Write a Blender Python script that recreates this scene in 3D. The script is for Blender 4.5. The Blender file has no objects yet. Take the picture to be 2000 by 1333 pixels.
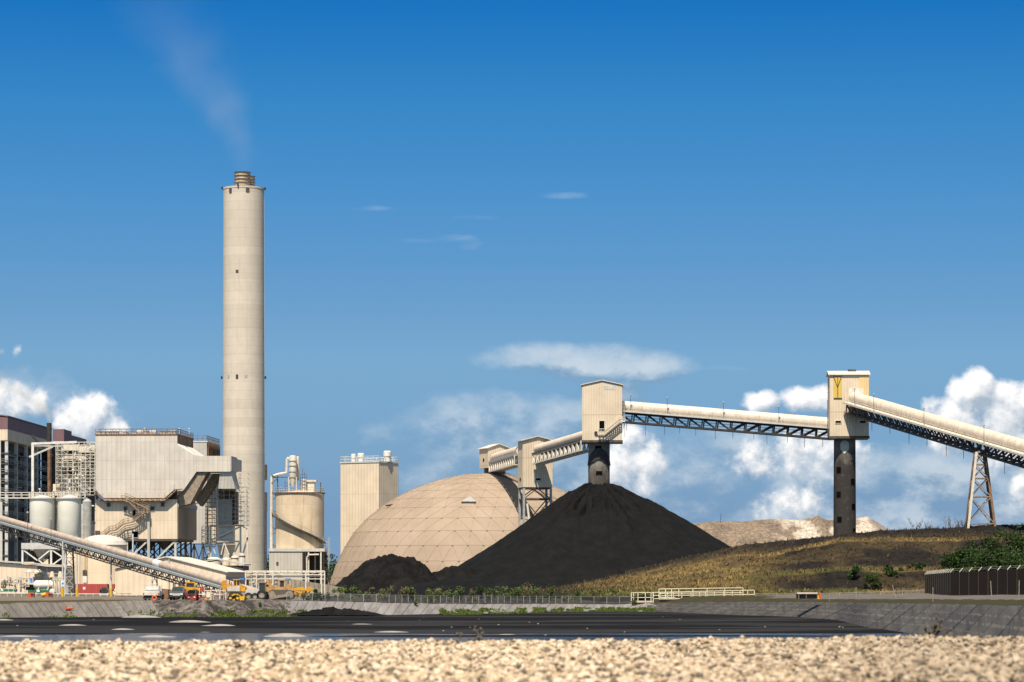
import bpy, bmesh, math, random
import numpy as np
from mathutils import Vector, Matrix, noise
random.seed(7)
rad = math.radians
S = bpy.context.scene
COL = S.collection
F = 5556.0        # focal length in photo pixels (2000 wide)
HZ = 1130.0       # horizon row
CZ = 3.0          # camera height

# ---------------------------------------------------------------- camera
cd = bpy.data.cameras.new("camera"); cam = bpy.data.objects.new("camera", cd); COL.objects.link(cam)
cd.sensor_width = 36.0; cd.lens = 36.0 * F / 2000.0
cd.shift_y = (HZ - 666.5) / 2000.0
cd.clip_start = 0.5; cd.clip_end = 60000
cam.location = (0, 0, CZ); cam.rotation_euler = (rad(90), 0, 0)
cd.dof.use_dof = True; cd.dof.focus_distance = 450.0; cd.dof.aperture_fstop = 2.8
S.camera = cam

# ---------------------------------------------------------------- sun and exposure
SUN_EL, SUN_AZ = rad(60), rad(13)      # azimuth: to the left of straight behind the camera
sv = Vector((-math.sin(SUN_AZ)*math.cos(SUN_EL), -math.cos(SUN_AZ)*math.cos(SUN_EL), math.sin(SUN_EL)))
sl = bpy.data.lights.new("sun", 'SUN'); sl.energy = 5.0; sl.angle = rad(0.5); sl.color = (1.0, 0.90, 0.76)
so = bpy.data.objects.new("sun", sl); COL.objects.link(so)
so.rotation_euler = sv.to_track_quat('Z', 'Y').to_euler()
S.view_settings.view_transform = 'Standard'; S.view_settings.look = 'None'
S.view_settings.exposure = 0.6; S.view_settings.gamma = 1.0; S.view_settings.use_curve_mapping = False
try:
    S.cycles.use_denoising = True
    S.cycles.volume_step_rate = 4.0
    S.cycles.max_bounces = 6; S.cycles.volume_bounces = 1
except Exception: pass

# ---------------------------------------------------------------- sky
W = bpy.data.worlds.new("World"); S.world = W; W.use_nodes = True
nt = W.node_tree; nt.nodes.clear()
def N(t, ty, **kw):
    n = t.nodes.new(ty)
    for k, v in kw.items(): setattr(n, k, v)
    return n
def mth(t, op, a, b=None, c=None, clamp=False):
    n = t.nodes.new('ShaderNodeMath'); n.operation = op; n.use_clamp = clamp
    for i, x in enumerate((a, b, c)):
        if x is None: continue
        if isinstance(x, (int, float)): n.inputs[i].default_value = x
        else: t.links.new(x, n.inputs[i])
    return n.outputs[0]
def mixc(t, f, a, b, blend='MIX'):
    n = t.nodes.new('ShaderNodeMix'); n.data_type = 'RGBA'; n.blend_type = blend; n.clamp_factor = True
    for i, x in ((0, f), (6, a), (7, b)):
        if isinstance(x, (int, float)): n.inputs[i].default_value = x
        elif isinstance(x, tuple): n.inputs[i].default_value = x if len(x) == 4 else (*x, 1)
        else: t.links.new(x, n.inputs[i])
    return n.outputs[2]
def mapr(t, v, a, b, c=0.0, d=1.0, smooth=True):
    n = t.nodes.new('ShaderNodeMapRange'); n.interpolation_type = 'SMOOTHSTEP' if smooth else 'LINEAR'
    n.inputs[1].default_value = a; n.inputs[2].default_value = b; n.inputs[3].default_value = c; n.inputs[4].default_value = d
    t.links.new(v, n.inputs[0]); return n.outputs[0]

SKY_STR = 0.11
def density_group(name, blobs, nscale, amp, detail, seed, flat=1.0):
    g = bpy.data.node_groups.new(name, 'ShaderNodeTree')
    g.interface.new_socket("Vector", in_out='INPUT', socket_type='NodeSocketVector')
    g.interface.new_socket("Density", in_out='OUTPUT', socket_type='NodeSocketFloat')
    gi = N(g, 'NodeGroupInput'); go = N(g, 'NodeGroupOutput')
    sp = N(g, 'ShaderNodeSeparateXYZ'); g.links.new(gi.outputs[0], sp.inputs[0])
    acc = None
    for (x, y, rx, ry, s) in blobs:
        a = mth(g, 'MULTIPLY_ADD', sp.outputs[0], 1.0/rx, -x/rx)
        b = mth(g, 'MULTIPLY_ADD', sp.outputs[1], 1.0/ry, -y/ry)
        r = mth(g, 'ADD', mth(g, 'MULTIPLY', a, a), mth(g, 'MULTIPLY', b, b))
        d = mth(g, 'MULTIPLY_ADD', r, -s, s)
        acc = d if acc is None else mth(g, 'SMOOTH_MAX', acc, d, 0.25)
    nz = N(g, 'ShaderNodeTexNoise', noise_dimensions='3D')
    nz.inputs['Scale'].default_value = 1.0; nz.inputs['Detail'].default_value = detail
    nz.inputs['Roughness'].default_value = 0.62
    vm = N(g, 'ShaderNodeVectorMath', operation='MULTIPLY'); vm.inputs[1].default_value = (nscale, nscale*flat, 0)
    va = N(g, 'ShaderNodeVectorMath', operation='ADD'); va.inputs[1].default_value = (seed, seed*2.3, seed)
    g.links.new(gi.outputs[0], vm.inputs[0]); g.links.new(vm.outputs[0], va.inputs[0]); g.links.new(va.outputs[0], nz.inputs['Vector'])
    acc = mth(g, 'MAXIMUM', acc, -1.5)
    o = mth(g, 'ADD', acc, mth(g, 'MULTIPLY_ADD', nz.outputs[0], amp, -amp*0.5))
    g.links.new(o, go.inputs[0]); return g

tc = N(nt, 'ShaderNodeTexCoord')
sx = N(nt, 'ShaderNodeSeparateXYZ'); nt.links.new(tc.outputs['Generated'], sx.inputs[0])
ysafe = mth(nt, 'MAXIMUM', sx.outputs[1], 0.05)
# direction as tangent-plane units (degrees-like grid fixed to the sky)
U = mth(nt, 'MULTIPLY_ADD', mth(nt, 'DIVIDE', sx.outputs[0], ysafe), F/100, 10.0)
V = mth(nt, 'MULTIPLY_ADD', mth(nt, 'DIVIDE', sx.outputs[2], ysafe), -F/100, HZ/100)
uv = N(nt, 'ShaderNodeCombineXYZ'); nt.links.new(U, uv.inputs[0]); nt.links.new(V, uv.inputs[1])
# sky texture looked up on a steeper arc so the blue deepens quickly above the horizon
zz = mth(nt, 'ADD', mth(nt, 'MULTIPLY', sx.outputs[2], 3.2), 0.13)
cv = N(nt, 'ShaderNodeCombineXYZ'); nt.links.new(sx.outputs[0], cv.inputs[0]); nt.links.new(sx.outputs[1], cv.inputs[1]); nt.links.new(zz, cv.inputs[2])
nv = N(nt, 'ShaderNodeVectorMath', operation='NORMALIZE'); nt.links.new(cv.outputs[0], nv.inputs[0])
sky = N(nt, 'ShaderNodeTexSky', sky_type='NISHITA'); sky.sun_disc = False
sky.sun_elevation = SUN_EL; sky.sun_rotation = math.pi + SUN_AZ
sky.air_density = 1.0; sky.dust_density = 0.6; sky.ozone_density = 2.5; sky.altitude = 0
nt.links.new(nv.outputs[0], sky.inputs[0])
skyc = mixc(nt, 1.0, sky.outputs[0], (0.62, 0.93, 1.0), 'MULTIPLY')
vv = N(nt, 'ShaderNodeMapRange'); nt.links.new(V, vv.inputs[0])
vv.inputs[1].default_value = 11.5; vv.inputs[2].default_value = 0.0; vv.inputs[3].default_value = 1.12; vv.inputs[4].default_value = 0.72
hz_ = mth(nt, 'SQRT', mth(nt, 'SUBTRACT', 1.0001, mth(nt, 'MULTIPLY', sx.outputs[2], sx.outputs[2])))
VE = mth(nt, 'MULTIPLY_ADD', mth(nt, 'DIVIDE', sx.outputs[2], hz_), -F/100, HZ/100)
rp = N(nt, 'ShaderNodeValToRGB'); nt.links.new(mth(nt, 'DIVIDE', VE, 12.0, clamp=True), rp.inputs[0])
SKYT = [(0.1, (0.179, 1.078, 1.59)), (2, (0.512, 1.261, 1.495)), (4, (0.895, 1.265, 1.324)), (6, (1.254, 1.178, 1.074)), (7, (1.396, 1.148, 0.972)), (9, (0.984, 0.752, 0.666)), (10, (0.726, 0.547, 0.53)), (11.3, (0.544, 0.408, 0.438))]
while len(rp.color_ramp.elements) < len(SKYT): rp.color_ramp.elements.new(.5)
for e, (p_, c_) in zip(rp.color_ramp.elements, SKYT): e.position = p_/12.0
for e, (p_, c_) in zip(rp.color_ramp.elements, SKYT): e.color = (*c_, 1)
skyc = mixc(nt, 1.0, skyc, mixc(nt, mapr(nt, sx.outputs[2], .24, .5), rp.outputs[0], (1.75, 1.05, .72)), 'MULTIPLY')
sc_ = N(nt, 'ShaderNodeVectorMath', operation='SCALE'); nt.links.new(skyc, sc_.inputs[0]); nt.links.new(vv.outputs[0], sc_.inputs['Scale'])
cur = sc_.outputs[0]
def P100(L): return [(a/100, b/100, c/100, d/100, s) for a, b, c, d, s in L]
cum = P100([(175,815,66,56,1),(128,825,44,46,1),(218,838,36,36,1),(20,782,70,44,.8),(72,790,28,34,.9),(34,690,13,16,.35),(5,690,9,10,.3),
  (1490,785,48,26,1),(1560,782,50,30,1),(1610,780,60,32,1),(1905,770,54,56,1.25),(1868,835,72,62,1.25),(1960,805,64,76,1.25),(2030,790,80,64,1),(1990,880,120,60,.9),(1820,797,26,22,.6),
  (1215,905,58,56,.8),(1262,915,42,62,.85),(1230,860,36,36,.65),(1995,955,30,44,.9),(1480,890,66,52,.62),(1580,880,90,62,.75),(1545,985,90,36,.5),(1640,900,70,60,.6)])
soft = P100([(1030,705,90,26,.9),(1160,716,150,34,1),(1262,718,84,28,.9),(1190,768,60,36,.8),(1090,692,120,20,.8),(890,815,100,44,.8),(1010,800,130,38,.7),(1090,830,110,50,.7),(1000,850,200,50,.55),
  (1080,905,90,50,.6),(1400,920,150,60,.7),(1470,890,120,70,.6),(1560,930,110,80,.9),(1600,1000,200,60,.7),(1700,950,90,60,.6),(1850,940,170,66,1.0),(1760,1010,200,60,.8),(1960,1000,160,80,.9),(1320,990,200,36,.45),(30,800,110,60,.7),(150,830,120,50,.5),(1150,950,300,60,.45)])
wisp = P100([(895,468,60,10,.8),(920,476,34,14,.7),(1100,382,56,8,.9),(930,425,60,7,.45),(720,408,60,6,.6),(1400,720,90,7,.4),(850,470,80,6,.4)])
def layer(cur, blobs, nscale, amp, detail, seed, e0, e1, opacity, lit, shade, dv, k, flat=1.0, base=0.55):
    g = density_group("cloud", blobs, nscale, amp, detail, seed, flat)
    a = N(nt, 'ShaderNodeGroup'); a.node_tree = g; nt.links.new(uv.outputs[0], a.inputs[0])
    of = N(nt, 'ShaderNodeVectorMath', operation='ADD'); of.inputs[1].default_value = dv; nt.links.new(uv.outputs[0], of.inputs[0])
    b = N(nt, 'ShaderNodeGroup'); b.node_tree = g; nt.links.new(of.outputs[0], b.inputs[0])
    al = mth(nt, 'MULTIPLY', mapr(nt, a.outputs[0], e0, e1), opacity)
    al = mth(nt, 'MULTIPLY', al, mth(nt, 'GREATER_THAN', sx.outputs[1], 0.06))
    diff = mth(nt, 'SUBTRACT', a.outputs[0], b.outputs[0])
    br = mth(nt, 'MULTIPLY_ADD', diff, k, base, clamp=True)
    c = mixc(nt, br, tuple(x/SKY_STR for x in shade), tuple(x/SKY_STR for x in lit))
    return mixc(nt, al, cur, c)
cur = layer(cur, wisp, 1.2, 2.6, 5, 3.1, 0.0, 1.6, 0.22, (.46,.52,.60), (.42,.48,.56), (-.1,-.1,0), 1, 3.0)
cur = layer(cur, soft, 0.7, 3.8, 9, 11.3, -0.6, 1.9, 0.85, (.44,.49,.53), (.15,.23,.32), (-.25,-.35,0), 1.1, 1.5)
cur = layer(cur, cum, 1.5, 2.6, 10, 5.7, -0.05, .80, 0.93, (.74,.72,.70), (.27,.33,.40), (-.12,-.2,0), 1.0, 1.0, 0.5)
bg = N(nt, 'ShaderNodeBackground'); bg.inputs[1].default_value = SKY_STR
ow = N(nt, 'ShaderNodeOutputWorld'); nt.links.new(cur, bg.inputs[0]); nt.links.new(bg.outputs[0], ow.inputs[0])
W.cycles.sampling_method = 'MANUAL'; W.cycles.sample_map_resolution = 512

# ---------------------------------------------------------------- helpers
def X(px, Y): return (px - 1000.0) / F * Y
def Zp(py, Y): return CZ + (HZ - py) / F * Y
def P(px, py, Y): return Vector((X(px, Y), Y, Zp(py, Y)))
def m_px(Y): return Y / F

class MB:
    def __init__(s): s.v = []; s.f = []; s.mi = []; s.cur = 0
    def add(s, vs, fs):
        o = len(s.v); s.mi += [s.cur]*len(fs); s.v += [tuple(v) for v in vs]; s.f += [tuple(i+o for i in f) for f in fs]; return s
    def box(s, x0, x1, y0, y1, z0, z1):
        return s.add([(x0,y0,z0),(x1,y0,z0),(x1,y1,z0),(x0,y1,z0),(x0,y0,z1),(x1,y0,z1),(x1,y1,z1),(x0,y1,z1)],
              [(0,3,2,1),(4,5,6,7),(0,1,5,4),(1,2,6,5),(2,3,7,6),(3,0,4,7)])
    def hexa(s, b, t):   # bottom quad, top quad (counter-clockwise seen from above)
        return s.add(list(b)+list(t), [(0,3,2,1),(4,5,6,7),(0,1,5,4),(1,2,6,5),(2,3,7,6),(3,0,4,7)])
    def prism(s, prof, y0, y1, axis='y'):
        n = len(prof)
        if axis == 'y': vs = [(x,y0,z) for x,z in prof]+[(x,y1,z) for x,z in prof]
        elif axis == 'x': vs = [(y0,x,z) for x,z in prof]+[(y1,x,z) for x,z in prof]
        else: vs = [(x,z,y0) for x,z in prof]+[(x,z,y1) for x,z in prof]
        fs = [tuple(range(n)), tuple(range(2*n-1,n-1,-1))]+[(i,i+n,(i+1)%n+n,(i+1)%n) for i in range(n)]
        return s.add(vs, fs)
    def tube(s, p, q, r, n=6, r2=None, cap=True):
        p = Vector(p); q = Vector(q); d = q-p
        if d.length < 1e-6: return s
        d.normalize(); a = d.orthogonal().normalized(); b = d.cross(a); r2 = r if r2 is None else r2
        vs = [p+(a*math.cos(2*math.pi*i/n)+b*math.sin(2*math.pi*i/n))*r for i in range(n)]+[q+(a*math.cos(2*math.pi*i/n)+b*math.sin(2*math.pi*i/n))*r2 for i in range(n)]
        fs = [(i,(i+1)%n,(i+1)%n+n,i+n) for i in range(n)]
        if cap: fs += [tuple(range(n-1,-1,-1)), tuple(range(n,2*n))]
        return s.add(vs, fs)
    def bar(s, p, q, w, h=None, up=(0,0,1)):
        p = Vector(p); q = Vector(q); d = (q-p)
        if d.length < 1e-6: return s
        d.normalize(); u = Vector(up)
        if abs(d.dot(u)) > .98: u = Vector((0,1,0))
        a = d.cross(u).normalized(); b = a.cross(d); h = w if h is None else h
        c = [(-1,-1),(1,-1),(1,1),(-1,1)]
        vs = [p+a*(w/2*i)+b*(h/2*j) for i,j in c]+[q+a*(w/2*i)+b*(h/2*j) for i,j in c]
        return s.add(vs, [(0,3,2,1),(4,5,6,7),(0,1,5,4),(1,2,6,5),(2,3,7,6),(3,0,4,7)])
    def path(s, pts, w, sq=True):
        for a, b in zip(pts, pts[1:]): s.bar(a, b, w) if sq else s.tube(a, b, w)
        return s
    def lathe(s, prof, c=(0,0,0), n=32, capb=False, capt=False, a0=0, a1=2*math.pi):
        full = abs(a1-a0-2*math.pi) < 1e-6; m = n if full else n+1
        vs = [(c[0]+r*math.cos(a0+(a1-a0)*i/n), c[1]+r*math.sin(a0+(a1-a0)*i/n), c[2]+z) for r, z in prof for i in range(m)]
        fs = [(k*m+i, k*m+(i+1)%m, (k+1)*m+(i+1)%m, (k+1)*m+i) for k in range(len(prof)-1) for i in range(n)]
        if capb: fs.append(tuple(range(m-1,-1,-1)))
        if capt: fs.append(tuple(range((len(prof)-1)*m, len(prof)*m)))
        return s.add(vs, fs)
    def build(s, name, mat, parent=None, world=False, smooth=False, angle=None):
        me = bpy.data.meshes.new(name)
        vs = s.v
        if world and parent is not None:
            L = parent.location; vs = [(v[0]-L[0], v[1]-L[1], v[2]-L[2]) for v in vs]
        me.from_pydata(vs, [], s.f)
        for m_ in (mat if isinstance(mat, (list, tuple)) else [mat]): me.materials.append(m_)
        if isinstance(mat, (list, tuple)): me.polygons.foreach_set('material_index', s.mi)
        bm = bmesh.new(); bm.from_mesh(me); bmesh.ops.recalc_face_normals(bm, faces=bm.faces); bm.to_mesh(me); bm.free()
        if smooth or angle:
            me.polygons.foreach_set('use_smooth', [True]*len(me.polygons))
            me.set_sharp_from_angle(angle=angle or rad(40))
        me.update()
        o = bpy.data.objects.new(name, me); COL.objects.link(o)
        if parent is not None: o.parent = parent
        return o
def tag(o, label=None, cat=None, group=None, kind=None):
    if label: o['label'] = label
    if cat: o['category'] = cat
    if group: o['group'] = group
    if kind: o['kind'] = kind
    return o
def thing(name, label, cat, loc=(0,0,0), rz=0, group=None):
    o = bpy.data.objects.new(name, None); COL.objects.link(o); o.location = loc; o.rotation_euler = (0,0,rz)
    o.empty_display_size = 0.5
    return tag(o, label, cat, group)
def dup(o, parent=None):
    c = o.copy(); COL.objects.link(c)
    if parent is not None: c.parent = parent
    for ch in [x for x in COL.objects if x.parent == o]: dup(ch, c)
    return c
def npmesh(name, verts, faces, mat, smooth=True, cols=None):
    """verts (n,3), faces (m,k) numpy"""
    me = bpy.data.meshes.new(name); k = faces.shape[1]
    me.vertices.add(len(verts)); me.vertices.foreach_set('co', verts.astype(np.float32).ravel())
    me.loops.add(faces.size); me.loops.foreach_set('vertex_index', faces.astype(np.int32).ravel())
    me.polygons.add(len(faces)); me.polygons.foreach_set('loop_start', np.arange(0, faces.size, k, dtype=np.int32))
    me.polygons.foreach_set('loop_total', np.full(len(faces), k, dtype=np.int32))
    me.polygons.foreach_set('use_smooth', np.full(len(faces), smooth, dtype=bool))
    me.update(calc_edges=True); me.materials.append(mat)
    if cols is not None:
        a = me.color_attributes.new('tint', 'FLOAT_COLOR', 'POINT')
        c4 = np.ones((len(verts), 4), np.float32); c4[:, :3] = cols; a.data.foreach_set('color', c4.ravel())
    o = bpy.data.objects.new(name, me); COL.objects.link(o); return o
def grid_faces(nr, nc):
    i = np.arange(nr-1)[:, None]*nc + np.arange(nc-1)[None, :]
    return np.stack([i, i+1, i+nc+1, i+nc], -1).reshape(-1, 4)
def fbm(x, y, scale, octv=4, seed=0.0):
    out = np.zeros(x.shape); f = x.ravel(); g = y.ravel(); o = out.ravel()
    for i in range(len(f)):
        o[i] = noise.fractal(Vector((f[i]/scale, g[i]/scale, seed)), 1.0, 2.0, octv)
    return o.reshape(x.shape)

# ---------------------------------------------------------------- materials
def newmat(name):
    m = bpy.data.materials.new(name); m.use_nodes = True; t = m.node_tree
    return m, t, t.nodes['Principled BSDF']
def noise_tex(t, coord, scale, detail=4, rough=.55, vscale=None):
    n = N(t, 'ShaderNodeTexNoise'); n.inputs['Scale'].default_value = scale; n.inputs['Detail'].default_value = detail; n.inputs['Roughness'].default_value = rough
    if vscale:
        mp = N(t, 'ShaderNodeVectorMath', operation='MULTIPLY'); mp.inputs[1].default_value = vscale
        t.links.new(coord, mp.inputs[0]); coord = mp.outputs[0]
    t.links.new(coord, n.inputs['Vector']); return n.outputs[0]
def bump(t, b, h, strength, dist):
    n = N(t, 'ShaderNodeBump'); n.inputs['Strength'].default_value = strength; n.inputs['Distance'].default_value = dist
    t.links.new(h, n.inputs['Height']); t.links.new(n.outputs[0], b.inputs['Normal']); return n
def mat(name, col, rough=.7, var=.12, scale=1.5, metal=0.0, bumpd=0.0, bscale=20, dirt=None, dirt_amt=.3, spec=.3):
    m, t, b = newmat(name); tcn = N(t, 'ShaderNodeTexCoord'); co = tcn.outputs['Object']
    n = noise_tex(t, co, scale, 5)
    c0 = tuple(max(0, c*(1-var)) for c in col); c1 = tuple(min(1, c*(1+var)) for c in col)
    c = mixc(t, mapr(t, n, .3, .7), c0, c1)
    if dirt:
        d = noise_tex(t, co, 1.0, 6, .65, (1.9, 1.9, .12))
        c = mixc(t, mth(t, 'MULTIPLY', mapr(t, d, .5, .78), dirt_amt), c, dirt)
    t.links.new(c, b.inputs['Base Color']); b.inputs['Roughness'].default_value = rough; b.inputs['Metallic'].default_value = metal
    b.inputs['Specular IOR Level'].default_value = spec
    if bumpd: bump(t, b, noise_tex(t, co, bscale, 3), .6, bumpd)
    return m
def clad(name, col, rib=.9, seam=6.0, streak=(.42,.30,.16), amt=.35, ribd=.05, grime=(.35,.33,.3), ga=.25, rough=.6, seamc=.75, zs=.05):
    """ribbed metal sheet: vertical ribs, faint horizontal lap joints, rust runs"""
    m, t, b = newmat(name); tcn = N(t, 'ShaderNodeTexCoord'); co = tcn.outputs['Object']
    sp = N(t, 'ShaderNodeSeparateXYZ'); t.links.new(co, sp.inputs[0])
    h = mth(t, 'ADD', sp.outputs[0], sp.outputs[1])
    w = mth(t, 'SINE', mth(t, 'MULTIPLY', h, 2*math.pi/rib))
    base = mixc(t, mapr(t, noise_tex(t, co, .25, 4), .3, .7), tuple(c*.9 for c in col), tuple(min(1, c*1.06) for c in col))
    pan = N(t, 'ShaderNodeTexWhiteNoise', noise_dimensions='2D'); cc = N(t, 'ShaderNodeCombineXYZ')
    t.links.new(mth(t, 'FLOOR', mth(t, 'DIVIDE', h, rib*3)), cc.inputs[0]); t.links.new(mth(t, 'FLOOR', mth(t, 'DIVIDE', sp.outputs[2], seam)), cc.inputs[1])
    t.links.new(cc.outputs[0], pan.inputs[0])
    base = mixc(t, mth(t, 'MULTIPLY', pan.outputs[0], .16), base, tuple(c*.6 for c in col))
    d = noise_tex(t, co, 1.0, 6, .7, (1.7, 1.7, zs))
    base = mixc(t, mth(t, 'MULTIPLY', mapr(t, d, .52, .75), amt), base, streak)
    g = noise_tex(t, co, .5, 6, .7, (1, 1, .35))
    base = mixc(t, mth(t, 'MULTIPLY', mapr(t, g, .5, .8), ga), base, grime)
    fr = mth(t, 'FRACT', mth(t, 'DIVIDE', sp.outputs[2], seam))
    base = mixc(t, mth(t, 'MULTIPLY', mth(t, 'LESS_THAN', fr, .018), 1-seamc), base, tuple(c*.3 for c in col))
    base = mixc(t, mth(t, 'MULTIPLY', mapr(t, w, .55, 1.0), .22), base, tuple(c*.45 for c in col))
    t.links.new(base, b.inputs['Base Color']); b.inputs['Roughness'].default_value = rough; b.inputs['Specular IOR Level'].default_value = .25
    bump(t, b, w, .5, ribd)
    return m
M = {}
M['cream'] = clad('cream_cladding', (.70,.575,.425), rib=.9, seam=8, amt=.22)
M['cream_low'] = clad('cream_wall_sheet', (.74,.61,.45), rib=1.0, seam=6, amt=.10, ga=.08)
M['tower'] = clad('tower_cladding', (.66,.545,.395), rib=.55, seam=7.3, amt=.22, ga=.12, seamc=.5)
M['grey_clad'] = clad('weathered_grey_cladding', (.58,.53,.46), rib=1.1, seam=4.2, streak=(.50,.36,.22), amt=.6, grime=(.36,.35,.34), ga=.65, seamc=.65)
M['duct'] = clad('duct_sheet', (.50,.47,.42), rib=.8, seam=5, streak=(.30,.22,.15), amt=.3, ga=.3)
M['maroon'] = clad('maroon_cladding', (.20,.115,.125), rib=.7, seam=30, streak=(.3,.2,.2), amt=.3, ga=.15)
M['rust_tank'] = clad('rust_stained_plate', (.66,.54,.38), rib=8.0, seam=2.6, streak=(.32,.15,.055), amt=.95, ribd=.0, grime=(.38,.24,.12), ga=.75, seamc=.7, zs=.04)
M['white_tank'] = clad('white_tank_plate', (.72,.70,.60), rib=30, seam=3.2, streak=(.55,.5,.4), amt=.15, ribd=0, ga=.1, seamc=.85)
M['cream_tank'] = clad('cream_tank_plate', (.74,.60,.42), rib=30, seam=4.0, streak=(.4,.28,.16), amt=.25, ribd=0, ga=.15, seamc=.8)
M['white'] = mat('white_paint', (.66,.63,.57), .6, .12, dirt=(.4,.35,.28))
M['offwhite'] = mat('offwhite_steel', (.60,.55,.46), .6, .12, dirt=(.35,.25,.16), dirt_amt=.5)
M['grey'] = mat('grey_steel', (.34,.34,.32), .5, .15, dirt=(.22,.15,.1))
M['lgrey'] = mat('light_grey_steel', (.50,.49,.45), .5, .12, dirt=(.3,.22,.15))
M['blue_grey'] = mat('galvanised_steel', (.29,.315,.325), .5, .12)
M['dark'] = mat('dark_steel', (.040,.034,.030), .6, .3)
M['dkgrey'] = mat('dark_grey_steel', (.078,.066,.058), .6, .3)
M['black'] = mat('black_opening', (.006,.006,.006), 1.0, .2, spec=0)
M['rust'] = mat('rusty_steel', (.20,.11,.06), .8, .35, dirt=(.07,.05,.04), dirt_amt=.6)
M['beigetube'] = mat('beige_belt_cover', (.62,.52,.41), .55, .12, scale=.8, dirt=(.38,.28,.20), dirt_amt=.5)
M['tantube'] = mat('tan_belt_cover', (.42,.34,.27), .6, .14, scale=.8, dirt=(.20,.16,.13), dirt_amt=.5)
M['yellow'] = mat('machine_yellow', (.56,.27,.02), .6, .25, dirt=(.2,.12,.05))
M['ybright'] = mat('bright_yellow', (.62,.36,.02), .6, .1)
M['red'] = mat('red_paint', (.38,.04,.025), .6, .15)
M['redbox'] = clad('red_container_sheet', (.42,.08,.07), rib=.35, seam=12, streak=(.5,.3,.28), amt=.4, ribd=.05, ga=.25)
M['orange'] = mat('safety_orange', (.52,.095,.03), .6, .15)
M['green'] = mat('dark_green_paint', (.02,.14,.07), .5, .1)
M['blue'] = mat('blue_paint', (.05,.24,.60), .5, .1)
M['rubber'] = mat('tyre_rubber', (.025,.024,.023), .85, .2)
M['track'] = mat('crawler_track', (.10,.085,.07), .8, .35, scale=8)
M['mudmetal'] = mat('muddy_metal', (.26,.21,.16), .8, .3, scale=6)
m, t, b = newmat('tinted_glass'); b.inputs['Base Color'].default_value = (.03,.045,.045,1); b.inputs['Roughness'].default_value = .08; M['glass'] = m
m, t, b = newmat('lamp_glass'); b.inputs['Base Color'].default_value = (.8,.8,.75,1); b.inputs['Roughness'].default_value = .1; M['lamp'] = m

def concrete(name, col, dark=None, band=2.4, top_dark=None):
    m, t, b = newmat(name); tcn = N(t, 'ShaderNodeTexCoord'); co = tcn.outputs['Object']
    sp = N(t, 'ShaderNodeSeparateXYZ'); t.links.new(co, sp.inputs[0])
    zb = mth(t, 'DIVIDE', sp.outputs[2], band)
    wn = N(t, 'ShaderNodeTexWhiteNoise', noise_dimensions='1D'); t.links.new(mth(t, 'FLOOR', zb), wn.inputs['W'])
    wn2 = N(t, 'ShaderNodeTexWhiteNoise', noise_dimensions='1D'); t.links.new(mth(t, 'FLOOR', mth(t, 'MULTIPLY_ADD', zb, .37, 7.3)), wn2.inputs['W'])
    k = mth(t, 'ADD', mth(t, 'MULTIPLY', wn.outputs[0], .5), mth(t, 'MULTIPLY', wn2.outputs[0], .5))
    c = mixc(t, k, tuple(x*.86 for x in col), tuple(min(1, x*1.09) for x in col))
    n = noise_tex(t, co, .6, 8, .7, (1, 1, .5)); c = mixc(t, mth(t, 'MULTIPLY', mapr(t, n, .35, .75), .4), c, tuple(x*.72 for x in col))
    s2 = noise_tex(t, co, 1.0, 6, .7, (1.6, 1.6, .03)); c = mixc(t, mth(t, 'MULTIPLY', mapr(t, s2, .5, .72), .42), c, tuple(x*q for x, q in zip(col, (.74,.68,.6))))
    fr = mth(t, 'FRACT', zb); c = mixc(t, mth(t, 'MULTIPLY', mth(t, 'LESS_THAN', fr, .05), .3), c, tuple(x*.5 for x in col))
    if dark:
        n3 = noise_tex(t, co, .35, 7, .7, (1, 1, .45))
        th = mth(t, 'ADD', mth(t, 'MULTIPLY', mapr(t, sp.outputs[2], top_dark[0], top_dark[1], 0, 1), .9), mth(t, 'MULTIPLY_ADD', n3, 1.6, -.8))
        c = mixc(t, mapr(t, th, .30, .80), dark, c); c = mixc(t, mth(t, 'MULTIPLY', mapr(t, noise_tex(t, co, 1.3, 7, .75, (1, 1, .6)), .52, .72), .5), c, tuple(x*.75 for x in col))
    t.links.new(c, b.inputs['Base Color']); b.inputs['Roughness'].default_value = .9; b.inputs['Specular IOR Level'].default_value = .15
    bump(t, b, noise_tex(t, co, 3, 6, .7), .35, .05)
    return m
M['concrete'] = concrete('stack_concrete', (.585,.515,.425))
M['coalconc'] = concrete('coal_stained_concrete', (.27,.24,.20), (.075,.065,.055), 2.0, (18, 31))
M['coalconc2'] = concrete('sooty_concrete', (.20,.18,.155), (.040,.036,.033), 2.2, (20.0, 33.0))
M['wallconc'] = mat('streaked_wall_concrete', (.30,.26,.20), .9, .3, scale=.6, dirt=(.05,.045,.04), dirt_amt=.9)

def coalmat(name, c0, c1, bs=.35):
    m, t, b = newmat(name); tcn = N(t, 'ShaderNodeTexCoord'); co = tcn.outputs['Object']
    n = noise_tex(t, co, .35, 8, .7); n2 = noise_tex(t, co, 3.0, 6, .75)
    c = mixc(t, mapr(t, n, .35, .7), c0, c1); c = mixc(t, mth(t, 'MULTIPLY', mapr(t, n2, .6, .8), .5), c, tuple(x*2.0 for x in c1))
    t.links.new(c, b.inputs['Base Color']); b.inputs['Roughness'].default_value = .85; b.inputs['Specular IOR Level'].default_value = .15
    bump(t, b, mth(t, 'ADD', noise_tex(t, co, .8, 6, .7), mth(t, 'MULTIPLY', n2, .5)), .9, bs)
    return m
M['coal'] = coalmat('coal', (.0033,.0034,.0037), (.0076,.0077,.0080))
M['coal2'] = coalmat('lumpy_coal', (.0045,.0042,.0042), (.016,.0145,.0135), .9)
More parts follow.
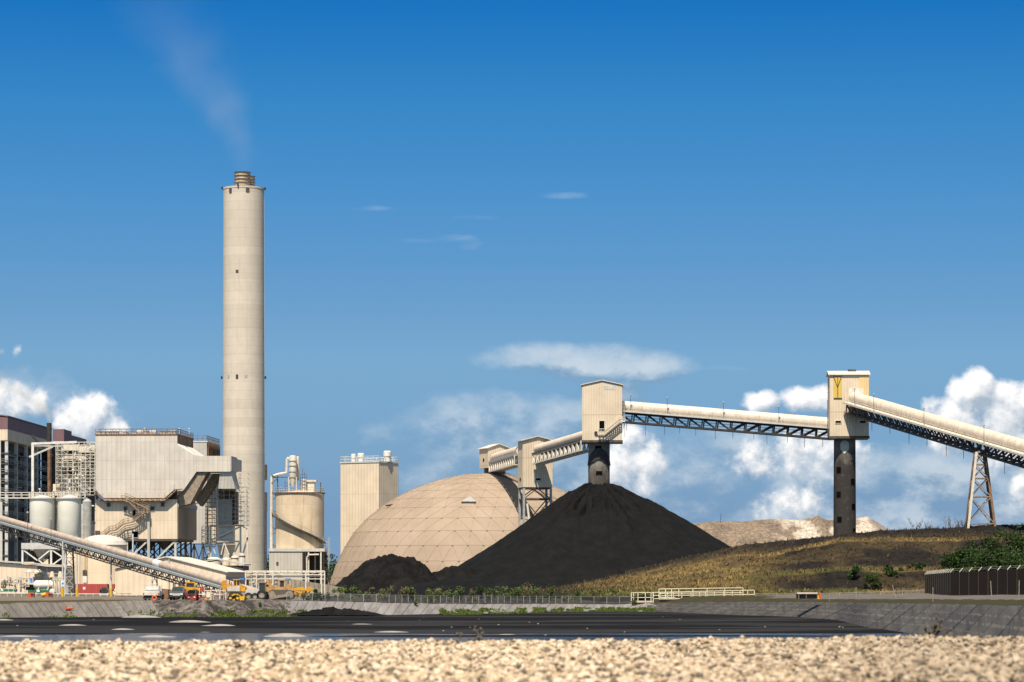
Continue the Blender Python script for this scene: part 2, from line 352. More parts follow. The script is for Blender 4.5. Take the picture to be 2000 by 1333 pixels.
# ================================================================ TERRAIN
def zonemat(name, c0, c1, scale=.5, c2=None, bs=.2, bsc=2.0, rough=.95, vs=(1,1,1), big=.08):
    m, t, b = newmat(name); co = N(t, 'ShaderNodeTexCoord').outputs['Object']
    n = noise_tex(t, co, scale, 7, .65, vs); n2 = noise_tex(t, co, big, 5, .6)
    c = mixc(t, mapr(t, n, .35, .68), c0, c1)
    if c2: c = mixc(t, mapr(t, n2, .45, .62), c, c2)
    t.links.new(c, b.inputs['Base Color']); b.inputs['Roughness'].default_value = rough; b.inputs['Specular IOR Level'].default_value = .15
    bump(t, b, noise_tex(t, co, bsc, 6, .7), .8, bs)
    return m
M['g_gravel'] = zonemat('gravel_bed', (.06,.04,.025), (.13,.09,.055), 3, bs=.05, bsc=8)
M['g_yard'] = zonemat('yard_dust', (.12,.10,.082), (.20,.172,.138), .3, (.145,.13,.108))
M['g_verge'] = zonemat('dry_verge', (.06,.042,.02), (.11,.08,.036), .8, (.035,.04,.015), bs=.3)
M['g_verge2'] = zonemat('green_verge', (.03,.022,.012), (.065,.048,.022), .8, (.03,.04,.013), bs=.3)
M['g_road'] = zonemat('gravel_road', (.09,.078,.07), (.145,.128,.113), .3)
M['g_coal'] = zonemat('coal_dust_ground', (.022,.02,.019), (.06,.052,.045), .6, (.035,.032,.028), bs=.4)
M['g_far'] = zonemat('far_ground', (.10,.085,.05), (.16,.13,.08), .05, (.05,.07,.03))
M['g_rough'] = zonemat('eroded_bank_earth', (.045,.038,.035), (.20,.178,.158), 1.1, (.04,.036,.033), bs=.8, bsc=.8, big=.3)
def linermat(name, c0, c1, seam, slant, lines=True):
    m, t, b = newmat(name); co = N(t, 'ShaderNodeTexCoord'); uvn = co.outputs['UV']
    sp = N(t, 'ShaderNodeSeparateXYZ'); t.links.new(uvn, sp.inputs[0])
    n = noise_tex(t, uvn, 1.0, 7, .7, (3.0, 1.2, 1)); c = mixc(t, mapr(t, n, .3, .7), c0, c1)
    n2 = noise_tex(t, uvn, 1.0, 5, .7, (2.0, 16.0, 1)); c = mixc(t, mth(t, 'MULTIPLY', mapr(t, n2, .56, .72), .55), c, tuple(min(1, x*1.9) for x in c1))
    fr = mth(t, 'FRACT', mth(t, 'ADD', mth(t, 'MULTIPLY', sp.outputs[0], seam), mth(t, 'MULTIPLY', sp.outputs[1], slant)))
    wn = N(t, 'ShaderNodeTexWhiteNoise', noise_dimensions='1D'); t.links.new(mth(t, 'FLOOR', mth(t, 'ADD', mth(t, 'MULTIPLY', sp.outputs[0], seam), mth(t, 'MULTIPLY', sp.outputs[1], slant))), wn.inputs['W'])
    c = mixc(t, mth(t, 'MULTIPLY', wn.outputs[0], .3), c, tuple(x*.55 for x in c0))
    wd = mth(t, 'MULTIPLY_ADD', wn.outputs[0], .07, .04)
    c = mixc(t, mth(t, 'MULTIPLY', mth(t, 'LESS_THAN', fr, wd), .75), c, tuple(x*.1 for x in c0))
    if lines:
        for k, w in ((.30, .02), (.52, .035), (.74, .02)):
            ed = mth(t, 'LESS_THAN', mth(t, 'ABSOLUTE', mth(t, 'SUBTRACT', mth(t, 'ADD', sp.outputs[1], mth(t, 'MULTIPLY_ADD', noise_tex(t, uvn, 1.0, 3, .6, (4, 0, 0)), .05, -.025)), k)), w)
            gate = mapr(t, noise_tex(t, uvn, 1.0, 3, .6, (8, 3, 0)), .42, .6)
            c = mixc(t, mth(t, 'MULTIPLY', mth(t, 'MULTIPLY', ed, gate), .35), c, tuple(min(1, x*2.2) for x in c1))
    t.links.new(c, b.inputs['Base Color']); b.inputs['Roughness'].default_value = .8; b.inputs['Specular IOR Level'].default_value = .3
    bump(t, b, n, .5, .15)
    return m
M['liner_r'] = linermat('pond_liner_grey', (.036,.032,.029), (.080,.073,.065), 1.35, -2.4)
M['liner_m'] = linermat('pond_liner_pale', (.145,.133,.128), (.25,.235,.225), 2.2, -1.1, False)
M['liner_l'] = linermat('pond_liner_brown', (.11,.10,.09), (.19,.17,.15), 3.0, 1.8, False)

pk = [-4000, -200, 0, 120, 260, 400, 560, 640, 760, 900, 1100, 1200, 1300, 1440, 1560, 1636, 1692, 1776, 1832, 2000, 2300, 6000]
toe = [1209,1209,1209,1207,1206,1207,1205,1204,1203,1200,1196,1195,1196,1202,1206,1212,1226,1237,1243,1285,1400,1500]
top = [1179,1179,1179,1177,1174,1174,1174,1175,1178,1180,1180,1181,1178,1176,1176,1177,1178,1179,1180,1184,1200,1200]
EX = [6,6,6,6,6,6,6,7,7,7,7,7,8,12,16,20,24,28,30,34,34,34]
cols = np.concatenate([np.arange(-4000,-200,200), np.arange(-200,2200,6), np.arange(2200,6001,200)]).astype(float)
toeY = (CZ+2.0)*F/(np.interp(cols, pk, toe)-HZ)
topY = toeY + np.interp(cols, pk, EX)
topZ = CZ - (np.interp(cols, pk, top)-HZ)/F*topY
topZ = np.where(cols > 2000, np.minimum(topZ, 1.4), topZ)
backZ = np.interp(cols, [-4000, 1200, 1500, 1800, 6000], [0.0, 0.0, .45, .7, .7])
crest = np.interp(cols, [-4000, 0, 900, 1400, 1800, 2000, 6000], [1.985, 1.985, 1.995, 2.02, 2.06, 2.07, 2.07]) - .03
one = np.ones_like(cols)
vergeY = topY+np.interp(cols, [-4000,200,300,600,1240,1440,1500,1600,1800,2000,6000], [30,30,4,4,4,5,14,30,50,62,62])
knots = [ (1.0*one, crest-.05), (20*one, crest-.02), (40*one, crest), (44.5*one, crest-.02), (54*one, -2.7*one), (60*one, -3.0*one),
          (toeY-3, -2.8*one), (toeY-.2, -2.08*one), (topY, topZ), (vergeY, topZ*.8+backZ*.2+.05), (np.maximum(vergeY+3, 386), topZ*.5+backZ*.5), (np.maximum(vergeY+8, 430), backZ), (600*one, backZ*.3-.0), (1400*one, 0*one), (5000*one, -1*one), (30000*one, -2*one) ]
sub = [3,3,3,4,2,4,2,10,6,6,10,16,8,4,3]
zone = ['g_gravel']*4+['g_coal']*3+['bank']+['verge']+['yard0']+['yard']+['yard2']+['g_far']*3
rowsY, rowsZ, rowzone, rowt = [], [], [], []
for i, n in enumerate(sub):
    for k in range(n):
        f = k/n; rowsY.append(knots[i][0]*(1-f)+knots[i+1][0]*f); rowsZ.append(knots[i][1]*(1-f)+knots[i+1][1]*f); rowzone.append(zone[i]); rowt.append(f)
rowsY.append(knots[-1][0]); rowsZ.append(knots[-1][1])
GY = np.array(rowsY); GZ = np.array(rowsZ); GX = (cols[None, :]-1000)/F*GY
# the eroded stretch of bank and small unevenness
nzz = fbm(GX, GY, 3.0, 4, 2.0)
rough_px = np.exp(-((cols-440)/120)**2)
for r, z in enumerate(rowzone):
    if z == 'bank': GZ[r] += nzz[r]*(.06 + 1.1*rough_px)*min(1, rowt[r]*4)*1.0
    elif z in ('verge', 'yard0'): GZ[r] += nzz[r]*(.08+.2*rough_px)
    elif z in ('yard', 'yard2'): GZ[r] += nzz[r]*.06
V3 = np.stack([GX, GY, GZ], -1).reshape(-1, 3)
fc = grid_faces(len(GY), len(cols))
ground = npmesh('ground', V3, fc, M['g_yard'], True); tag(ground, kind='structure')
slots = ['g_yard','g_gravel','g_coal','liner_r','liner_m','liner_l','g_verge','g_road','g_far','g_rough','g_verge2']
for s in slots[1:]: ground.data.materials.append(M[s])
nc = len(cols); mi = np.zeros(len(fc), np.int32)
for r in range(len(GY)-1):
    z = rowzone[r]
    for c in range(nc-1):
        px = cols[c] + random.uniform(-14, 14); q = 0
        if z in slots: q = slots.index(z)
        elif z == 'bank': q = slots.index('liner_l' if px < 300 else 'g_rough' if px < 560 else 'liner_m' if px < 1270 else 'liner_r')
        elif z == 'verge': q = slots.index('g_verge' if px < 300 else 'g_rough' if px < 620 else 'g_coal' if px < 1240 else 'g_verge2')
        elif z == 'yard0': q = slots.index('g_yard' if px < 600 else 'g_coal' if px < 1200 else 'g_verge2' if px < 1560 else 'g_road')
        elif z == 'yard': q = slots.index('g_yard' if px < 610 else 'g_coal' if px < 1060 else 'g_verge2' if px < 1500 else 'g_road')
        elif z == 'yard2': q = slots.index('g_yard' if px < 610 else 'g_coal' if px < 1500 else 'g_far')
        mi[r*(nc-1)+c] = q
ground.data.polygons.foreach_set('material_index', mi)
uvl = ground.data.uv_layers.new(name='UVMap')
tt = np.array(rowt+[1.0]); cc_ = (cols-1000)/40.0
# u runs with real distance along the bank
ulen = np.concatenate([[0], np.cumsum(np.hypot(np.diff((cols-1000)/F*topY), np.diff(topY)))])/6.0
UV = np.zeros((len(GY), nc, 2)); UV[..., 0] = cols[None, :]/40.0; UV[..., 1] = tt[:, None]
br = [r for r, z in enumerate(rowzone) if z == 'bank']; UV[br[-1]+1, :, 1] = 1.0
uvl.data.foreach_set('uv', UV.reshape(-1, 2)[fc.ravel()].astype(np.float32).ravel())
_topY = lambda px: float(np.interp(px, cols, topY)); _topZ = lambda px: float(np.interp(px, cols, topZ)); _toeY = lambda px: float(np.interp(px, cols, toeY))
def gz(px, Y):
    """ground height under a picture column at depth Y"""
    ks = [(float(np.interp(px, cols, a)), float(np.interp(px, cols, b))) for a, b in knots]
    return float(np.interp(Y, [k[0] for k in ks], [k[1] for k in ks]))

# ---- pond bed: dark sludge, partly under water
m, t, b = newmat('pond_sludge'); co = N(t, 'ShaderNodeTexCoord').outputs['Object']
sp = N(t, 'ShaderNodeSeparateXYZ'); t.links.new(co, sp.inputs[0])
n1 = noise_tex(t, co, 1.0, 5, .6, (.018, .05, 1)); n2 = noise_tex(t, co, .5, 6, .7)
c = mixc(t, mapr(t, n2, .35, .7), (.006,.0055,.0053), (.013,.012,.011))
c = mixc(t, mth(t, 'MULTIPLY', mapr(t, n1, .48, .56), .7), c, (.034,.032,.031))
t.links.new(c, b.inputs['Base Color']); b.inputs['Roughness'].default_value = .9; b.inputs['Specular IOR Level'].default_value = .05
bump(t, b, n2, .5, .05)
M['sludge'] = m
gx = np.arange(-120, 121, 2.0); gy = np.arange(48, 440, 2.0); A, B = np.meshgrid(gx, gy)
H = -2.0 + fbm(A*.35, B, 28, 4, 5)*.07
H += np.interp(B, [48, 225, 246, 262, 290, 440], [-.12, -.09, -.045, .0, .05, .06])
pond_bed = npmesh('pond_bed', np.stack([A, B, H], -1).reshape(-1, 3), grid_faces(len(gy), len(gx)), M['sludge']); tag(pond_bed, kind='structure')
m, t, b = newmat('pond_water'); co = N(t, 'ShaderNodeTexCoord').outputs['Object']
b.inputs['Base Color'].default_value = (.012,.02,.03,1); b.inputs['Roughness'].default_value = .12; b.inputs['Specular IOR Level'].default_value = .42; b.inputs['IOR'].default_value = 1.33
bump(t, b, noise_tex(t, co, 1.2, 4, .6, (.6, 1, 1)), .9, .35)
M['water'] = m
wx = np.array([-140., 140.]); wy = np.array([46., 420.]); A, B = np.meshgrid(wx, wy)
water = npmesh('water', np.stack([A, B, np.full_like(A, -2.03)], -1).reshape(-1, 3), grid_faces(2, 2), M['water']); tag(water, kind='structure')

# ---- pale humps of pond liner standing out of the sludge
M['hump'] = mat('bleached_liner', (.23,.21,.19), .8, .25, scale=.5, dirt=(.2,.18,.16), dirt_amt=.4)
humps = [(278,1208,100,8,'long pale liner hump with dark ribs, nearest the far bank on the left'),(143,1223,80,5,'pale grey liner hump, low and smooth, left of the pond'),
 (112,1218,56,2,'thin pale liner hump just behind the low smooth one at the left'),(374,1217,107,7,'broad grey liner hump below the parked pickup'),
 (423,1224,95,6,'pale pointed liner hump in front of the broad grey one'),(241,1231,64,5,'small bright liner hump with flat wings in the grey mud'),
 (401,1235,36,2,'tiny bright liner hump alone in the mud'),(40,1243,96,4,'low white liner hump at the far left water edge'),(308,1244,86,5,'bright liner hump at the edge of the left water streak'),
 (556,1243,92,8,'tall lopsided beige liner hump beside blue water'),(196,1254,90,2,'thin white liner strip close to the gravel on the left'),(10,1213,60,5,'grey liner hump cut by the left border under the bank'),
 (712,1221,76,4,'slim white liner hump in the dark mud below the fence'),(764,1235,86,4,'low liner hump with a pale cap in the middle water'),(1030,1232,56,2,'short white liner streak, the farther of the middle pair'),
 (992,1239,46,2,'short white liner streak, the nearer of the middle pair'),(1360,1250,104,5,'long pale liner hump rising just behind the gravel'),(1345,1219,30,1.5,'faint grey liner streak near the foot of the right bank')]
for px, py, w, h, lab in humps:
    Y = (CZ+2)*F/(py-HZ); s = Y/F; n = 25; rw = w*s/2; rh = h*s*.95
    u = np.linspace(-1, 1, n); A, B = np.meshgrid(u, np.linspace(-1, 1, 13))
    skew = random.uniform(-.25, .25); R2 = (A-skew*(1-A**2))**2 + B**2
    Hh = rh*np.clip(1-R2, -.1, 1)**1 - .02 + fbm(A*rw, B*2, 2.0, 3, px)*.03*(1-np.clip(R2, 0, 1))
    Vh = np.stack([A*rw, B*min(4.0, rw*.7), Hh-.05], -1).reshape(-1, 3)
    o = npmesh('liner_hump', Vh, grid_faces(13, n), M['hump']); o.location = (X(px, Y), Y, -2.0)
    tag(o, lab, 'liner hump', 'pale liner humps rising out of the pond')
# small white litter on the mud
litter_me = None
for px, py in [(680,1214),(820,1213),(827,1208),(935,1211),(974,1222),(882,1227),(918,1227),(1034,1217),(1051,1220),(1147,1229),(1220,1236),(1295,1206),(1328,1211),(1405,1231),(1494,1226),(1640,1226),(1646,1227),(866,1234),(183,1212),(34,1224),(1066,1242),(610,1253)]:
    Y = (CZ+2)*F/(py-HZ)
    if litter_me is None:
        q = MB(); q.lathe([(.01,.30),(.13,.27),(.20,.16),(.19,.04),(.14,-.05)], n=7); litter = q.build('litter', M['hump'])
        o = litter; litter_me = 1
    else: o = dup(litter)
    o.location = (X(px, Y), Y, -1.99); o.rotation_euler = (random.uniform(-.5,.5), random.uniform(-.5,.5), random.uniform(0, 6)); o.scale = [random.uniform(.35, .8), .5, random.uniform(.2, .45)]
    tag(o, 'white scrap of litter lying on the black pond mud', 'litter', 'white litter scattered on the pond mud')

# ---- loose gravel of the near berm
ico = bmesh.new(); bmesh.ops.create_icosphere(ico, subdivisions=1, radius=1.0)
iv = np.array([v.co[:] for v in ico.verts]); iff = np.array([[v.index for v in f.verts] for f in ico.faces]); ico.free()
rng = np.random.default_rng(3)
NS = 76000
yy = 25.5 + (rng.random(NS)**.9)*20.5; half = yy*.18 + 4.0; xx = (rng.random(NS)*2-1)*half
pxs = xx/yy*F+1000; base = np.interp(pxs, cols, crest) - np.clip(yy-44.2, 0, 9)*.5
big = rng.random(NS)
sz = .021 + .020*rng.random(NS) + .035*(big > .95)*rng.random(NS)
sc3 = np.stack([sz*(.75+.7*rng.random(NS)), sz*(.75+.7*rng.random(NS)), sz*(.6+.5*rng.random(NS))], -1)
ang = rng.random(NS)*6.28; ca, sa = np.cos(ang), np.sin(ang)
jit = 1 + (rng.random((NS, len(iv)))-.5)*.7
pv = iv[None]*jit[..., None]*sc3[:, None, :]
tz = (rng.random(NS)-.5)*1.2; y0 = pv[..., 1]*np.cos(tz)[:, None]-pv[..., 2]*np.sin(tz)[:, None]; z0 = pv[..., 1]*np.sin(tz)[:, None]+pv[..., 2]*np.cos(tz)[:, None]; x0 = pv[..., 0]
gxp = x0*ca[:, None]-y0*sa[:, None]+xx[:, None]; gyp = x0*sa[:, None]+y0*ca[:, None]+yy[:, None]
lump = fbm(xx, yy, .55, 3, 9)*.05
gzp = z0+(base+rng.random(NS)*.05+lump)[:, None]
vs = np.stack([gxp, gyp, gzp], -1).reshape(-1, 3)
fs = (iff[None]+(np.arange(NS)*len(iv))[:, None, None]).reshape(-1, 3)
tone = rng.random(NS); dk = (rng.random(NS) > .80)
cl = np.stack([.35+.31*tone, .25+.28*tone, .145+.24*tone], -1)*(1-.74*dk[:, None])
rb = np.clip((pxs-1150)/600, 0, 1)[:, None]*.34; cl = cl*(1-rb)
cl = np.repeat(cl, len(iv), 0)
m, t, b = newmat('gravel_stone'); at = N(t, 'ShaderNodeVertexColor', layer_name='tint'); t.links.new(at.outputs[0], b.inputs['Base Color']); b.inputs['Roughness'].default_value = .9; M['stone'] = m
gravel = npmesh('gravel', vs, fs, m, False, cl)
tag(gravel, 'loose beige crushed gravel across the whole foreground', 'gravel', kind='stuff')

# ---- leaf / blade cloud makers
def blades(points, heights, widths, colors, name, n=3, lean=.5, matn='leafmat'):
    K = len(points); pts = np.repeat(points, n, 0); h = np.repeat(heights, n)*(.6+.6*rng.random(K*n)); w = np.repeat(widths, n)
    a = rng.random(K*n)*6.28; dx = np.cos(a); dy = np.sin(a)
    off = (rng.random((K*n, 3))-.5)*np.repeat(widths, n)[:, None]*4; off[:, 2] = 0; pts = pts+off
    l = (rng.random(K*n)-.5)*2*lean; l2 = (rng.random(K*n)-.5)*2*lean
    b0 = pts+np.stack([dx*w, dy*w, 0*w-.05], -1); b1 = pts-np.stack([dx*w, dy*w, 0*w+.05], -1)
    tp = pts+np.stack([l*h, l2*h, h], -1)
    v = np.stack([b0, b1, tp], 1).reshape(-1, 3); f = np.arange(len(v)).reshape(-1, 3)
    cl = np.repeat(np.repeat(colors, n, 0)*(.75+.5*rng.random((K*n, 1))), 3, 0)
    return npmesh(name, v, f, M[matn], False, cl)
m, t, b = newmat('leafmat'); at = N(t, 'ShaderNodeVertexColor', layer_name='tint'); t.links.new(at.outputs[0], b.inputs['Base Color']); b.inputs['Roughness'].default_value = .7; b.inputs['Specular IOR Level'].default_value = .15; M['leafmat'] = m

def leafcloud(name, centers, radii, per, size, colr, parent=None, flat=.8, dens_out=.5):
    """leaf quads spread through several overlapping ellipsoid volumes (local coordinates)"""
    vs = []; cs = []
    for (c, r, n) in zip(centers, radii, per):
        d = rng.normal(size=(n, 3)); d /= np.linalg.norm(d, axis=1)[:, None]
        rr = r*(rng.random(n)**dens_out)[:, None]; p = np.array(c)+d*rr*np.array([1, 1, flat])
        a = rng.normal(size=(n, 3)); a /= np.linalg.norm(a, axis=1)[:, None]; q = np.cross(a, rng.normal(size=(n, 3))); q /= np.linalg.norm(q, axis=1)[:, None]
        s = (size*(.5+rng.random(n)))[:, None]
        vs.append(np.stack([p-a*s, p+q*s*.6, p+a*s, p-q*s*.6], 1).reshape(-1, 3))
        k = rng.random(n)[:, None]; tone = np.array(colr[0])*(1-k)+np.array(colr[1])*k
        cs.append(np.repeat(tone*(.8+.4*rng.random()), 4, 0))
    v = np.concatenate(vs); o = npmesh(name, v, np.arange(len(v)).reshape(-1, 4), M['leafmat'], False, np.concatenate(cs))
    if parent is not None: o.parent = parent
    return o

# ---- grassy bank of stepped earth on the right
gk = [990,1040,1100,1180,1300,1440,1510,1640,1720,1860,2000,2300,3200]
gy0 = [1162,1161,1160,1160,1160,1160,1160,1160,1160,1158,1158,1158,1158]
gy1 = [1161,1158,1156,1152,1144,1130,1124,1115,1115,1116,1114,1110,1100]
gy2 = [1160,1154,1149,1139,1117,1092,1084,1056,1055,1056,1052,1045,1035]
gy3 = [1160,1151,1143,1129,1099,1067,1060,1046,1037,1031,1025,1016,1000]
mc = np.concatenate([np.arange(990, 2300, 3), np.arange(2300, 3201, 60)]).astype(float)
def gi(a): return np.interp(mc, gk, a)
kn = [(438, gi(gy0), -.4), (447, gi(gy0)-6, 0), (456, gi(gy1), 0), (464, gi(gy1)-2.5, 0), (478, gi(gy1)*.5+gi(gy2)*.5+2, 0), (490, gi(gy2), 0), (500, gi(gy2)-1.2, 0), (518, gi(gy3), 0), (528, gi(gy3), -.3), (552, None, 0)]
RY, RZ = [], []
for i in range(len(kn)-1):
    Y0, y0_, e0 = kn[i]; Y1, y1_, e1 = kn[i+1]
    z0_ = CZ+(HZ-y0_)/F*Y0+e0; z1_ = (CZ+(HZ-y1_)/F*Y1+e1) if y1_ is not None else np.minimum(z0_*.4, 3)
    n = 9
    for k in range(n): f = k/n; RY.append(Y0*(1-f)+Y1*f); RZ.append(z0_*(1-f)+z1_*f)
RY.append(kn[-1][0]); RZ.append(z1_)
RY = np.array(RY)[:, None]*np.ones((1, len(mc))); RZ = np.array(RZ); RX = (mc[None]-1000)/F*RY
nn = fbm(RX, RY, 7, 5, 1.0); nf = fbm(RX, RY, 1.6, 3, 8.0); amp = np.interp(mc, [990, 1100, 1250], [.1, .35, 1])[None]
RZ = RZ + nn*.32*amp + nf*.22*amp
big_ = fbm(RX*.5, RY, 14, 4, 4.0)
pxg = np.ones_like(RY)*mc[None]; pyg = HZ-(RZ-CZ)/RY*F
gold = np.array([.215,.150,.058]); brown = np.array([.055,.040,.026]); green = np.array([.060,.075,.020]); darkc = np.array([.019,.016,.014])
def lerp(a, b, k): return a*(1-k[..., None])+b*k[..., None]
def st(x, a, b): u = np.clip((x-a)/(b-a), 0, 1); return u*u*(3-2*u)
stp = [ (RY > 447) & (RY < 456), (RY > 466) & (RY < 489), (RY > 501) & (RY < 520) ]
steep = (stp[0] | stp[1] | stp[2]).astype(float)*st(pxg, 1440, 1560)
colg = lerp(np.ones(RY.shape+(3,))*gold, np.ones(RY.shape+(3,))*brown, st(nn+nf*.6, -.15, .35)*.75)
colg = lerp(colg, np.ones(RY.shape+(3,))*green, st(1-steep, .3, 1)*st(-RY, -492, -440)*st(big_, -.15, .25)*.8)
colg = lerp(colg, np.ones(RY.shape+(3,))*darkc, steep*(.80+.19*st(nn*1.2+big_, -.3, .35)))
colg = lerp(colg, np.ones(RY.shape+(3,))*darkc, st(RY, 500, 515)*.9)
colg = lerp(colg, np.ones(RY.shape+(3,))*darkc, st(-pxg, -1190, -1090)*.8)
colg *= (1+.5*nf[..., None])
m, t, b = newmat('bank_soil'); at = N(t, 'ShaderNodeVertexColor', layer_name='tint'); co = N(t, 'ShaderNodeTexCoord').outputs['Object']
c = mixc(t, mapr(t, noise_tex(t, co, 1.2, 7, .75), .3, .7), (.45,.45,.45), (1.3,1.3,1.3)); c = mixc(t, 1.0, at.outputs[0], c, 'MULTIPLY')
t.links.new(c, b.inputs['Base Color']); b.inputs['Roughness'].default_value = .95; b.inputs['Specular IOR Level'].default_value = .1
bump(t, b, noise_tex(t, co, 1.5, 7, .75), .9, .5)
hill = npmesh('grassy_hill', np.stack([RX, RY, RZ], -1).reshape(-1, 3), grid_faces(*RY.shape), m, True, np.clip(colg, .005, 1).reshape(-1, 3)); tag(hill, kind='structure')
# grass tufts on it
K = 30000
ri = rng.integers(1, RY.shape[0]-8, K); ci = rng.integers(1, int((2200-990)/3), K)
keep = rng.random(K) < np.clip(.04+.95*(colg[ri, ci].sum(1)/.40)**1.3, 0, 1); ri, ci = ri[keep], ci[keep]
pts = np.stack([RX[ri, ci], RY[ri, ci], RZ[ri, ci]], -1)+(rng.random((len(ri), 3))-.5)*np.array([.5, 1.2, 0])
cg = lerp(colg[ri, ci], np.ones((len(ri), 3))*gold, rng.random(len(ri))*.25)*1.05
grass = blades(pts, .22+.35*rng.random(len(ri)), np.full(len(ri), .10), cg, 'dry_grass', 3, .8); tag(grass, 'dry golden and green grass covering the stepped bank', 'grass', kind='stuff')

def hill_at(px, py):
    """depth and height where the bank shows at a picture column and row"""
    c = int(np.clip(np.searchsorted(mc, px), 0, len(mc)-1)); ys = HZ-(RZ[:, c]-CZ)/RY[:, c]*F
    r = int(np.argmin(np.abs(ys[:-9]-py))); return float(RY[r, c]), float(RZ[r, c])
# low green weeds along the pond edge
wp = []
for _ in range(9000):
    px = random.choice([random.uniform(0, 720), random.uniform(430, 760), random.uniform(850, 1275), random.uniform(1000, 1280), random.uniform(860, 950)])
    Yt = _toeY(px); den = noise.noise(Vector((px/30, 3, 0)))
    if px < 250: 
        if den < .1: continue
    if 720 < px < 860: continue
    Yq = Yt + (random.uniform(-5, 2.5) if px < 800 else random.uniform(-14, 3) if 870 < px < 940 or 960 < px < 1010 else random.uniform(-1.5, 3.5))
    if noise.noise(Vector((px/18, Yq/4, 1))) < -.12: continue
    wp.append((X(px, Yq), Yq, max(-1.99, gz(px, Yq))))
wp = np.array(wp); kk = rng.random(len(wp))[:, None]
weeds = blades(wp, .12+.22*rng.random(len(wp)), np.full(len(wp), .12), np.array([.10,.15,.022])*kk+np.array([.06,.075,.02])*(1-kk), 'pond_weeds', 3, .6)
tag(weeds, 'bright green weeds growing along the far pond edge', 'weeds', kind='stuff')

# ================================================================ HEAPS
def polar_heap(name, cx, cy, rfun, zfun, label, matn, nr=90, na=200, a0=0, a1=2*math.pi):
    A = np.linspace(a0, a1, na); T = np.linspace(0, 1, nr)**.9; AA, TT = np.meshgrid(A, T)
    RR = TT*np.array([rfun(a) for a in A])[None]; Xh = RR*np.cos(AA); Yh = RR*np.sin(AA)
    Zh = zfun(TT, AA, RR, Xh, Yh)
    o = npmesh(name, np.stack([Xh, Yh, Zh], -1).reshape(-1, 3), grid_faces(nr, na), M[matn]); o.location = (cx, cy, 0)
    return tag(o, label, 'coal pile', 'black coal piles in front of the dome')
PY = 588.0; PX = X(1170, PY)
def cosd(a, c): return math.cos(a-c)
def rf1(a):
    return 43.8 + 3.0*math.cos(a) + 1.5*math.cos(3*a+1)
def zf1(T, A, R, XX, YY):
    top = Zp(946, PY)+.25
    base = top*(1-T)**1.0
    prof = np.interp(T, [0, .06, .10, .2, .35, .5, .8, 1.0], [1.0, .995, .968, .87, .685, .49, .165, -.02])
    z = top*prof
    g = np.zeros(A.shape)
    for i in range(A.shape[0]):
        for j in range(A.shape[1]):
            v = noise.fractal(Vector((math.cos(A[i, j])*6.5, math.sin(A[i, j])*6.5, R[i, j]*.045)), 1.0, 2.0, 4)
            w = noise.fractal(Vector((XX[i, j]*.5, YY[i, j]*.5, 3)), 1.0, 2.0, 4)
            gl = noise.fractal(Vector((math.cos(A[i, j])*15, math.sin(A[i, j])*15, R[i, j]*.16)), 1.0, 2.0, 4)
            band = math.exp(-((R[i, j]-9.5-3*noise.noise(Vector((math.cos(A[i, j])*3, math.sin(A[i, j])*3, 5))))/4.2)**2)
            w -= max(0, gl-.0)*24.0*band
            g[i, j] = (v-.25*abs(v))*1.25*min(1, R[i, j]/5)*max(.0, 1-T[i, j]*1.05)**.8 + w*.16
    return z + g - .2
coal1 = polar_heap('coal_pile', PX, PY, rf1, zf1, 'tall conical black coal pile around the foot of the concrete stacking column', 'coal', 110, 420)
def zf2(T, A, R, XX, YY):
    z = 7.3*np.interp(T, [0, .28, .42, .7, 1], [1.0, .97, .86, .42, -.05])
    g = fbm(XX, YY, 3.2, 5, 21)*1.25*np.clip(1.15-T, 0, 1)+fbm(XX, YY, .8, 3, 22)*.35*np.clip(1.2-T, 0, 1); return z+g-.2
coal2 = polar_heap('coal_pile', X(778, 552), 552, lambda a: 12.3+2.2*math.cos(a+3.1)+.6*math.cos(2*a+.5), zf2, 'smaller lumpy black coal pile with a flat top at the left', 'coal2', 60, 200)
def zf3(T, A, R, XX, YY):
    z = 5.2*np.interp(T, [0, .3, .6, 1], [1.0, .86, .45, -.05]); return z+fbm(XX, YY, 3.0, 4, 31)*.9*np.clip(1.1-T, 0, 1)-.2
coal3 = polar_heap('coal_pile', X(895, 562), 562, lambda a: 10.5+4.5*abs(math.cos(a)), zf3, 'low coal ridge joining the small lumpy pile to the tall cone', 'coal2', 50, 140)
def zf4(T, A, R, XX, YY):
    z = 3.4*np.interp(T, [0, .3, .6, 1], [1.0, .8, .4, -.05]); return z+fbm(XX, YY, 3.0, 4, 41)*.6*np.clip(1.1-T, 0, 1)-.15
coal4 = polar_heap('coal_pile', X(960, 524), 524, lambda a: 13+17*abs(math.cos(a)), zf4, 'long low apron of coal spread before the tall cone', 'coal', 40, 160)
# dark spill on the pond bank
def zf5(T, A, R, XX, YY):
    z = .8*np.interp(T, [0, .3, .6, 1], [1.0, .8, .4, -.1]); return z+fbm(XX, YY, 1.2, 4, 51)*.35*np.clip(1.2-T, 0, 1)
coal5 = polar_heap('coal_spill', X(655, 371), 371, lambda a: 2.0+4.6*abs(math.cos(a)), zf5, 'dark spill of coal and mud lying on the pale pond bank', 'coal2', 30, 90); coal5.location.z = -1.7
coal5['category'] = 'coal spill'; del coal5['group']

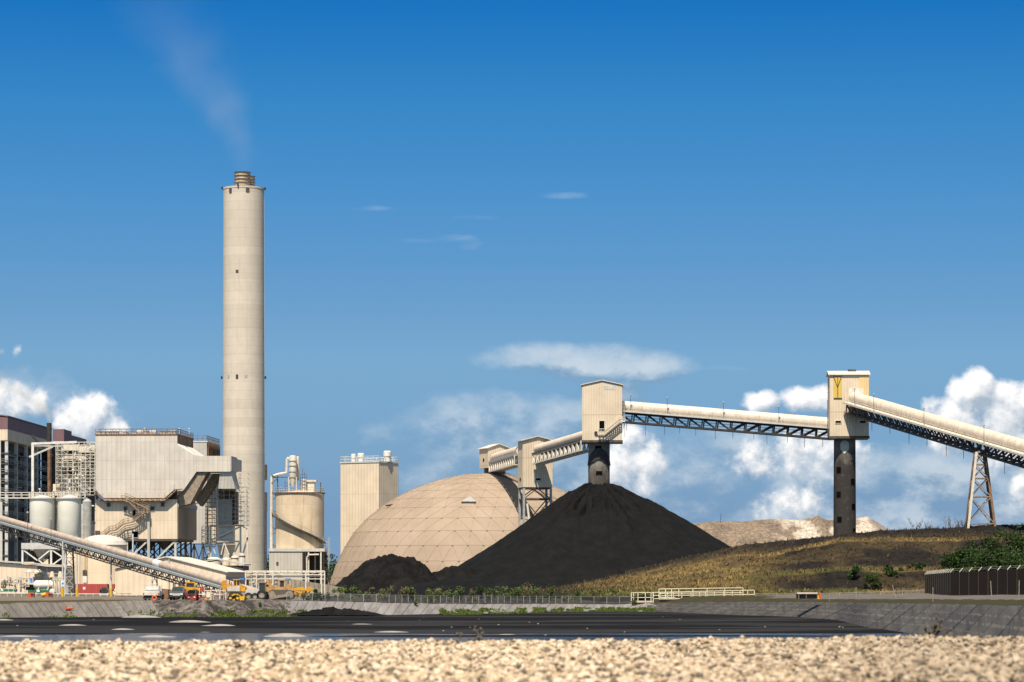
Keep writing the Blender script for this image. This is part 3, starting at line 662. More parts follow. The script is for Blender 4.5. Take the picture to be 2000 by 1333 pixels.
# brown spoil heap behind the bank
SK = [1200,1300,1360,1400,1450,1480,1520,1560,1598,1615,1640,1670,1694,1716,1739,1775,1820]
SV = [1040,1030,1021,1017,1018,1015,1012,1015,1007,1014,1016,1013,1007,1019,1036,1052,1075]
sc = np.arange(1200, 1821, 2.5); T = np.linspace(0, 1, 46); SC, TT = np.meshgrid(sc, T)
ridge = CZ+(HZ-np.interp(sc, SK, SV))/F*720
YY = 684+TT*72; prof = np.interp(TT, [0, .12, .5, .62, 1], [0, .16, 1.0, .97, 0])
XX = (SC-1000)/F*720; SZ = prof*ridge[None]; env = np.sin(np.clip(prof, 0, 1)*math.pi/2)
SZ = SZ + fbm(XX, YY, 6, 5, 61)*1.3*(prof*(1-prof)*4*.8+.15) 
cb = np.ones(SC.shape+(3,))*np.array([.24,.185,.135]); nb = fbm(XX, SZ*2.2, 7, 5, 71)
cb = lerp(cb, np.ones(cb.shape)*np.array([.52,.45,.37]), st(nb, .02, .22)*st(SC, 1480, 1560))
cb = lerp(cb, np.ones(cb.shape)*np.array([.60,.53,.44]), st(-prof, -.36, -.2)*.9)
cb = lerp(cb, np.ones(cb.shape)*np.array([.55,.47,.38]), st(SC, 1650, 1675)*.8)
cb = lerp(cb, np.ones(cb.shape)*np.array([.15,.12,.10]), st(nb, -.05, -.3)*.6)
m2 = bpy.data.materials['bank_soil'].copy(); m2.name = 'spoil_soil'
spoil = npmesh('spoil_heap', np.stack([XX, YY, SZ-.1], -1).reshape(-1, 3), grid_faces(*SC.shape), m2, True, cb.reshape(-1, 3))
tag(spoil, 'long brown and chalky spoil heap behind the grassy bank', 'spoil heap')
# ================================================================ DOME, TOWERS, GALLERIES, STACK, SILO
# ---- chimney stack
SY = 760.0; sxc = X(476, SY)
stk = thing('chimney_stack', 'very tall round concrete chimney stack with two short flues on top', 'chimney stack', (sxc, SY, 0))
zt = Zp(368, SY)
q = MB(); q.lathe([(5.75, 0), (5.6, zt*.35), (5.42, zt-2.2), (5.42, zt-.5), (5.5, zt-.5), (5.5, zt), (4.9, zt), (4.9, zt-.4), (0.01, zt-.4)], n=96)
q.build('shaft', M['concrete'], stk, smooth=True)
M['flue'] = mat('flue_plate', (.46,.36,.25), .6, .15, dirt=(.2,.12,.08), dirt_amt=.6)
for (px, py, rp_, dy) in ((473.5, 337, 2.05, -1.2), (486.5, 345, 1.45, 2.4)):
    q = MB(); z1 = Zp(py, SY+dy); z0 = zt-.5; pr = [(rp_, z0)]
    n = 5
    for i in range(1, n+1):
        z = z0+(z1-z0)*i/n; pr += [(rp_, z-.16), (rp_+.14, z-.16), (rp_+.14, z), (rp_, z)]
    pr += [(rp_-.15, z1), (rp_-.15, z1-1)]
    q.lathe(pr, (X(px, SY+dy)-sxc, dy, 0), 40); f = q.build('flue', M['flue'], stk, smooth=True)
    q = MB()
    for i in range(1, n+1):
        z = z0+(z1-z0)*i/n; q.lathe([(rp_+.15, z-.17), (rp_+.2, z-.17), (rp_+.2, z+.0), (rp_+.15, z)], (X(px, SY+dy)-sxc, dy, 0), 40)
    q.build('hoop', M['dkgrey'], f)
def onstack(px, py, w, h, name, matn, d=.14):
    x = X(px, SY)-sxc; r = 5.46; y = -math.sqrt(max(0.2, r*r-x*x)); z = Zp(py, SY); q = MB(); a = math.atan2(x, -y)
    c, s = math.cos(a), math.sin(a)
    vs = []
    for dz in (-h/2, h/2):
        for (lx, ly) in ((-w/2, -d), (w/2, -d), (w/2, .5), (-w/2, .5)): vs.append((x+lx*c-ly*s, y+lx*s+ly*c, z+dz))
    q.hexa(vs[:4], vs[4:]); return q.build(name, M[matn], stk)
for px, py, w, h, mm in ((453.5, 377, .8, 1.1, 'dkgrey'), (487, 376, .9, 1.1, 'dkgrey'), (467, 534, .75, .7, 'dkgrey'), (450, 738, .6, 1.0, 'grey'), (467, 739, .65, 1.2, 'dark'), (484, 738, .7, .7, 'grey')):
    onstack(px, py, w, h, 'vent_opening', mm)
for px, py in ((437, 371), (515.5, 371), (435.5, 740), (516, 740), (469, 368)):
    x = X(px, SY)-sxc; z = Zp(py, SY); y = -math.sqrt(max(0.05, 5.45**2-x*x)) if abs(x) < 5.4 else 0; q = MB()
    q.bar((x*.97, y*.97, z), (x*1.05, y*1.05, z), .12); q.lathe([(.05, -.1), (.24, .0), (.24, .5), (.12, .72)], (x*1.06, y*1.06, z), 8, True, True)
    q.build('warning_light', M['dark'], stk)
q = MB()
for z0, z1, w in ((Zp(938, SY), Zp(908, SY), .8), (Zp(1000, SY), Zp(962, SY), .8), (0.2, Zp(1000, SY), .7)): q.box(5.45, 5.4+w, -.5, .9, z0, z1)
q.build('lift_shaft', M['dkgrey'], stk)
q = MB()
for i in range(120):
    z = 2+i*.85
    if z < zt-2: q.bar((5.62, -.9, z), (5.62, -.45, z), .05)
q.bar((5.62, -.9, 2), (5.5, -.9, zt-2), .06); q.bar((5.62, -.45, 2), (5.5, -.45, zt-2), .06); q.build('ladder', M['grey'], stk)
# small cone scars are part of the concrete

# ---- storage dome
DY = 665.0; dxc = X(951, DY); k = DY/F
prof = [(0,924),(48,928),(95,938),(135,952),(172,969),(206,990),(239,1018),(262,1044),(280,1074),(295,1106),(306,1138),(309,1160)]
rr = np.array([p[0]*k for p in prof]); zz_ = np.array([Zp(p[1], DY) for p in prof]); zz_[0] = Zp(924, DY)
arc = np.concatenate([[0], np.cumsum(np.hypot(np.diff(rr), np.diff(zz_)))]); NR = 13
dome = thing('storage_dome', 'huge beige ribbed storage dome of triangular panels behind the coal', 'dome', (dxc, DY, 0))
m, t, b = newmat('dome_panel'); co = N(t, 'ShaderNodeTexCoord').outputs['Object']
c = mixc(t, mapr(t, noise_tex(t, co, .12, 5, .6), .3, .7), (.285,.217,.160), (.335,.262,.198))
c = mixc(t, mth(t, 'MULTIPLY', mapr(t, noise_tex(t, co, 1.0, 6, .7, (.8, .8, .12)), .5, .75), .28), c, (.22,.165,.115))
c = mixc(t, mth(t, 'MULTIPLY', mapr(t, noise_tex(t, co, .5, 6, .7), .55, .75), .2), c, (.30,.25,.20))
at = N(t, 'ShaderNodeVertexColor', layer_name='tint'); c = mixc(t, 1.0, c, at.outputs[0], 'MULTIPLY')
t.links.new(c, b.inputs['Base Color']); b.inputs['Roughness'].default_value = .75; b.inputs['Specular IOR Level'].default_value = .12; M['dome'] = m
rings = [[Vector((0, 0, float(zz_[0])))]]
for i in range(1, NR+1):
    s_ = arc[-1]*i/NR; r = float(np.interp(s_, arc, rr)); z = float(np.interp(s_, arc, zz_)); n = min(6*i, 60)
    off = (i-10)*math.pi/60 if i > 10 else 0
    rings.append([Vector((r*math.cos(2*math.pi*j/n+off+.3), r*math.sin(2*math.pi*j/n+off+.3), z)) for j in range(n)])
tris = []
for i in range(NR):
    A_, B_ = rings[i], rings[i+1]; na, nb = len(A_), len(B_)
    if na == 1: tris += [(A_[0], B_[j], B_[(j+1) % nb]) for j in range(nb)]; continue
    if na == nb:
        for j in range(na): tris += [(A_[j], B_[j], A_[(j+1) % na]), (A_[(j+1) % na], B_[j], B_[(j+1) % nb])]
        continue
    ia = ib = 0
    while ia < na or ib < nb:
        if ib < nb and (ia >= na or (ib+.5)/nb <= (ia+.5)/na): tris.append((A_[ia % na], B_[ib % nb], B_[(ib+1) % nb])); ib += 1
        else: tris.append((A_[ia % na], B_[ib % nb], A_[(ia+1) % na])); ia += 1
vv_, ff_, cc2 = [], [], []
for a_, b_, c_ in tris:
    o_ = len(vv_); vv_ += [a_[:], b_[:], c_[:]]; ff_.append((o_, o_+1, o_+2)); h = random.uniform(.96, 1.03); cc2 += [(h, h, h)]*3
# subdivide smoothly so the shell stays round between seams
def shell(p):
    r = math.hypot(p[0], p[1]); 
    z = float(np.interp(r, rr, zz_)); return (p[0], p[1], z)
V4, F4, C4 = [], [], []
for (a_, b_, c_), fi in zip(tris, range(len(tris))):
    n = 3; idx = {}; o_ = len(V4); h = cc2[fi*3]
    for i in range(n+1):
        for j in range(n+1-i):
            p = a_*(1-(i+j)/n)+b_*(i/n)+c_*(j/n); R_ = math.hypot(p.x, p.y)
            Rt = (math.hypot(a_.x, a_.y)*(1-(i+j)/n)+math.hypot(b_.x, b_.y)*(i/n)+math.hypot(c_.x, c_.y)*(j/n))
            s = (Rt/R_ if R_ > .01 else 1); s = 1+(s-1)*.92; p2 = Vector((p.x*s, p.y*s, 0)); zq = float(np.interp(p2.length, rr, zz_)); p2.z = zq*.92+p.z*.08
            idx[(i, j)] = len(V4); V4.append(p2[:]); C4.append(h)
    for i in range(n):
        for j in range(n-i):
            F4.append((idx[(i, j)], idx[(i+1, j)], idx[(i, j+1)]))
            if i+j < n-1: F4.append((idx[(i+1, j)], idx[(i+1, j+1)], idx[(i, j+1)]))
sh = npmesh('shell', np.array(V4), np.array(F4), M['dome'], False, np.array(C4)); sh.parent = dome
bm = bmesh.new(); bm.from_mesh(sh.data); bmesh.ops.recalc_face_normals(bm, faces=bm.faces); bm.to_mesh(sh.data); bm.free()
seams = set()
q = MB(); hub = MB()
for t3 in tris:
    for a_, b_ in ((t3[0], t3[1]), (t3[1], t3[2]), (t3[2], t3[0])):
        key = tuple(sorted([tuple(round(x, 2) for x in a_), tuple(round(x, 2) for x in b_)]))
        if key in seams: continue
        seams.add(key)
        if a_.y > 12 and b_.y > 12: continue
        prev = None
        for i in range(4):
            p = a_.lerp(b_, i/3); R_ = math.hypot(p.x, p.y); Rt = math.hypot(a_.x, a_.y)*(1-i/3)+math.hypot(b_.x, b_.y)*i/3; s = 1+((Rt/R_ if R_ > .01 else 1)-1)*.92
            p2 = Vector((p.x*s, p.y*s, 0)); p2.z = float(np.interp(p2.length, rr, zz_))*.92+p.z*.08+.02
            if prev is not None: q.bar(prev, p2, .06, .04)
            prev = p2
M['seam'] = mat('dome_seam', (.265,.203,.145), .7, .1)
q.cur = 1; hub = q
for rg in rings:
    for p in rg:
        if p.y < 10: hub.lathe([(.26, -.1), (.26, .06), (.1, .1)], p, 6, False, True)
hub.build('seam', [M['seam'], mat('dome_hub', (.34,.27,.20), .6, .1)], dome)
def domept(px, py):  # point on the shell facing the camera
    best = None
    for i in range(400):
        Y = DY-38+i*.15; p = P(px, py, Y)-Vector((dxc, DY, 0)); r = math.hypot(p.x, p.y)
        if r < rr[-1] and p.z <= float(np.interp(r, rr, zz_)): return p
    return P(px, py, DY-20)-Vector((dxc, DY, 0))
a_, b_, c_ = domept(901, 983), domept(930, 983), domept(918, 971)
q = MB(); o3 = Vector((0, -.5, .35)); q.add([a_+o3, b_+o3, c_+o3*.6, a_, b_, c_], [(0,1,2),(0,3,4,1),(1,4,5,2),(2,5,3,0),(3,5,4)]); q.build('vent_hood', M['grey'], dome)
p = domept(760, 990); q = MB(); q.bar(p+Vector((-.8,-.1,.2)), p+Vector((.9,-.1,.45)), .35); q.build('vent_slot', M['dark'], dome)
q = MB(); q.lathe([(37.4, 0), (37.4, 1.6), (36.9, 1.6)], n=96); q.build('base_ring', M['wallconc'], dome)
# dark ribbed access strip climbing over the shell on its right side
q = MB(); q2 = MB(); tops = []
for i in range(40):
    f = i/39; a = rad(-72+f*34); r = 1.5+f*34.5
    x, y = r*math.cos(a), r*math.sin(a); z = float(np.interp(r, rr, zz_))+.12; tops.append(Vector((x, y, z)))
for a_, b_ in zip(tops, tops[1:]):
    d = (b_-a_).normalized(); s_ = d.cross(Vector((0,0,1))).normalized(); nn_ = s_.cross(d)
    q2.bar(a_+s_*.4, b_+s_*.4, .08); q2.bar(a_+s_*.4+nn_*.9, b_+s_*.4+nn_*.9, .06); q2.bar(a_-s_*.4+nn_*.9, b_-s_*.4+nn_*.9, .06)
    for k2 in range(2): p = a_.lerp(b_, k2/2); q2.bar(p+s_*.4, p+s_*.4+nn_*.9, .06); q2.bar(p-s_*.4, p+s_*.4, .25, .06)
q2.build('ladder_walk', M['dkgrey'], dome)

# ---- covered belt gallery on a truss
def gallery(label, A, B, r, drop, w, bay, cm, tm, bm_, style='N', rails=True, hang=0, lamps=(), railm='lgrey', deckh=.35, cw=.22, seg=2.4, ext=.9):
    A = Vector(A); B = Vector(B); th = thing('conveyor_gallery', label, 'conveyor', A)
    t_ = (B-A); L = t_.length; t_.normalize(); s_ = t_.cross(Vector((0,0,1))).normalized(); u_ = s_.cross(t_)
    at_ = lambda l, s, u: A+t_*l+s_*s+u_*u
    q = MB(); ns = max(1, int(L/seg)); n = 20
    for i in range(ns):
        l0, l1 = L*i/ns, L*(i+1)/ns-.07; rj = r*(1+random.uniform(-.012, .018)); arcs = [rad(-150+300*j/n+90) for j in range(n+1)]
        vs = [at_(l0, rj*math.cos(a), rj*math.sin(a)) for a in arcs]+[at_(l1, rj*math.cos(a), rj*math.sin(a)) for a in arcs]
        q.add(vs, [(j, j+1, j+n+2, j+n+1) for j in range(n)]+[tuple(range(n, -1, -1)), tuple(range(n+1, 2*n+2))])
    q.cur = 1
    for i in range(ns+1):
        l = L*i/ns-.035; rj = r*.985; vs = []
        for j in range(n+1):
            a = rad(-150+300*j/n+90); vs.append((l, rj*math.cos(a), rj*math.sin(a)))
        q.add([at_(l-.1, y, z) for l, y, z in vs]+[at_(l+.1, y, z) for l, y, z in vs], [(j, j+1, j+n+2, j+n+1) for j in range(n)])
    q.build('belt_cover', [M[cm], M['rust'] if cm == 'tantube' else M['grey']], th, True, angle=rad(35))
    q = MB(); h0, h1 = -r*.8, -r*.8-deckh
    def bx(s0, s1, u0, u1, l0=0, l1=L):
        c = [(s0,u0),(s1,u0),(s1,u1),(s0,u1)]
        q.add([at_(l0, a, b) for a, b in c]+[at_(l1, a, b) for a, b in c], [(0,3,2,1),(4,5,6,7),(0,1,5,4),(1,2,6,5),(2,3,7,6),(3,0,4,7)])
    bx(-w/2-ext, w/2+ext, h1, h0); q.build('deck', M[bm_], th, True)
    q = MB(); ut, ub = h1-.12, -drop
    for s in (-w/2, w/2):
        q.bar(at_(0, s, ut), at_(L, s, ut), cw); q.bar(at_(0, s, ub), at_(L, s, ub), cw*1.15)
    nb = max(2, int(L/bay))
    for i in range(nb+1):
        l = L*i/nb
        for s in (-w/2, w/2): q.bar(at_(l, s, ut), at_(l, s, ub), cw*.75)
        q.bar(at_(l, -w/2, ub), at_(l, w/2, ub), cw*.7)
        if i < nb:
            l2 = L*(i+1)/nb
            for s in (-w/2, w/2):
                if style == 'V': q.bar(at_(l, s, ut), at_((l+l2)/2, s, ub), cw*.75); q.bar(at_((l+l2)/2, s, ub), at_(l2, s, ut), cw*.75)
                elif (i < nb/2): q.bar(at_(l, s, ut), at_(l2, s, ub), cw*.8)
                else: q.bar(at_(l, s, ub), at_(l2, s, ut), cw*.8)
            q.bar(at_(l, -w/2, ub), at_(l2, w/2, ub), cw*.5)
    q.build('truss', M[tm], th, True)
    if rails:
        q = MB()
        for s in (-w/2-.85, w/2+.85):
            for hh in (.5, 1.0): q.bar(at_(0, s, h0+hh), at_(L, s, h0+hh), .06)
            for i in range(int(L/2.2)+1): q.bar(at_(i*2.2, s, h0), at_(i*2.2, s, h0+1.0), .06)
        q.build('handrail', M[railm], th, True)
        if hang:
            q = MB()
            for sg in (-1, 1):
                for uu in (.35, .62): q.bar(at_(0, sg*w/2*1.02, ut+(ub-ut)*uu), at_(L, sg*w/2*1.02, ut+(ub-ut)*uu), .06)
            q.build('cable_run', M['dkgrey'], th, True)
    if hang:
        for i in range(hang):
            l = L*(i+.6)/hang+random.uniform(-.6, .6); q = MB(); p = at_(min(L, l), w/2, ub); d = random.uniform(1.3, 2.4); q.bar(p, p-Vector((0,0,d)), .09); q.build('hanging_rod', M['dkgrey'], th, True)
    for l in lamps:
        q = MB(); p = at_(L*l, w/2+.85, h0); pt = p+Vector((0,0,3.1)); q.bar(p, pt, .08); lp = q.build('lamp_post', M['dkgrey'], th, True)
        q = MB(); q.lathe([(.05, 0), (.19, .05), (.19, .24), (.1, .34)], pt-A, 8, True, True); q.build('lamp_head', M['grey'], lp)
    return th, at_, L
g0 = gallery('short beige conveyor gallery between the dome headhouse and the middle transfer house', P(966, 895, 661), P(1016, 880, 631), 1.05, 3.2, 2.6, 2.4, 'beigetube', 'offwhite', 'grey', 'V', False, cw=.24, ext=.2)
g1 = gallery('beige conveyor gallery with white lattice rising to the gabled tower over the coal', P(1051, 878, 619), P(1146, 850, 590), 1.05, 3.2, 2.6, 2.4, 'beigetube', 'offwhite', 'dkgrey', 'V', False, cw=.24, ext=.2)
g2 = gallery('long beige conveyor gallery on a black truss between the two tall transfer towers', P(1211, 793.5, 588), P(1624, 827, 580), 1.12, 3.25, 3.0, 2.75, 'beigetube', 'dark', 'lgrey', 'N', True, 12, (.06, .235, .5, .76), cw=.34)
p0 = P(1668, 777, 573); p1 = P(2000, 872, 505)
g3 = gallery('long conveyor gallery sloping down to the right over the grassy bank', p0, p0+(p1-p0)*1.55, 1.15, 3.3, 3.0, 2.9, 'beigetube', 'dkgrey', 'offwhite', 'N', True, 14, (.05, .13, .33, .55, .74), 'offwhite', cw=.32)
g4a, g4b = P(-60, 995, 535), P(505, 1158, 416)
g4 = gallery('low tan conveyor gallery slanting down across the plant yard at the left', g4a, g4b, .56, 2.05, 1.5, 3.0, 'tantube', 'dark', 'blue_grey', 'V', False, 0, (.28, .37), 'grey', .36, .13, 2.3, .12)
q = MB(); L4 = (g4b-g4a).length; t4 = (g4b-g4a).normalized(); pA = g4a+t4*L4*.70; pB = pA+t4*2.5; q.tube(pA, pB, .60, 16); q.build('repair_sleeve', M['white'], g4[0], True)

def windowp(q_par, x, z, w, h, y=-.06, name='window', matn='black', frame=None):
    q = MB(); q.box(x-w/2, x+w/2, y, .05, z-h/2, z+h/2); o = q.build(name, M[matn], q_par)
    if frame:
        q = MB(); e = .1
        q.box(x-w/2-e, x+w/2+e, y-.08, y-.005, z-h/2-e, z-h/2); q.box(x-w/2-e, x+w/2+e, y-.08, y-.005, z+h/2, z+h/2+e)
        q.box(x-w/2-e, x-w/2, y-.08, y-.005, z-h/2, z+h/2); q.box(x+w/2, x+w/2+e, y-.08, y-.005, z-h/2, z+h/2); q.build('frame', M[frame], o)
    return o
class Fr:
    """a building frame: origin at the left front corner, x along the front, y into the depth"""
    def __init__(s, px, Y, a): s.a = rad(a); s.Y = Y; s.X = X(px, Y); s.c = math.cos(s.a); s.s = math.sin(s.a)
    def x(s, px):
        u = (px-1000)/F; return (u*s.Y-s.X)/(s.c+u*s.s)
    def z(s, py, x=0, y=0): Y = s.Y-x*s.s+y*s.c; return CZ+(HZ-py)*Y/F
    def y(s, px, x):
        u = (px-1000)/F; X1 = s.X+x*s.c; Y1 = s.Y-x*s.s; return (u*Y1-X1)/(s.s-u*s.c)
    def thing(s, name, label, cat, group=None): return thing(name, label, cat, (s.X, s.Y, 0), -s.a, group)
def gable(q, x0, x1, y0, y1, z0, ze, za, xa=None):
    xa = (x0+x1)/2 if xa is None else xa
    q.prism([(x0, z0), (x1, z0), (x1, ze), (xa, za), (x0, ze)], y0, y1)
def roofsheet(q, x0, x1, y0, y1, ze, za, xa=None, t=.18, o=.25):
    xa = (x0+x1)/2 if xa is None else xa; sl = (za-ze)/(xa-x0); sr = (za-ze)/(x1-xa)
    q.prism([(x0-o, ze-sl*o+.03), (xa, za+.03), (x1+o, ze-sr*o+.03), (x1+o, ze-sr*o+t), (xa, za+t+.02), (x0-o, ze-sl*o+t)], y0-o, y1+o)

# ---- tall gabled transfer tower on the coal column
f = Fr(1137, 584, 2); T1 = f.thing('transfer_tower', 'gabled beige transfer tower standing on a stained column out of the coal pile', 'transfer tower', 'transfer towers of the coal conveyors')
x1 = f.x(1215); zb, ze, za = f.z(860, 4), f.z(752.5, 4), f.z(744, 4)
q = MB(); gable(q, 0, x1, 0, 8, zb, ze, za); q.build('cladding', M['tower'], T1)
q = MB(); roofsheet(q, 0, x1, 0, 8, ze, za); q.build('roof', M['offwhite'], T1)
q = MB(); q.box(-.12, x1+.15, -.12, 8.1, zb-.45, zb-.003); q.build('floor_frame', M['dkgrey'], T1)
windowp(T1, f.x(1190), f.z(758, 5), 2.5, .75, -.03, 'skylight_panel', 'lgrey')
windowp(T1, f.x(1175.5), f.z(832, 4), 1.05, 2.0, -.04, 'door_opening', 'black', 'offwhite')
q = MB(); cxx = (f.x(1148.5)+f.x(1191))/2; rc = 2.23
q.lathe([(rc, zb-.5), (rc, -1)], (cxx, 4, 0), 48); co_ = q.build('column', M['coalconc'], T1, smooth=True)
def colopen(par, cxx, cyy, rc, px, py, w, h, f, matn='black', name='opening'):
    x = f.x(px); dx = x-cxx; y = cyy-math.sqrt(max(.05, rc*rc-dx*dx)); a = math.atan2(dx, cyy-y); z = f.z(py, x, y); c, s = math.cos(a), math.sin(a); q = MB(); vs = []
    for dz in (-h/2, h/2):
        for lx, ly in ((-w/2, -.06), (w/2, -.06), (w/2, .4), (-w/2, .4)): vs.append((x+lx*c-ly*s, y+lx*s+ly*c, z+dz))
    q.hexa(vs[:4], vs[4:]); return q.build(name, M[matn], par)
colopen(T1, cxx, 4, rc, 1168.5, 876, 1.3, 1.0, f); colopen(T1, cxx, 4, rc, 1170, 924, 1.25, .75, f)
# soot cone around the upper opening: coal dust shroud
q = MB(); vs = []; n = 24
for i in range(n+1):
    a = rad(-90-80+160*i/n); zt_ = f.z(880-6*math.cos(rad(-80+160*i/n)), 4)-abs(i-n/2)**1.6*.045; zb_ = f.z(896, 4)-abs(i-n/2)**1.3*.05
    if abs(i-n/2) < 3: zb_ += .2
    vs += [(cxx+(rc+.12)*math.cos(a), 4+(rc+.12)*math.sin(a), zt_), (cxx+(rc+.22)*math.cos(a), 4+(rc+.22)*math.sin(a), zb_-.3)]
q.add(vs, [(2*i, 2*i+1, 2*i+3, 2*i+2) for i in range(n)]); q.build('dust_shroud', M['dark'], T1)
# stair with landing on the front right
def stair(par, p, q2, w=.9, rail=1.0, matn='offwhite', tread='lgrey', up=True, name='stair', n=None):
    p = Vector(p); q2 = Vector(q2); d = q2-p; hd = Vector((d.x, d.y, 0)).normalized(); sd = Vector((-hd.y, hd.x, 0)); q = MB()
    n = n or max(2, int(abs(d.z)/.3) or int(d.length/.6))
    for s in (-w/2, w/2):
        q.bar(p+sd*s, q2+sd*s, .12, .25)
    st_ = q.build(name, M[matn], par); q = MB()
    for i in range(n): c = p+d*((i+.5)/n); q.bar(c-sd*w/2, c+sd*w/2, .28, .06, up=(0,0,1))
    q.build('tread', M[tread], st_); q = MB()
    for s in (-w/2, w/2):
        for h in (rail*.5, rail): q.bar(p+sd*s+Vector((0,0,h)), q2+sd*s+Vector((0,0,h)), .07)
        for i in range(max(2, int(d.length/1.3))+1): c = p+d*(i/max(2, int(d.length/1.3)))+sd*s; q.bar(c, c+Vector((0,0,rail)), .06)
    q.build('handrail', M[matn], st_); return st_
zl = f.z(848, 4); xr = f.x(1181); 
stair(T1, (f.x(1167), -.75, zl), (xr, -.75, zl)); stair(T1, (xr, -.75, zl), (f.x(1210), -.75, f.z(824, 8))); stair(T1, (f.x(1210), -.75, f.z(824, 8)), (f.x(1221), -.75, f.z(824, 8)))
q = MB(); xx_ = f.x(1220); zq = f.z(824, 8)
for x in (x1+.2, xx_): 
    for y in (-.5, 1.5): q.bar((x, y, zq-3.2 if x > x1+.3 and y < 0 else zq-.4), (x, y, f.z(779, 8)), .1)
for z in (zq, zq+1.2, zq+2.4, zq+3.6, f.z(779, 8)): q.bar((x1+.2, -.5, z), (xx_, -.5, z), .09)
q.bar((x1, -.5, zq-2.2), (xx_, -.5, zq-.2), .1); q.build('landing_frame', M['grey'], T1)
q = MB(); q.lathe([(.35, -.1), (.35, .1)], (0, 0, 0), 14, True, True); o = q.build('fan', M['dark'], T1); o.rotation_euler = (rad(90), 0, 0); o.location = (f.x(1164), -.2, f.z(846, 4))

# ---- shed roofed transfer tower on the tall column at right
f = Fr(1620.5, 574, 3); T3 = f.thing('transfer_tower', 'beige transfer tower with yellow panels on a tall sooty concrete column at the right', 'transfer tower', 'transfer towers of the coal conveyors')
x1 = f.x(1697); zb, zt3 = f.z(852, 4), f.z(733, 4); D = 7.0
q = MB(); q.box(0, x1, 0, D, zb, zt3); q.build('cladding', M['tower'], T3)
q = MB(); q.prism([(-.35, zt3+.0), (D*.5, zt3+.95), (D*.5, zt3+1.1), (-.35, zt3+.18)], -.3, x1+.3, 'x'); q.prism([(D*.5, zt3+.95), (D+.3, zt3+.1), (D+.3, zt3+.25), (D*.5, zt3+1.1)], -.3, x1+.3, 'x'); q.build('roof', M['offwhite'], T3)
q = MB(); q.prism([(0, zt3-.01), (D*.5, zt3+.93), (D, zt3-.01)], .02, x1-.02, 'x'); q.build('roof_gable', M['tower'], T3)
q = MB(); q.box(f.x(1658), f.x(1674), D*.5-.8, D*.5+.5, zt3+.8, zt3+1.35); q.build('roof_vent', M['dkgrey'], T3)
q = MB(); q.box(-.15, x1+.15, -.15, D+.1, zb-.5, zb-.003); q.build('floor_frame', M['dkgrey'], T3)
M['ypanel'] = clad('yellowed_translucent_sheet', (.66,.45,.10), rib=.5, seam=9, amt=.2)
M['ypanel2'] = clad('faded_yellow_sheet', (.74,.54,.26), rib=.45, seam=9, amt=.2)
q = MB(); q.box(f.x(1628), f.x(1644.5), -.09, .02, f.z(778, 2), f.z(736, 2)); o = q.build('yellow_panel', M['ypanel'], T3)
q = MB(); xa_, xb_ = f.x(1628), f.x(1644.5)
for (a_, b_) in (((xa_, 736), (f.x(1636), 757)), ((f.x(1643), 736), (f.x(1636), 757)), ((f.x(1636), 757), (f.x(1636.4), 771)), ((xa_, 736), (xb_, 736)), ((xa_, 778), (xb_, 778)), ((f.x(1636), 736), (f.x(1636), 778))): q.bar((a_[0], -.14, f.z(a_[1], 2)), (b_[0], -.14, f.z(b_[1], 2)), .09)
q.build('brace', M['dark'], o)
q = MB(); q.box(f.x(1678), x1+.02, -.06, .02, f.z(773, 7), f.z(734, 7)); q.build('faded_panel', M['ypanel2'], T3)
q = MB(); q.box(f.x(1658), f.x(1686), -.12, .02, f.z(775, 5), f.z(760, 5)); q.build('gallery_collar', M['white'], T3)
for px in (1637, 1685): windowp(T3, f.x(px), f.z(824.5, 4), 1.1, .45, -.04, 'window', 'black', 'offwhite')
q = MB(); cxx = (f.x(1631)+f.x(1673))/2; rc = 2.2; q.lathe([(rc, zb-.5), (rc+.12, 4)], (cxx, 3.6, 0), 48); q.build('column', M['coalconc2'], T3, smooth=True)
for px, py in ((1639, 918), (1667, 941), (1639, 966), (1668.5, 990), (1640.5, 1015), (1670, 1038)): colopen(T3, cxx, 3.6, rc+.06, px, py, .95, 1.15, f)
colopen(T3, cxx, 3.6, rc+.05, 1666, 894, 1.0, 1.2, f, 'dkgrey', 'hatch')
# pale shield where the old chute was
q = MB(); pts = []
for a, zt_, zb_ in ((-28, 864, 879), (-20, 861.5, 883), (-10, 860.5, 886), (0, 860, 884.5), (-34, 866, 876)): pass
xs = [(-26, 866, 877), (-20, 862.5, 880), (-12, 860.5, 884), (-4, 860, 886.5), (4, 860.5, 883), (12, 862.5, 880), (18, 866, 876)]
vs = []
for a, zt_, zb_ in xs:
    aa = rad(-90+a); vs += [(cxx+(rc+.1)*math.cos(aa), 3.6+(rc+.1)*math.sin(aa), f.z(zt_, 3)), (cxx+(rc+.1)*math.cos(aa), 3.6+(rc+.1)*math.sin(aa), f.z(zb_, 3))]
q.add(vs, [(2*i, 2*i+1, 2*i+3, 2*i+2) for i in range(len(xs)-1)]); q.build('pale_plate', mat('bare_concrete', (.50,.47,.39), .9, .1), T3)
q = MB(); 
for i in range(5): q.bar((-.35, -.4, zb+1+i*2.6), (-.35, .9, zb+1+i*2.6), .1)
q.bar((-.4, -.4, zb), (-.4, -.4, zt3-5), .09); q.bar((-.4, .6, zb), (-.4, .6, zt3-5), .09); q.build('ladder', M['dkgrey'], T3)

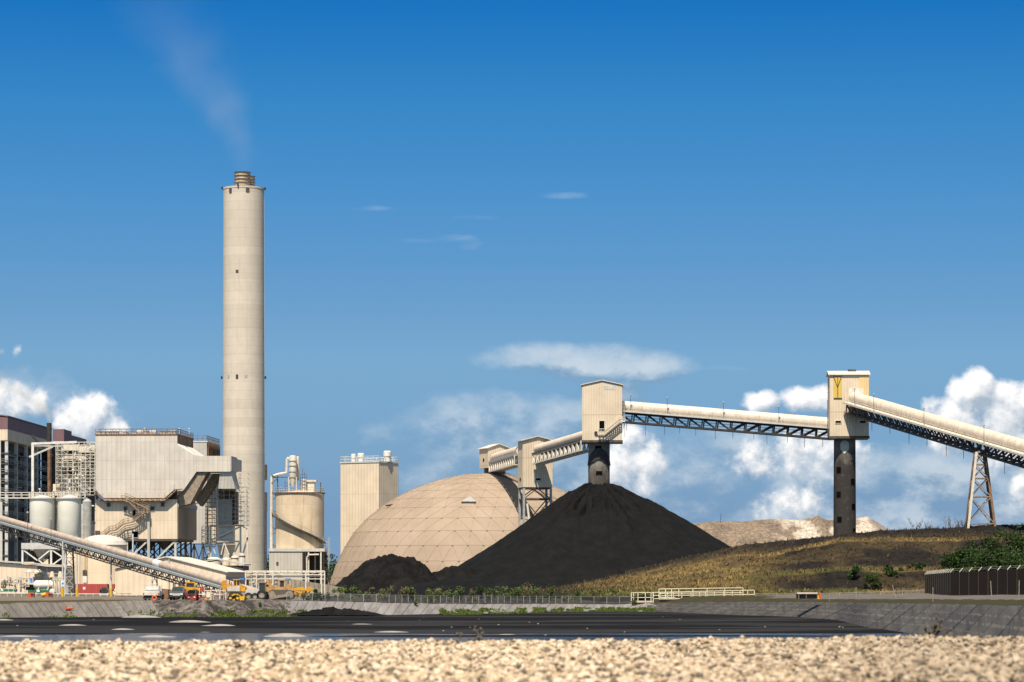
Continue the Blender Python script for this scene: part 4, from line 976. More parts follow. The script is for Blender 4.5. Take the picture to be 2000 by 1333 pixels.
# ---- middle transfer house on steel legs
f = Fr(1021, 620, -11); T2 = f.thing('transfer_house', 'beige gabled transfer house on crossed steel legs beside the dome', 'transfer house', 'transfer towers of the coal conveyors')
x1 = f.x(1079); D = 5.4; zb, ze, za = f.z(952, 3), f.z(861, 3), f.z(853.5, 3)
q = MB(); gable(q, 0, x1, 0, D, zb, ze, za); q.build('cladding', M['tower'], T2)
q = MB(); roofsheet(q, 0, x1, 0, D, ze, za, o=.45); q.build('roof', M['offwhite'], T2)
windowp(T2, f.x(1051), f.z(936.5, 3), 1.1, .45, -.04, 'window', 'black', 'offwhite')
q = MB(); q.box(-.06, .03, 2.2, 3.2, f.z(940, 0, 3), f.z(934, 0, 3)); q.build('side_window', M['black'], T2)
q = MB()
for z in (zb-.2, f.z(975, 3)): 
    for (a_, b_) in (((.3, .3), (x1-.3, .3)), ((.3, D-.3), (x1-.3, D-.3)), ((.3, .3), (.3, D-.3)), ((x1-.3, .3), (x1-.3, D-.3))): q.bar((a_[0], a_[1], z), (b_[0], b_[1], z), .35)
zm = f.z(975, 3)
for y in (.3, D-.3):
    q.bar((.3, y, zm), (x1*.5, y, zb-.2), .22); q.bar((x1-.3, y, zm), (x1*.5, y, zb-.2), .22); q.bar((.3, y, zm-7), (x1-.3, y, zm), .22); q.bar((x1-.3, y, zm-7), (.3, y, zm), .22)
q.build('bracing', M['dkgrey'], T2)
for x in (.3, x1-.3):
    for y in (.3, D-.3): q = MB(); q.bar((x, y, -.3), (x, y, zb-.2), .45); q.build('leg', M['grey'], T2)
q = MB(); q.tube((1.0, .1, zm-1), (1.9, -.8, zb-12), .25); q.build('downpipe', M['offwhite'], T2)
q = MB()
for i in range(14): q.bar((x1+.25, .6, zb+.6+i*.75), (x1+.25, 1.8, zb+.6+i*.75), .07)
q.bar((x1+.3, .6, zb), (x1+.3, .6, zb+11), .08); q.bar((x1+.3, 1.8, zb), (x1+.3, 1.8, zb+11), .08); q.build('ladder', M['grey'], T2)

# ---- headhouse on top of the dome
f = Fr(953, 661, -20); T0 = f.thing('dome_headhouse', 'small gabled beige headhouse perched on the crown of the dome', 'headhouse', 'transfer towers of the coal conveyors')
x1 = f.x(996); zb, ze, za = f.z(914, 3), f.z(876, 2), f.z(868.5, 3)
q = MB(); gable(q, 0, x1, 0, 6.0, zb, ze, za); q.build('cladding', M['tower'], T0)
q = MB(); roofsheet(q, 0, x1, 0, 6.0, ze, za, o=.35); q.build('roof', M['offwhite'], T0)
q = MB(); q.box(.9, x1-.8, .9, 5.2, zb-2.2, zb-.003); q.build('plinth', M['dkgrey'], T0)
windowp(T0, f.x(959), f.z(899, 1), .35, 2.2, -.04, 'door', 'dark')
q = MB(); q.box(-.06, .03, 2.6, 3.4, f.z(902, 0, 3), f.z(896, 0, 3)); q.build('side_window', M['black'], T0)

# ---- trestle under the right gallery
tY = 518.0
TR = thing('conveyor_trestle', 'splayed rusty steel trestle carrying the right hand gallery on the bank', 'trestle', (X(1914, tY), tY, 0))
zg = Zp(1034, tY); ztp = Zp(884, tY)
def leg(px0, px1, y0, y1):
    a_ = Vector((X(px0, tY)-TR.location.x, y0, zg)); b_ = Vector((X(px1, tY)-TR.location.x, y1, ztp)); return a_, b_
legs = [leg(1888, 1905, -1.6, -1.2), leg(1941, 1922, -1.6, -1.2), leg(1890, 1906, 2.2, 1.2), leg(1943, 1923, 2.2, 1.2)]
for i, (a_, b_) in enumerate(legs): q = MB(); q.bar(a_, b_, .42); q.build('leg', M['offwhite'] if i == 0 else M['rust'], TR)
M['trestle'] = mat('weathered_brown_steel', (.24,.19,.15), .7, .3)
for la, lb in ((0, 1), (2, 3), (0, 2), (1, 3)):
    q = MB(); fr = [.07, .42, .66, .84, 1.0]
    for i, f_ in enumerate(fr):
        p, r_ = legs[la][0].lerp(legs[la][1], f_), legs[lb][0].lerp(legs[lb][1], f_); q.bar(p, r_, .2)
        if i: 
            f0 = fr[i-1]; q.bar(legs[la][0].lerp(legs[la][1], f0), r_, .16); q.bar(legs[lb][0].lerp(legs[lb][1], f0), p, .16)
    q.build('brace', M['trestle'], TR)

# ---- silo building
f = Fr(665, 715, 32); SB = f.thing('silo_building', 'tall plain cream silo block with white vents and railing on its roof', 'silo building')
x1 = f.x(740); D = f.y(778, x1); zt_ = f.z(905.5, 0)
q = MB(); q.box(0, x1, 0, D, 0, zt_); q.build('cladding', M['cream'], SB)
q = MB(); q.box(-.15, x1+.15, -.15, D+.15, zt_, zt_+.35); q.build('roof_edge', M['lgrey'], SB)
q = MB()
pts = [(0, 0), (x1, 0), (x1, D), (0, D), (0, 0)]
for (a_, b_) in zip(pts, pts[1:]):
    for h in (.7, 1.35): q.bar((a_[0], a_[1], zt_+.3+h), (b_[0], b_[1], zt_+.3+h), .09)
    n = int(math.dist(a_, b_)/1.6)
    for i in range(n+1): x = a_[0]+(b_[0]-a_[0])*i/n; y = a_[1]+(b_[1]-a_[1])*i/n; q.bar((x, y, zt_+.3), (x, y, zt_+1.65), .08)
q.build('roof_railing', M['white'], SB)
for px, pt, r in ((683.5, 889, .6), (698, 888, .85), (746, 884, .95)):
    x = f.x(px) if px < 740 else x1-.2; y = 1.5 if px < 740 else 4; h = (pt-905)*-F**-1*715; q = MB()
    q.lathe([(r*.85, 0), (r*.85, h*.45), (r, h*.5), (r, h*.92), (r*.8, h)], (x, y, zt_+.3), 20, True, True); q.build('roof_vent', M['white'], SB)

# ---- rust streaked round tank with filter stack
TY = 692.0; tx = X(585.5, TY); kk_ = TY/F; R = 47.5*kk_
TK = thing('round_tank', 'big rust streaked cream tank with spiral stair and a filter column on top', 'tank', (tx, TY, 0))
z0, z1 = Zp(1072, TY), Zp(963, TY)
q = MB(); q.lathe([(R, z0), (R, z1)], n=72); q.lathe([(R, z1), (.01, z1+.6)], n=72); q.build('shell', M['rust_tank'], TK, smooth=True)
q = MB(); q.lathe([(R+.1, z1-.25), (R+.25, z1-.25), (R+.25, z1+.05), (R+.1, z1+.05)], n=72); q.build('top_angle', M['rust'], TK)
q = MB()
for i in range(48):
    a = 2*math.pi*i/48; q.bar((R*math.cos(a), R*math.sin(a), z1), (R*math.cos(a), R*math.sin(a), z1+1.1), .06)
q.lathe([(R, z1+1.1), (R+.06, z1+1.15), (R, z1+1.2)], n=48); q.lathe([(R, z1+.55), (R+.05, z1+.6), (R, z1+.65)], n=48); q.build('top_railing', M['grey'], TK)
q = MB(); q.box(-R-1.1, R+.6, -R-.3, R, z0-.75, z0-.005); q.build('ring_beam', M['lgrey'], TK)
xb0, xb1, xb2 = X(530, TY)-tx, X(594, TY)-tx, X(638, TY)-tx
q = MB(); q.box(xb0, xb1, -R-.1, R-.5, 0, z0-.755); base = q.build('base_house', M['duct'], TK)
q = MB(); q.box(X(543.5, TY)-tx, X(548, TY)-tx, -R-.16, -R-.08, Zp(1105, TY), Zp(1098, TY)); q.build('window', M['dkgrey'], base)
q = MB(); q.box(xb1+.1, xb2-.2, R-1.2, R-.6, 0, z0-.755); q.build('rear_wall', M['dkgrey'], TK)
for px in (630, 606, 616): q = MB(); x = X(px, TY)-tx; q.bar((x, -R+(.0 if px != 616 else 5), 0), (x, -R+(.0 if px != 616 else 5), z0-.76), .35); q.build('post', M['offwhite'], TK)
q = MB(); x = X(603, TY)-tx; q.path([(x, -R-.5, .2), (x, -R-.5, Zp(1090, TY)), (x+.5, -R-.5, Zp(1084.5, TY)), (x+2.9, -R-.5, Zp(1084, TY))], .2, False); q.build('process_pipe', M['offwhite'], TK)
# spiral stair
q = MB(); q2 = MB(); pr = None
for i in range(61):
    fq = i/60; a = rad(-172+fq*150); rad_ = R+.05; pa = Vector((rad_*math.cos(a), rad_*math.sin(a), Zp(1000+fq*62, TY)-(.0)))
    if 24 < i < 28 or 42 < i < 46: pass
    pb = Vector(((R+1.0)*math.cos(a), (R+1.0)*math.sin(a), pa.z))
    q.bar(pa, pb, .28, .08)
    if pr: q.bar(pr[1], pb, .12, .3); q.bar(pr[0], pa, .1, .25); q2.bar(pr[1]+Vector((0,0,1)), pb+Vector((0,0,1)), .08); q2.bar(pr[1]+Vector((0,0,.5)), pb+Vector((0,0,.5)), .06)
    if i % 3 == 0: q2.bar(pb, pb+Vector((0,0,1)), .07)
    pr = (pa, pb)
st_ = q.build('spiral_stair', M['dkgrey'], TK); q2.build('handrail', M['grey'], st_)
# filter column
fx_ = X(572.5, TY)-tx; zf0, zf1 = Zp(934, TY), Zp(893, TY); rf = 7.5*kk_
q = MB(); q.lathe([(.25, zf0-2.2), (rf, zf0), (rf, zf1-.1), (rf*.9, zf1+.25), (.01, zf1+.4)], (fx_, -1, 0), 28); fc_ = q.build('filter_column', M['offwhite'], TK, smooth=True)
q = MB()
for z in (zf0+.1, zf0+1.4, zf0+2.8, zf0+4.0): q.lathe([(rf, z), (rf+.12, z), (rf+.12, z+.2), (rf, z+.2)], (fx_, -1, 0), 28)
q.build('hoop', M['grey'], fc_)
q = MB(); q.lathe([(rf*.5, zf0-.5), (rf*.5, zf1), (.01, zf1+.2)], (X(581, TY)-tx, .8, 0), 18); q.build('filter_column', M['offwhite'], TK, smooth=True)
for dx_, dy_ in ((-.95, -1.9), (.95, -1.9), (-.95, .1), (.95, .1)): q = MB(); q.bar((fx_+dx_, dy_, z1+.3), (fx_+dx_, dy_, zf0+.2), .22); q.build('support', M['lgrey'], TK)
q = MB(); zc = Zp(927, TY); xq = X(531, TY)-tx
q.path([(fx_, -1, zf1-.6), (X(561, TY)-tx, -1, zf1-.4), (X(560, TY)-tx, -1, zc+.3), (X(545, TY)-tx, -1, zc), (xq, -1, zc-.6), (xq, -R*.5, .5)], .33, False); q.build('transport_pipe', M['offwhite'], TK)
q = MB(); q.bar((xq+.25, -R*.5+.2, .5), (xq+.25, -1+.2, zc-.8), .25); q.build('yellow_conduit', mat('yellow_conduit', (.55,.40,.10), .6, .2), TK)
q = MB()
for z in np.arange(3, zc, 4.2): q.bar((xq, -1.4, z), (-R*.9, -1.4, z-1.1), .18); q.bar((xq, -1.4, z-2.1), (-R*.9, -1.4, z-1.1), .14)
q.bar((X(543, TY)-tx, -1, z1), (X(543, TY)-tx, -1, zc-.3), .25); q.bar((X(534, TY)-tx, -1, Zp(933, TY)), (fx_, -1, Zp(933, TY)), .2); q.build('pipe_bracket', M['dkgrey'], TK)
q = MB(); q.box(X(602, TY)-tx, X(615, TY)-tx, -2, 1.6, z1+.2, Zp(942, TY)); q.box(X(600, TY)-tx, X(619, TY)-tx, -2.3, 1.9, Zp(942, TY)+.01, Zp(938.5, TY)); q.build('filter_house', M['offwhite'], TK)
q = MB(); q.lathe([(.75, z1), (.75, Zp(938, TY)), (.1, Zp(935.5, TY))], (X(595, TY)-tx, -1, 0), 14); q.build('vent_drum', M['offwhite'], TK)
q = MB()
for px, pt in ((592, 915), (596, 922), (588, 930), (600, 930), (558, 940), (563, 945), (627, 943)): x = X(px, TY)-tx; q.bar((x, -1.8, z1), (x, -1.8, Zp(pt, TY)), .09 if px < 620 else .25)
for py in (928, 934, 940, 947, 953): q.bar((X(586, TY)-tx, -1.8, Zp(py, TY)), (X(601, TY)-tx, -1.8, Zp(py, TY)), .08)
for py in (944, 951): q.bar((X(556, TY)-tx, -1.8, Zp(py, TY)), (X(566, TY)-tx, -1.8, Zp(py, TY)), .08)
q.build('roof_frame', M['dkgrey'], TK)
# stair tower at its right
q = MB(); xa_, xb_ = X(632, TY)-tx, X(643, TY)-tx
for x in (xa_, xb_):
    for y in (-2, 1): q.bar((x, y, 0), (x, y, Zp(1050, TY)), .14)
for i in range(12):
    z = 1.5+i*1.05
    if z < Zp(1053, TY): q.bar((xa_, -2, z), (xb_, -2, z), .12); q.bar((xa_, 1, z), (xb_, 1, z), .12); q.bar((xa_, -2, z), (xb_, -2, z+(1.05 if i % 2 else -1.05)), .1)
q.build('stair_tower', M['grey'], TK)
# ================================================================ POWER PLANT ON THE LEFT
def lattice(q, x0, x1, y0, y1, z0, z1, nx, ny, nz, w=.07, diag=.3, boards=0.0):
    xs = [x0+(x1-x0)*i/nx for i in range(nx+1)]; ys = [y0+(y1-y0)*i/ny for i in range(ny+1)]; zs = [z0+(z1-z0)*i/nz for i in range(nz+1)]
    for x in xs:
        for y in ys:
            if y in (ys[0], ys[-1]) or x in (xs[0], xs[-1]): q.bar((x, y, z0), (x, y, z1), w)
    for z in zs:
        for y in (ys[0], ys[-1]): q.bar((x0, y, z), (x1, y, z), w)
        for x in (xs[0], xs[-1]): q.bar((x, y0, z), (x, y1, z), w)
    for i in range(nx):
        for k in range(nz):
            if random.random() < diag: 
                a_, b_ = (xs[i], xs[i+1]) if random.random() < .5 else (xs[i+1], xs[i]); q.bar((a_, y0, zs[k]), (b_, y0, zs[k+1]), w*.8)
            if random.random() < boards: q.box(xs[i], xs[i+1], y0, y0+.7, zs[k]-.03, zs[k]+.04)
def rail(q, pts, h=1.05, w=.06, sp=1.6):
    for a_, b_ in zip(pts, pts[1:]):
        a_, b_ = Vector(a_), Vector(b_)
        for hh in (h*.5, h): q.bar(a_+Vector((0,0,hh)), b_+Vector((0,0,hh)), w)
        n = max(1, int((b_-a_).length/sp))
        for i in range(n+1): p = a_.lerp(b_, i/n); q.bar(p, p+Vector((0,0,h)), w)

# ---- boiler house with maroon cladding
f = Fr(-70, 762, 1.0); BH = f.thing('boiler_house', 'large boiler house with maroon and cream cladding over an open dark steel frame', 'boiler house')
xc = f.x(15); D = f.y(101, xc); Z = lambda py: f.z(py, xc)
q = MB(); q.box(0, xc, 0, D, Z(838.5), Z(814)); q.build('maroon_cladding', M['maroon'], BH)
q = MB(); q.box(.05, xc-.05, .05, D-.05, Z(860.5), Z(838.5)-.005); q.build('cream_cladding', M['cream'], BH)
q = MB(); q.prism([(-.2, Z(814)), (xc*.5, Z(809)), (xc+.25, Z(814)), (xc+.25, Z(814)+.25), (xc*.5, Z(809)+.25), (-.2, Z(814)+.25)], -.2, D+.2); q.build('roof', M['maroon'], BH)
q = MB(); q.box(1.5, xc-3.2, 3, D-.5, 0, Z(861)); q.box(xc-3.1, xc+2.5, D+.5, D+6, 0, Z(842)); q.build('dark_interior', M['dkgrey'], BH)
lv = [Z(p) for p in (885, 905, 924, 943, 962, 985, 1007, 1030, 1055, 1085)]
q = MB()
for z in lv: 
    q.box(-.1, xc, .0, .4, z-.3, z+.1); q.box(xc-.4, xc, .45, D, z-.25, z+.05)
q.build('floor_beam', M['dkgrey'], BH)
q = MB()
for z in lv[1:8]: rail(q, [(0, -.05, z+.1), (xc-.1, -.05, z+.1)], w=.09, sp=2.4); rail(q, [(xc+.05, .4, z+.1), (xc+.05, D, z+.1)], w=.09, sp=3.5)
q.build('gallery_railing', M['grey'], BH)
for yy_ in (0.2, D*.2, D*.42, D*.66, D*.98): q = MB(); q.box(xc-.8, xc+.02, yy_, yy_+.85, 0, Z(860.7)); q.build('column', M['lgrey'], BH)
for pxx in (-40, -12, -1): q = MB(); x = f.x(pxx); q.box(x-.35, x+.35, -.08, .5, 0, Z(860.7)); q.build('column', M['lgrey'], BH)
random.seed(11); q = MB()
for i in range(70):
    yy_ = random.uniform(1, D-2); z = random.choice(lv[:-1]); h = random.uniform(1, 3.4); x = xc-random.uniform(.6, 2.6)
    if i % 3 == 0: q3 = MB(); q3.box(x-.5, x+.5, yy_, yy_+random.uniform(1, 5), z+.1, z+h); q3.build('equipment', M['dkgrey'], BH)
    else: q.tube((x, yy_, z), (x, yy_, z+random.uniform(2, 7)), random.uniform(.12, .3))
for i in range(20): x = random.uniform(0, xc-1); z = random.choice(lv); q = MB(); q.tube((x, .6, z), (x+random.uniform(-2, 2), .7, z+random.uniform(1, 6)), random.uniform(.1, .25)); q.build('riser_pipe', M['dkgrey'], BH)
q = MB()
for i in range(26):
    yy_ = random.uniform(1, D-8); z = random.choice(lv[:-1])+random.uniform(.5, 2.5)
    q.tube((xc-random.uniform(.5, 1.5), yy_, z), (xc-random.uniform(.5, 1.5), yy_+random.uniform(2, 12), z+random.choice((0, 0, 2))), random.uniform(.06, .2))
q.build('pipework', M['lgrey'], BH)
q = MB(); yb = D*.35; q.bar((xc+.1, yb*1.5, Z(838)), (xc+.3, D*.98, Z(870)), .5); q.build('roof_brace', M['grey'], BH)

f = Fr(103, 836, 1.0); B2 = f.thing('boiler_annex', 'stepped maroon and cream clad block rising behind the white scaffolding', 'boiler house')
xc = f.x(125); D1 = f.y(140, xc); D2 = f.y(169, xc)
q = MB(); q.box(0, xc, 0, D1, f.z(862, 0), f.z(838.5, 0)); q.box(.3, xc-.02, D1+.01, D2, f.z(872, 0), f.z(846, 0)); q.build('maroon_cladding', M['maroon'], B2)
q = MB(); q.box(.02, xc-.05, .02, D1, f.z(905, 0), f.z(862, 0)-.005); q.build('cream_cladding', M['cream'], B2)
q = MB(); q.box(.5, xc-.3, .5, D2, 0, f.z(905, 0)-.01); q.build('dark_interior', M['dkgrey'], B2)

# ---- dark exhaust pipe with steam
EY = 700.0; EP = thing('exhaust_pipe', 'thin dark red exhaust pipe blowing pale steam behind the tanks', 'exhaust pipe', (X(96, EY), EY, 0))
q = MB(); q.tube((0, 0, 0), (0, 0, Zp(827, EY)), .42, 14); q.build('pipe', M['rust'], EP, smooth=True)
q = MB(); q.tube((0, 0, Zp(862, EY)), (0, 0, Zp(826.5, EY)), .62, 14); q.build('silencer', M['dark'], EP, smooth=True)

# ---- pipe gantry
GYY = 632.0; PG = thing('pipe_gantry', 'tall white pipe portal standing before the dark boiler house', 'pipe gantry', (X(64, GYY), GYY, 0)); k = GYY/F
gp = lambda px, py, dy=0: Vector((X(px, GYY)-PG.location.x, dy, Zp(py, GYY)))
q = MB(); q.bar(gp(64, 1150), gp(64, 866), .55); q.build('post', M['white'], PG)
q = MB(); q.bar(gp(62, 867), gp(150, 864), .5); q.build('header_pipe', M['white'], PG)
q = MB(); q.bar(gp(57, 893), gp(103, 873), .4); q.bar(gp(66, 871), gp(120, 872), .25); q.build('brace', M['lgrey'], PG)

# ---- scaffolded boiler ductwork
SY2 = 645.0; SC = thing('scaffolded_ductwork', 'jumble of white ducts and pipes wrapped in pale scaffolding beside the grey filter house', 'ductwork', (X(148, SY2), SY2, 0))
sp_ = lambda px, py, dy=0: Vector((X(px, SY2)-SC.location.x, dy, Zp(py, SY2)))
def sbox(q, a, b, t, bo, y0, y1): p, r_ = sp_(a, bo), sp_(b, t); q.box(p.x, r_.x, y0, y1, p.z, r_.z)
random.seed(5)
for (a, b, t, bo, nm) in ((121, 152, 868, 879, 'upper_duct'), (119, 166, 888, 900, 'middle_duct'), (121, 158, 905, 914, 'lower_duct'), (148, 186, 872, 884, 'side_duct'), (150, 168, 914, 966, 'riser_duct'), (119, 147, 930, 967, 'filter_box')):
    q = MB(); sbox(q, a, b, t, bo, 1.0+random.random(), 4); o = q.build(nm, M['offwhite'] if nm != 'filter_box' else M['white'], SC)
q = MB(); sbox(q, 117, 184, 866, 970, 4.5, 5.5); q.build('back_wall', M['dkgrey'], SC)
q = MB(); p, r_ = sp_(110, 968), sp_(187, 864); lattice(q, p.x, r_.x, -.8, .6, p.z, r_.z, 7, 1, 13, .085, .28, .3); q.build('scaffold', M['offwhite'], SC)
q = MB(); p, r_ = sp_(160, 1045), sp_(187, 870); lattice(q, p.x, r_.x, -1.6, -.9, p.z+9, r_.z, 3, 1, 15, .08, .4, .35); q.build('scaffold', M['white'], SC)
q = MB()
for i in range(34):
    px = random.uniform(118, 182); py = random.uniform(868, 955); l = random.uniform(4, 26); d = random.choice(('h', 'v', 'v', 'h', 'd'))
    a_ = sp_(px, py, random.uniform(-.5, 1.5)); b_ = sp_(px+(l if d != 'v' else 0), py+(l if d == 'v' else (l*.4 if d == 'd' else 0)), a_.y); q.tube(a_, b_, random.uniform(.1, .3), 6)
q.build('pipework', M['white'], SC)
q = MB(); p, r_ = sp_(105, 1050), sp_(118, 960); lattice(q, p.x-.2, r_.x+.2, -.5, .8, p.z, r_.z, 1, 1, 7, .1, 1, .5); q.build('ladder_cage', M['offwhite'], SC)
q = MB(); sbox(q, 104, 117, 946, 966, -.4, 1.2); q.build('cabin', M['cream_tank'], SC)
q = MB(); p, r_ = sp_(168, 1052), sp_(186, 968); q.box(p.x, r_.x, 2, 5, 0, r_.z); q.build('dark_bay', M['dkgrey'], SC)
for px in (112, 147, 186): q = MB(); a_ = sp_(px, 1130, .5); q.bar((a_.x, .5, 0), (a_.x, .5, sp_(0, 868).z), .3); q.build('post', M['lgrey'], SC)
q = MB(); p = sp_(172, 0); q.path([sp_(168, 1012, -1.8), sp_(168, 1005, -1.8), sp_(171, 991, -1.8), sp_(177, 989, -1.8), sp_(186, 989, -1.8)], .16, False); q.build('bent_pipe', M['offwhite'], SC)

# ---- twin white tanks
for px0, px1, yt, lab in ((58, 106.5, 973, 'left one of the two pale cream silos, beside the dark steel frame'), (113, 158.5, 973, 'right one of the two pale cream silos, against the grey riser pipe')):
    Y = 600.0; cx = X((px0+px1)/2, Y); R_ = (px1-px0)/2*Y/F; z1 = Zp(yt, Y); z0 = Zp(1052, Y)
    t_ = thing('storage_silo', lab, 'silo', (cx, Y, 0), 0, 'twin pale silos')
    q = MB(); q.lathe([(R_*.35, z0-2.6), (R_, z0), (R_, z1), (R_*.2, z1+.5), (.01, z1+.5)], n=56); q.build('shell', M['white_tank'], t_, smooth=True)
    q = MB(); q.lathe([(R_+.05, z1-.2), (R_+.3, z1-.2), (R_+.3, z1+.05), (R_+.05, z1+.05)], n=48); q.build('rim', M['offwhite'], t_)
    q = MB(); n = 26; pr = None
    for i in range(n+1):
        a = 2*math.pi*i/n; p = Vector((R_*1.02*math.cos(a), R_*1.02*math.sin(a), z1)); q.bar(p, p+Vector((0, 0, 1.1)), .08)
        if pr: q.bar(pr+Vector((0,0,1.1)), p+Vector((0,0,1.1)), .08); q.bar(pr+Vector((0,0,.55)), p+Vector((0,0,.55)), .07)
        pr = p
    q.build('top_railing', M['offwhite'], t_)
    for sx_ in (-1, 1):
        for sy_ in (-1, 1): q = MB(); q.bar((sx_*R_*.75, sy_*R_*.75, 0), (sx_*R_*.75, sy_*R_*.75, z0+.5), .35); q.build('leg', M['grey'], t_)
Y = 602.0; CW = thing('silo_catwalk', 'pale railed catwalk running over the tops of the twin silos', 'catwalk', (X(60, Y), Y, Zp(972, Y)))
cw = lambda px, py, dy=0: Vector((X(px, Y)-CW.location.x, dy, Zp(py, Y)-CW.location.z))
q = MB(); a_, b_ = cw(-20, 972), cw(166, 972); q.box(a_.x, b_.x, -.6, .6, -.25, 0); q.build('deck', M['offwhite'], CW)
q = MB(); rail(q, [(a_.x, -.6, 0), (b_.x, -.6, 0)], w=.09); rail(q, [(a_.x, .6, 0), (b_.x, .6, 0)], w=.08); q.build('railing', M['white'], CW)
for px in (3, 110): q = MB(); x = cw(px, 0).x; q.bar((x, 0, -CW.location.z), (x, 0, -.26), .4); q.build('post', M['lgrey'], CW)
for px, pt in ((65, 960), (78, 957)): q = MB(); x = cw(px, 0).x; q.bar((x, -.4, 0), (x, -.4, cw(0, pt).z), .1); q.lathe([(.05, 0), (.22, .05), (.22, .3)], (x, -.4, cw(0, pt).z), 8, True, True); q.build('lamp', M['white'], CW)
q = MB()
for px in (109, 111.5): x = cw(px, 0).x; q.tube((x, -.9, -CW.location.z+3), (x, -.9, -.3), .13)
for z in np.arange(-11, -.5, 1.1): q.bar((cw(108, 0).x, -1, z), (cw(113, 0).x, -1, z), .08)
q.build('riser_pipes', M['offwhite'], CW)
Y = 612.0; q = MB(); GV = thing('riser_vessel', 'tall narrow grey vessel standing right of the twin silos', 'vessel', (X(170, Y), Y, 0)); r_ = 9*Y/F
q.lathe([(r_, 0), (r_, Zp(980, Y)), (r_*.5, Zp(975, Y)), (.01, Zp(974, Y))], n=32); q.build('shell', M['grey'], GV, smooth=True)
q = MB(); q.tube((-r_*.9, -r_*.6, 0), (-r_*.9, -r_*.6, Zp(985, Y)), .3, 12); q.build('pipe', M['lgrey'], GV, smooth=True)

# ---- hopper frame below the silos
Y = 580.0; HF = thing('hopper_frame', 'braced steel hopper frame with a grey cone below the silos', 'hopper frame', (X(85, Y), Y, 0))
hp = lambda px, py, dy=0: Vector((X(px, Y)-HF.location.x, dy, Zp(py, Y)))
q = MB(); a_, b_ = hp(42, 1073), hp(131, 1061); q.box(a_.x, b_.x, -.3, 6, a_.z, b_.z); q.build('top_beam', M['lgrey'], HF)
for px in (44, 100, 124): q = MB(); q.bar(hp(px, 1104), hp(px, 1073), .38); q.build('column', M['white'], HF)
q = MB()
for a, b in (((46, 1075), (73, 1095)), ((73, 1095), (99, 1074)), ((102, 1075), (124, 1090)), ((124, 1088), (103, 1103)), ((73, 1093), (88, 1104))): q.bar(hp(*a), hp(*b), .25)
q.build('brace', M['white'], HF)
q = MB(); q.lathe([(.5, hp(0, 1096).z), (2.1, hp(0, 1074).z)], (hp(80, 0).x, 2.5, 0), 20); q.build('cone', M['grey'], HF)
q = MB(); a_, b_ = hp(38, 1108), hp(131, 1104); q.box(a_.x, b_.x, -.8, 6, a_.z, b_.z); q.build('platform', M['offwhite'], HF)
q = MB(); a_ = hp(38, 0); b_ = hp(131, 0); q.box(a_.x+1, b_.x-.2, 5, 7.5, 0, hp(0, 1075).z); q.build('dark_bay', M['dkgrey'], HF)
q = MB(); a_, b_ = hp(46, 1103), hp(66, 1098); q.box(a_.x, b_.x, 0, 3, a_.z, b_.z); q.box(hp(84, 0).x, hp(93, 0).x, .5, 2, a_.z, hp(0, 1092).z); q.build('duct', M['cream_tank'], HF)

# ---- low long cream building
Y = 556.0; LB = thing('low_building', 'low cream building with a thin dark eave at the left edge', 'building', (X(0, Y), Y, 0)); lp = lambda px, py: (X(px, Y)-LB.location.x, Zp(py, Y))
q = MB(); q.prism([(lp(-90, 0)[0], -.2), (lp(73, 0)[0], -.2), lp(73, 1106), lp(-90, 1091)], 0, 9); q.build('wall', M['cream_low'], LB)
q = MB(); q.prism([lp(-90, 1092), lp(131, 1107.5), lp(131, 1105), lp(-90, 1089.5)], -.5, 9.3); q.build('eave', M['duct'], LB)
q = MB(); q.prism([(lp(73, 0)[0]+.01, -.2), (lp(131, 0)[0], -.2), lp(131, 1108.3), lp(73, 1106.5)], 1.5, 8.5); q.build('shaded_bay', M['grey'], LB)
for px in (90, 113): q = MB(); x = lp(px, 0)[0]; q.box(x-.12, x+.12, 1.3, 1.49, 0, lp(0, 1108.5)[1]); q.build('post', M['lgrey'], LB)

# ---- domed tank
Y = 548.0; DT = thing('domed_tank', 'squat cream tank with a pale shallow dome roof and a side ladder', 'tank', (X(201.5, Y), Y, 0)); R_ = 46*Y/F
dp = lambda px, py, dy=0: Vector((X(px, Y)-DT.location.x, dy, Zp(py, Y)))
z1 = Zp(1065.5, Y); q = MB(); q.lathe([(R_, -.2), (R_, z1)], n=64); q.build('shell', M['cream_tank'], DT, smooth=True)
q = MB(); q.lathe([(R_+.12, z1+.002), (R_+.12, z1+.12)]+[(R_*math.cos(t_), z1+.12+(Zp(1046, Y)-z1)*math.sin(t_)) for t_ in np.linspace(.05, 1.57, 9)], n=64); q.build('dome_roof', mat('dusty_dome_roof', (.50,.46,.40), .7, .1), DT, smooth=True)
q = MB(); x = dp(174, 0).x; yq = -math.sqrt(R_**2-x*x)-.25
for i in range(22): q.bar((x-.3, yq, 2+i*.42), (x+.3, yq, 2+i*.42), .06)
q.bar((x-.3, yq, 1), (x-.3, yq, 11), .06); q.bar((x+.3, yq, 1), (x+.3, yq, 11), .06); q.build('ladder', mat('orange_rust', (.55,.32,.12), .7, .2), DT)
q = MB(); x = dp(171.5, 0).x; q.box(x-.4, x+.4, yq-.1, yq+.9, dp(0, 1125.5).z, dp(0, 1114).z); q.build('hatch', M['dkgrey'], DT)
q = MB(); q.box(x-.38, x+.38, yq-.1, yq+.9, dp(0, 1138.5).z, dp(0, 1125.6).z); q.build('pale_door', M['white'], DT)
q = MB(); x = dp(192, 0).x; q.bar((x, -2, Zp(1066, Y)), (x, -2, Zp(1060, Y)), .1); q.lathe([(.2, 0), (.2, .4)], (x, -2, Zp(1061, Y)), 8, True, True); q.build('vent', M['dark'], DT)
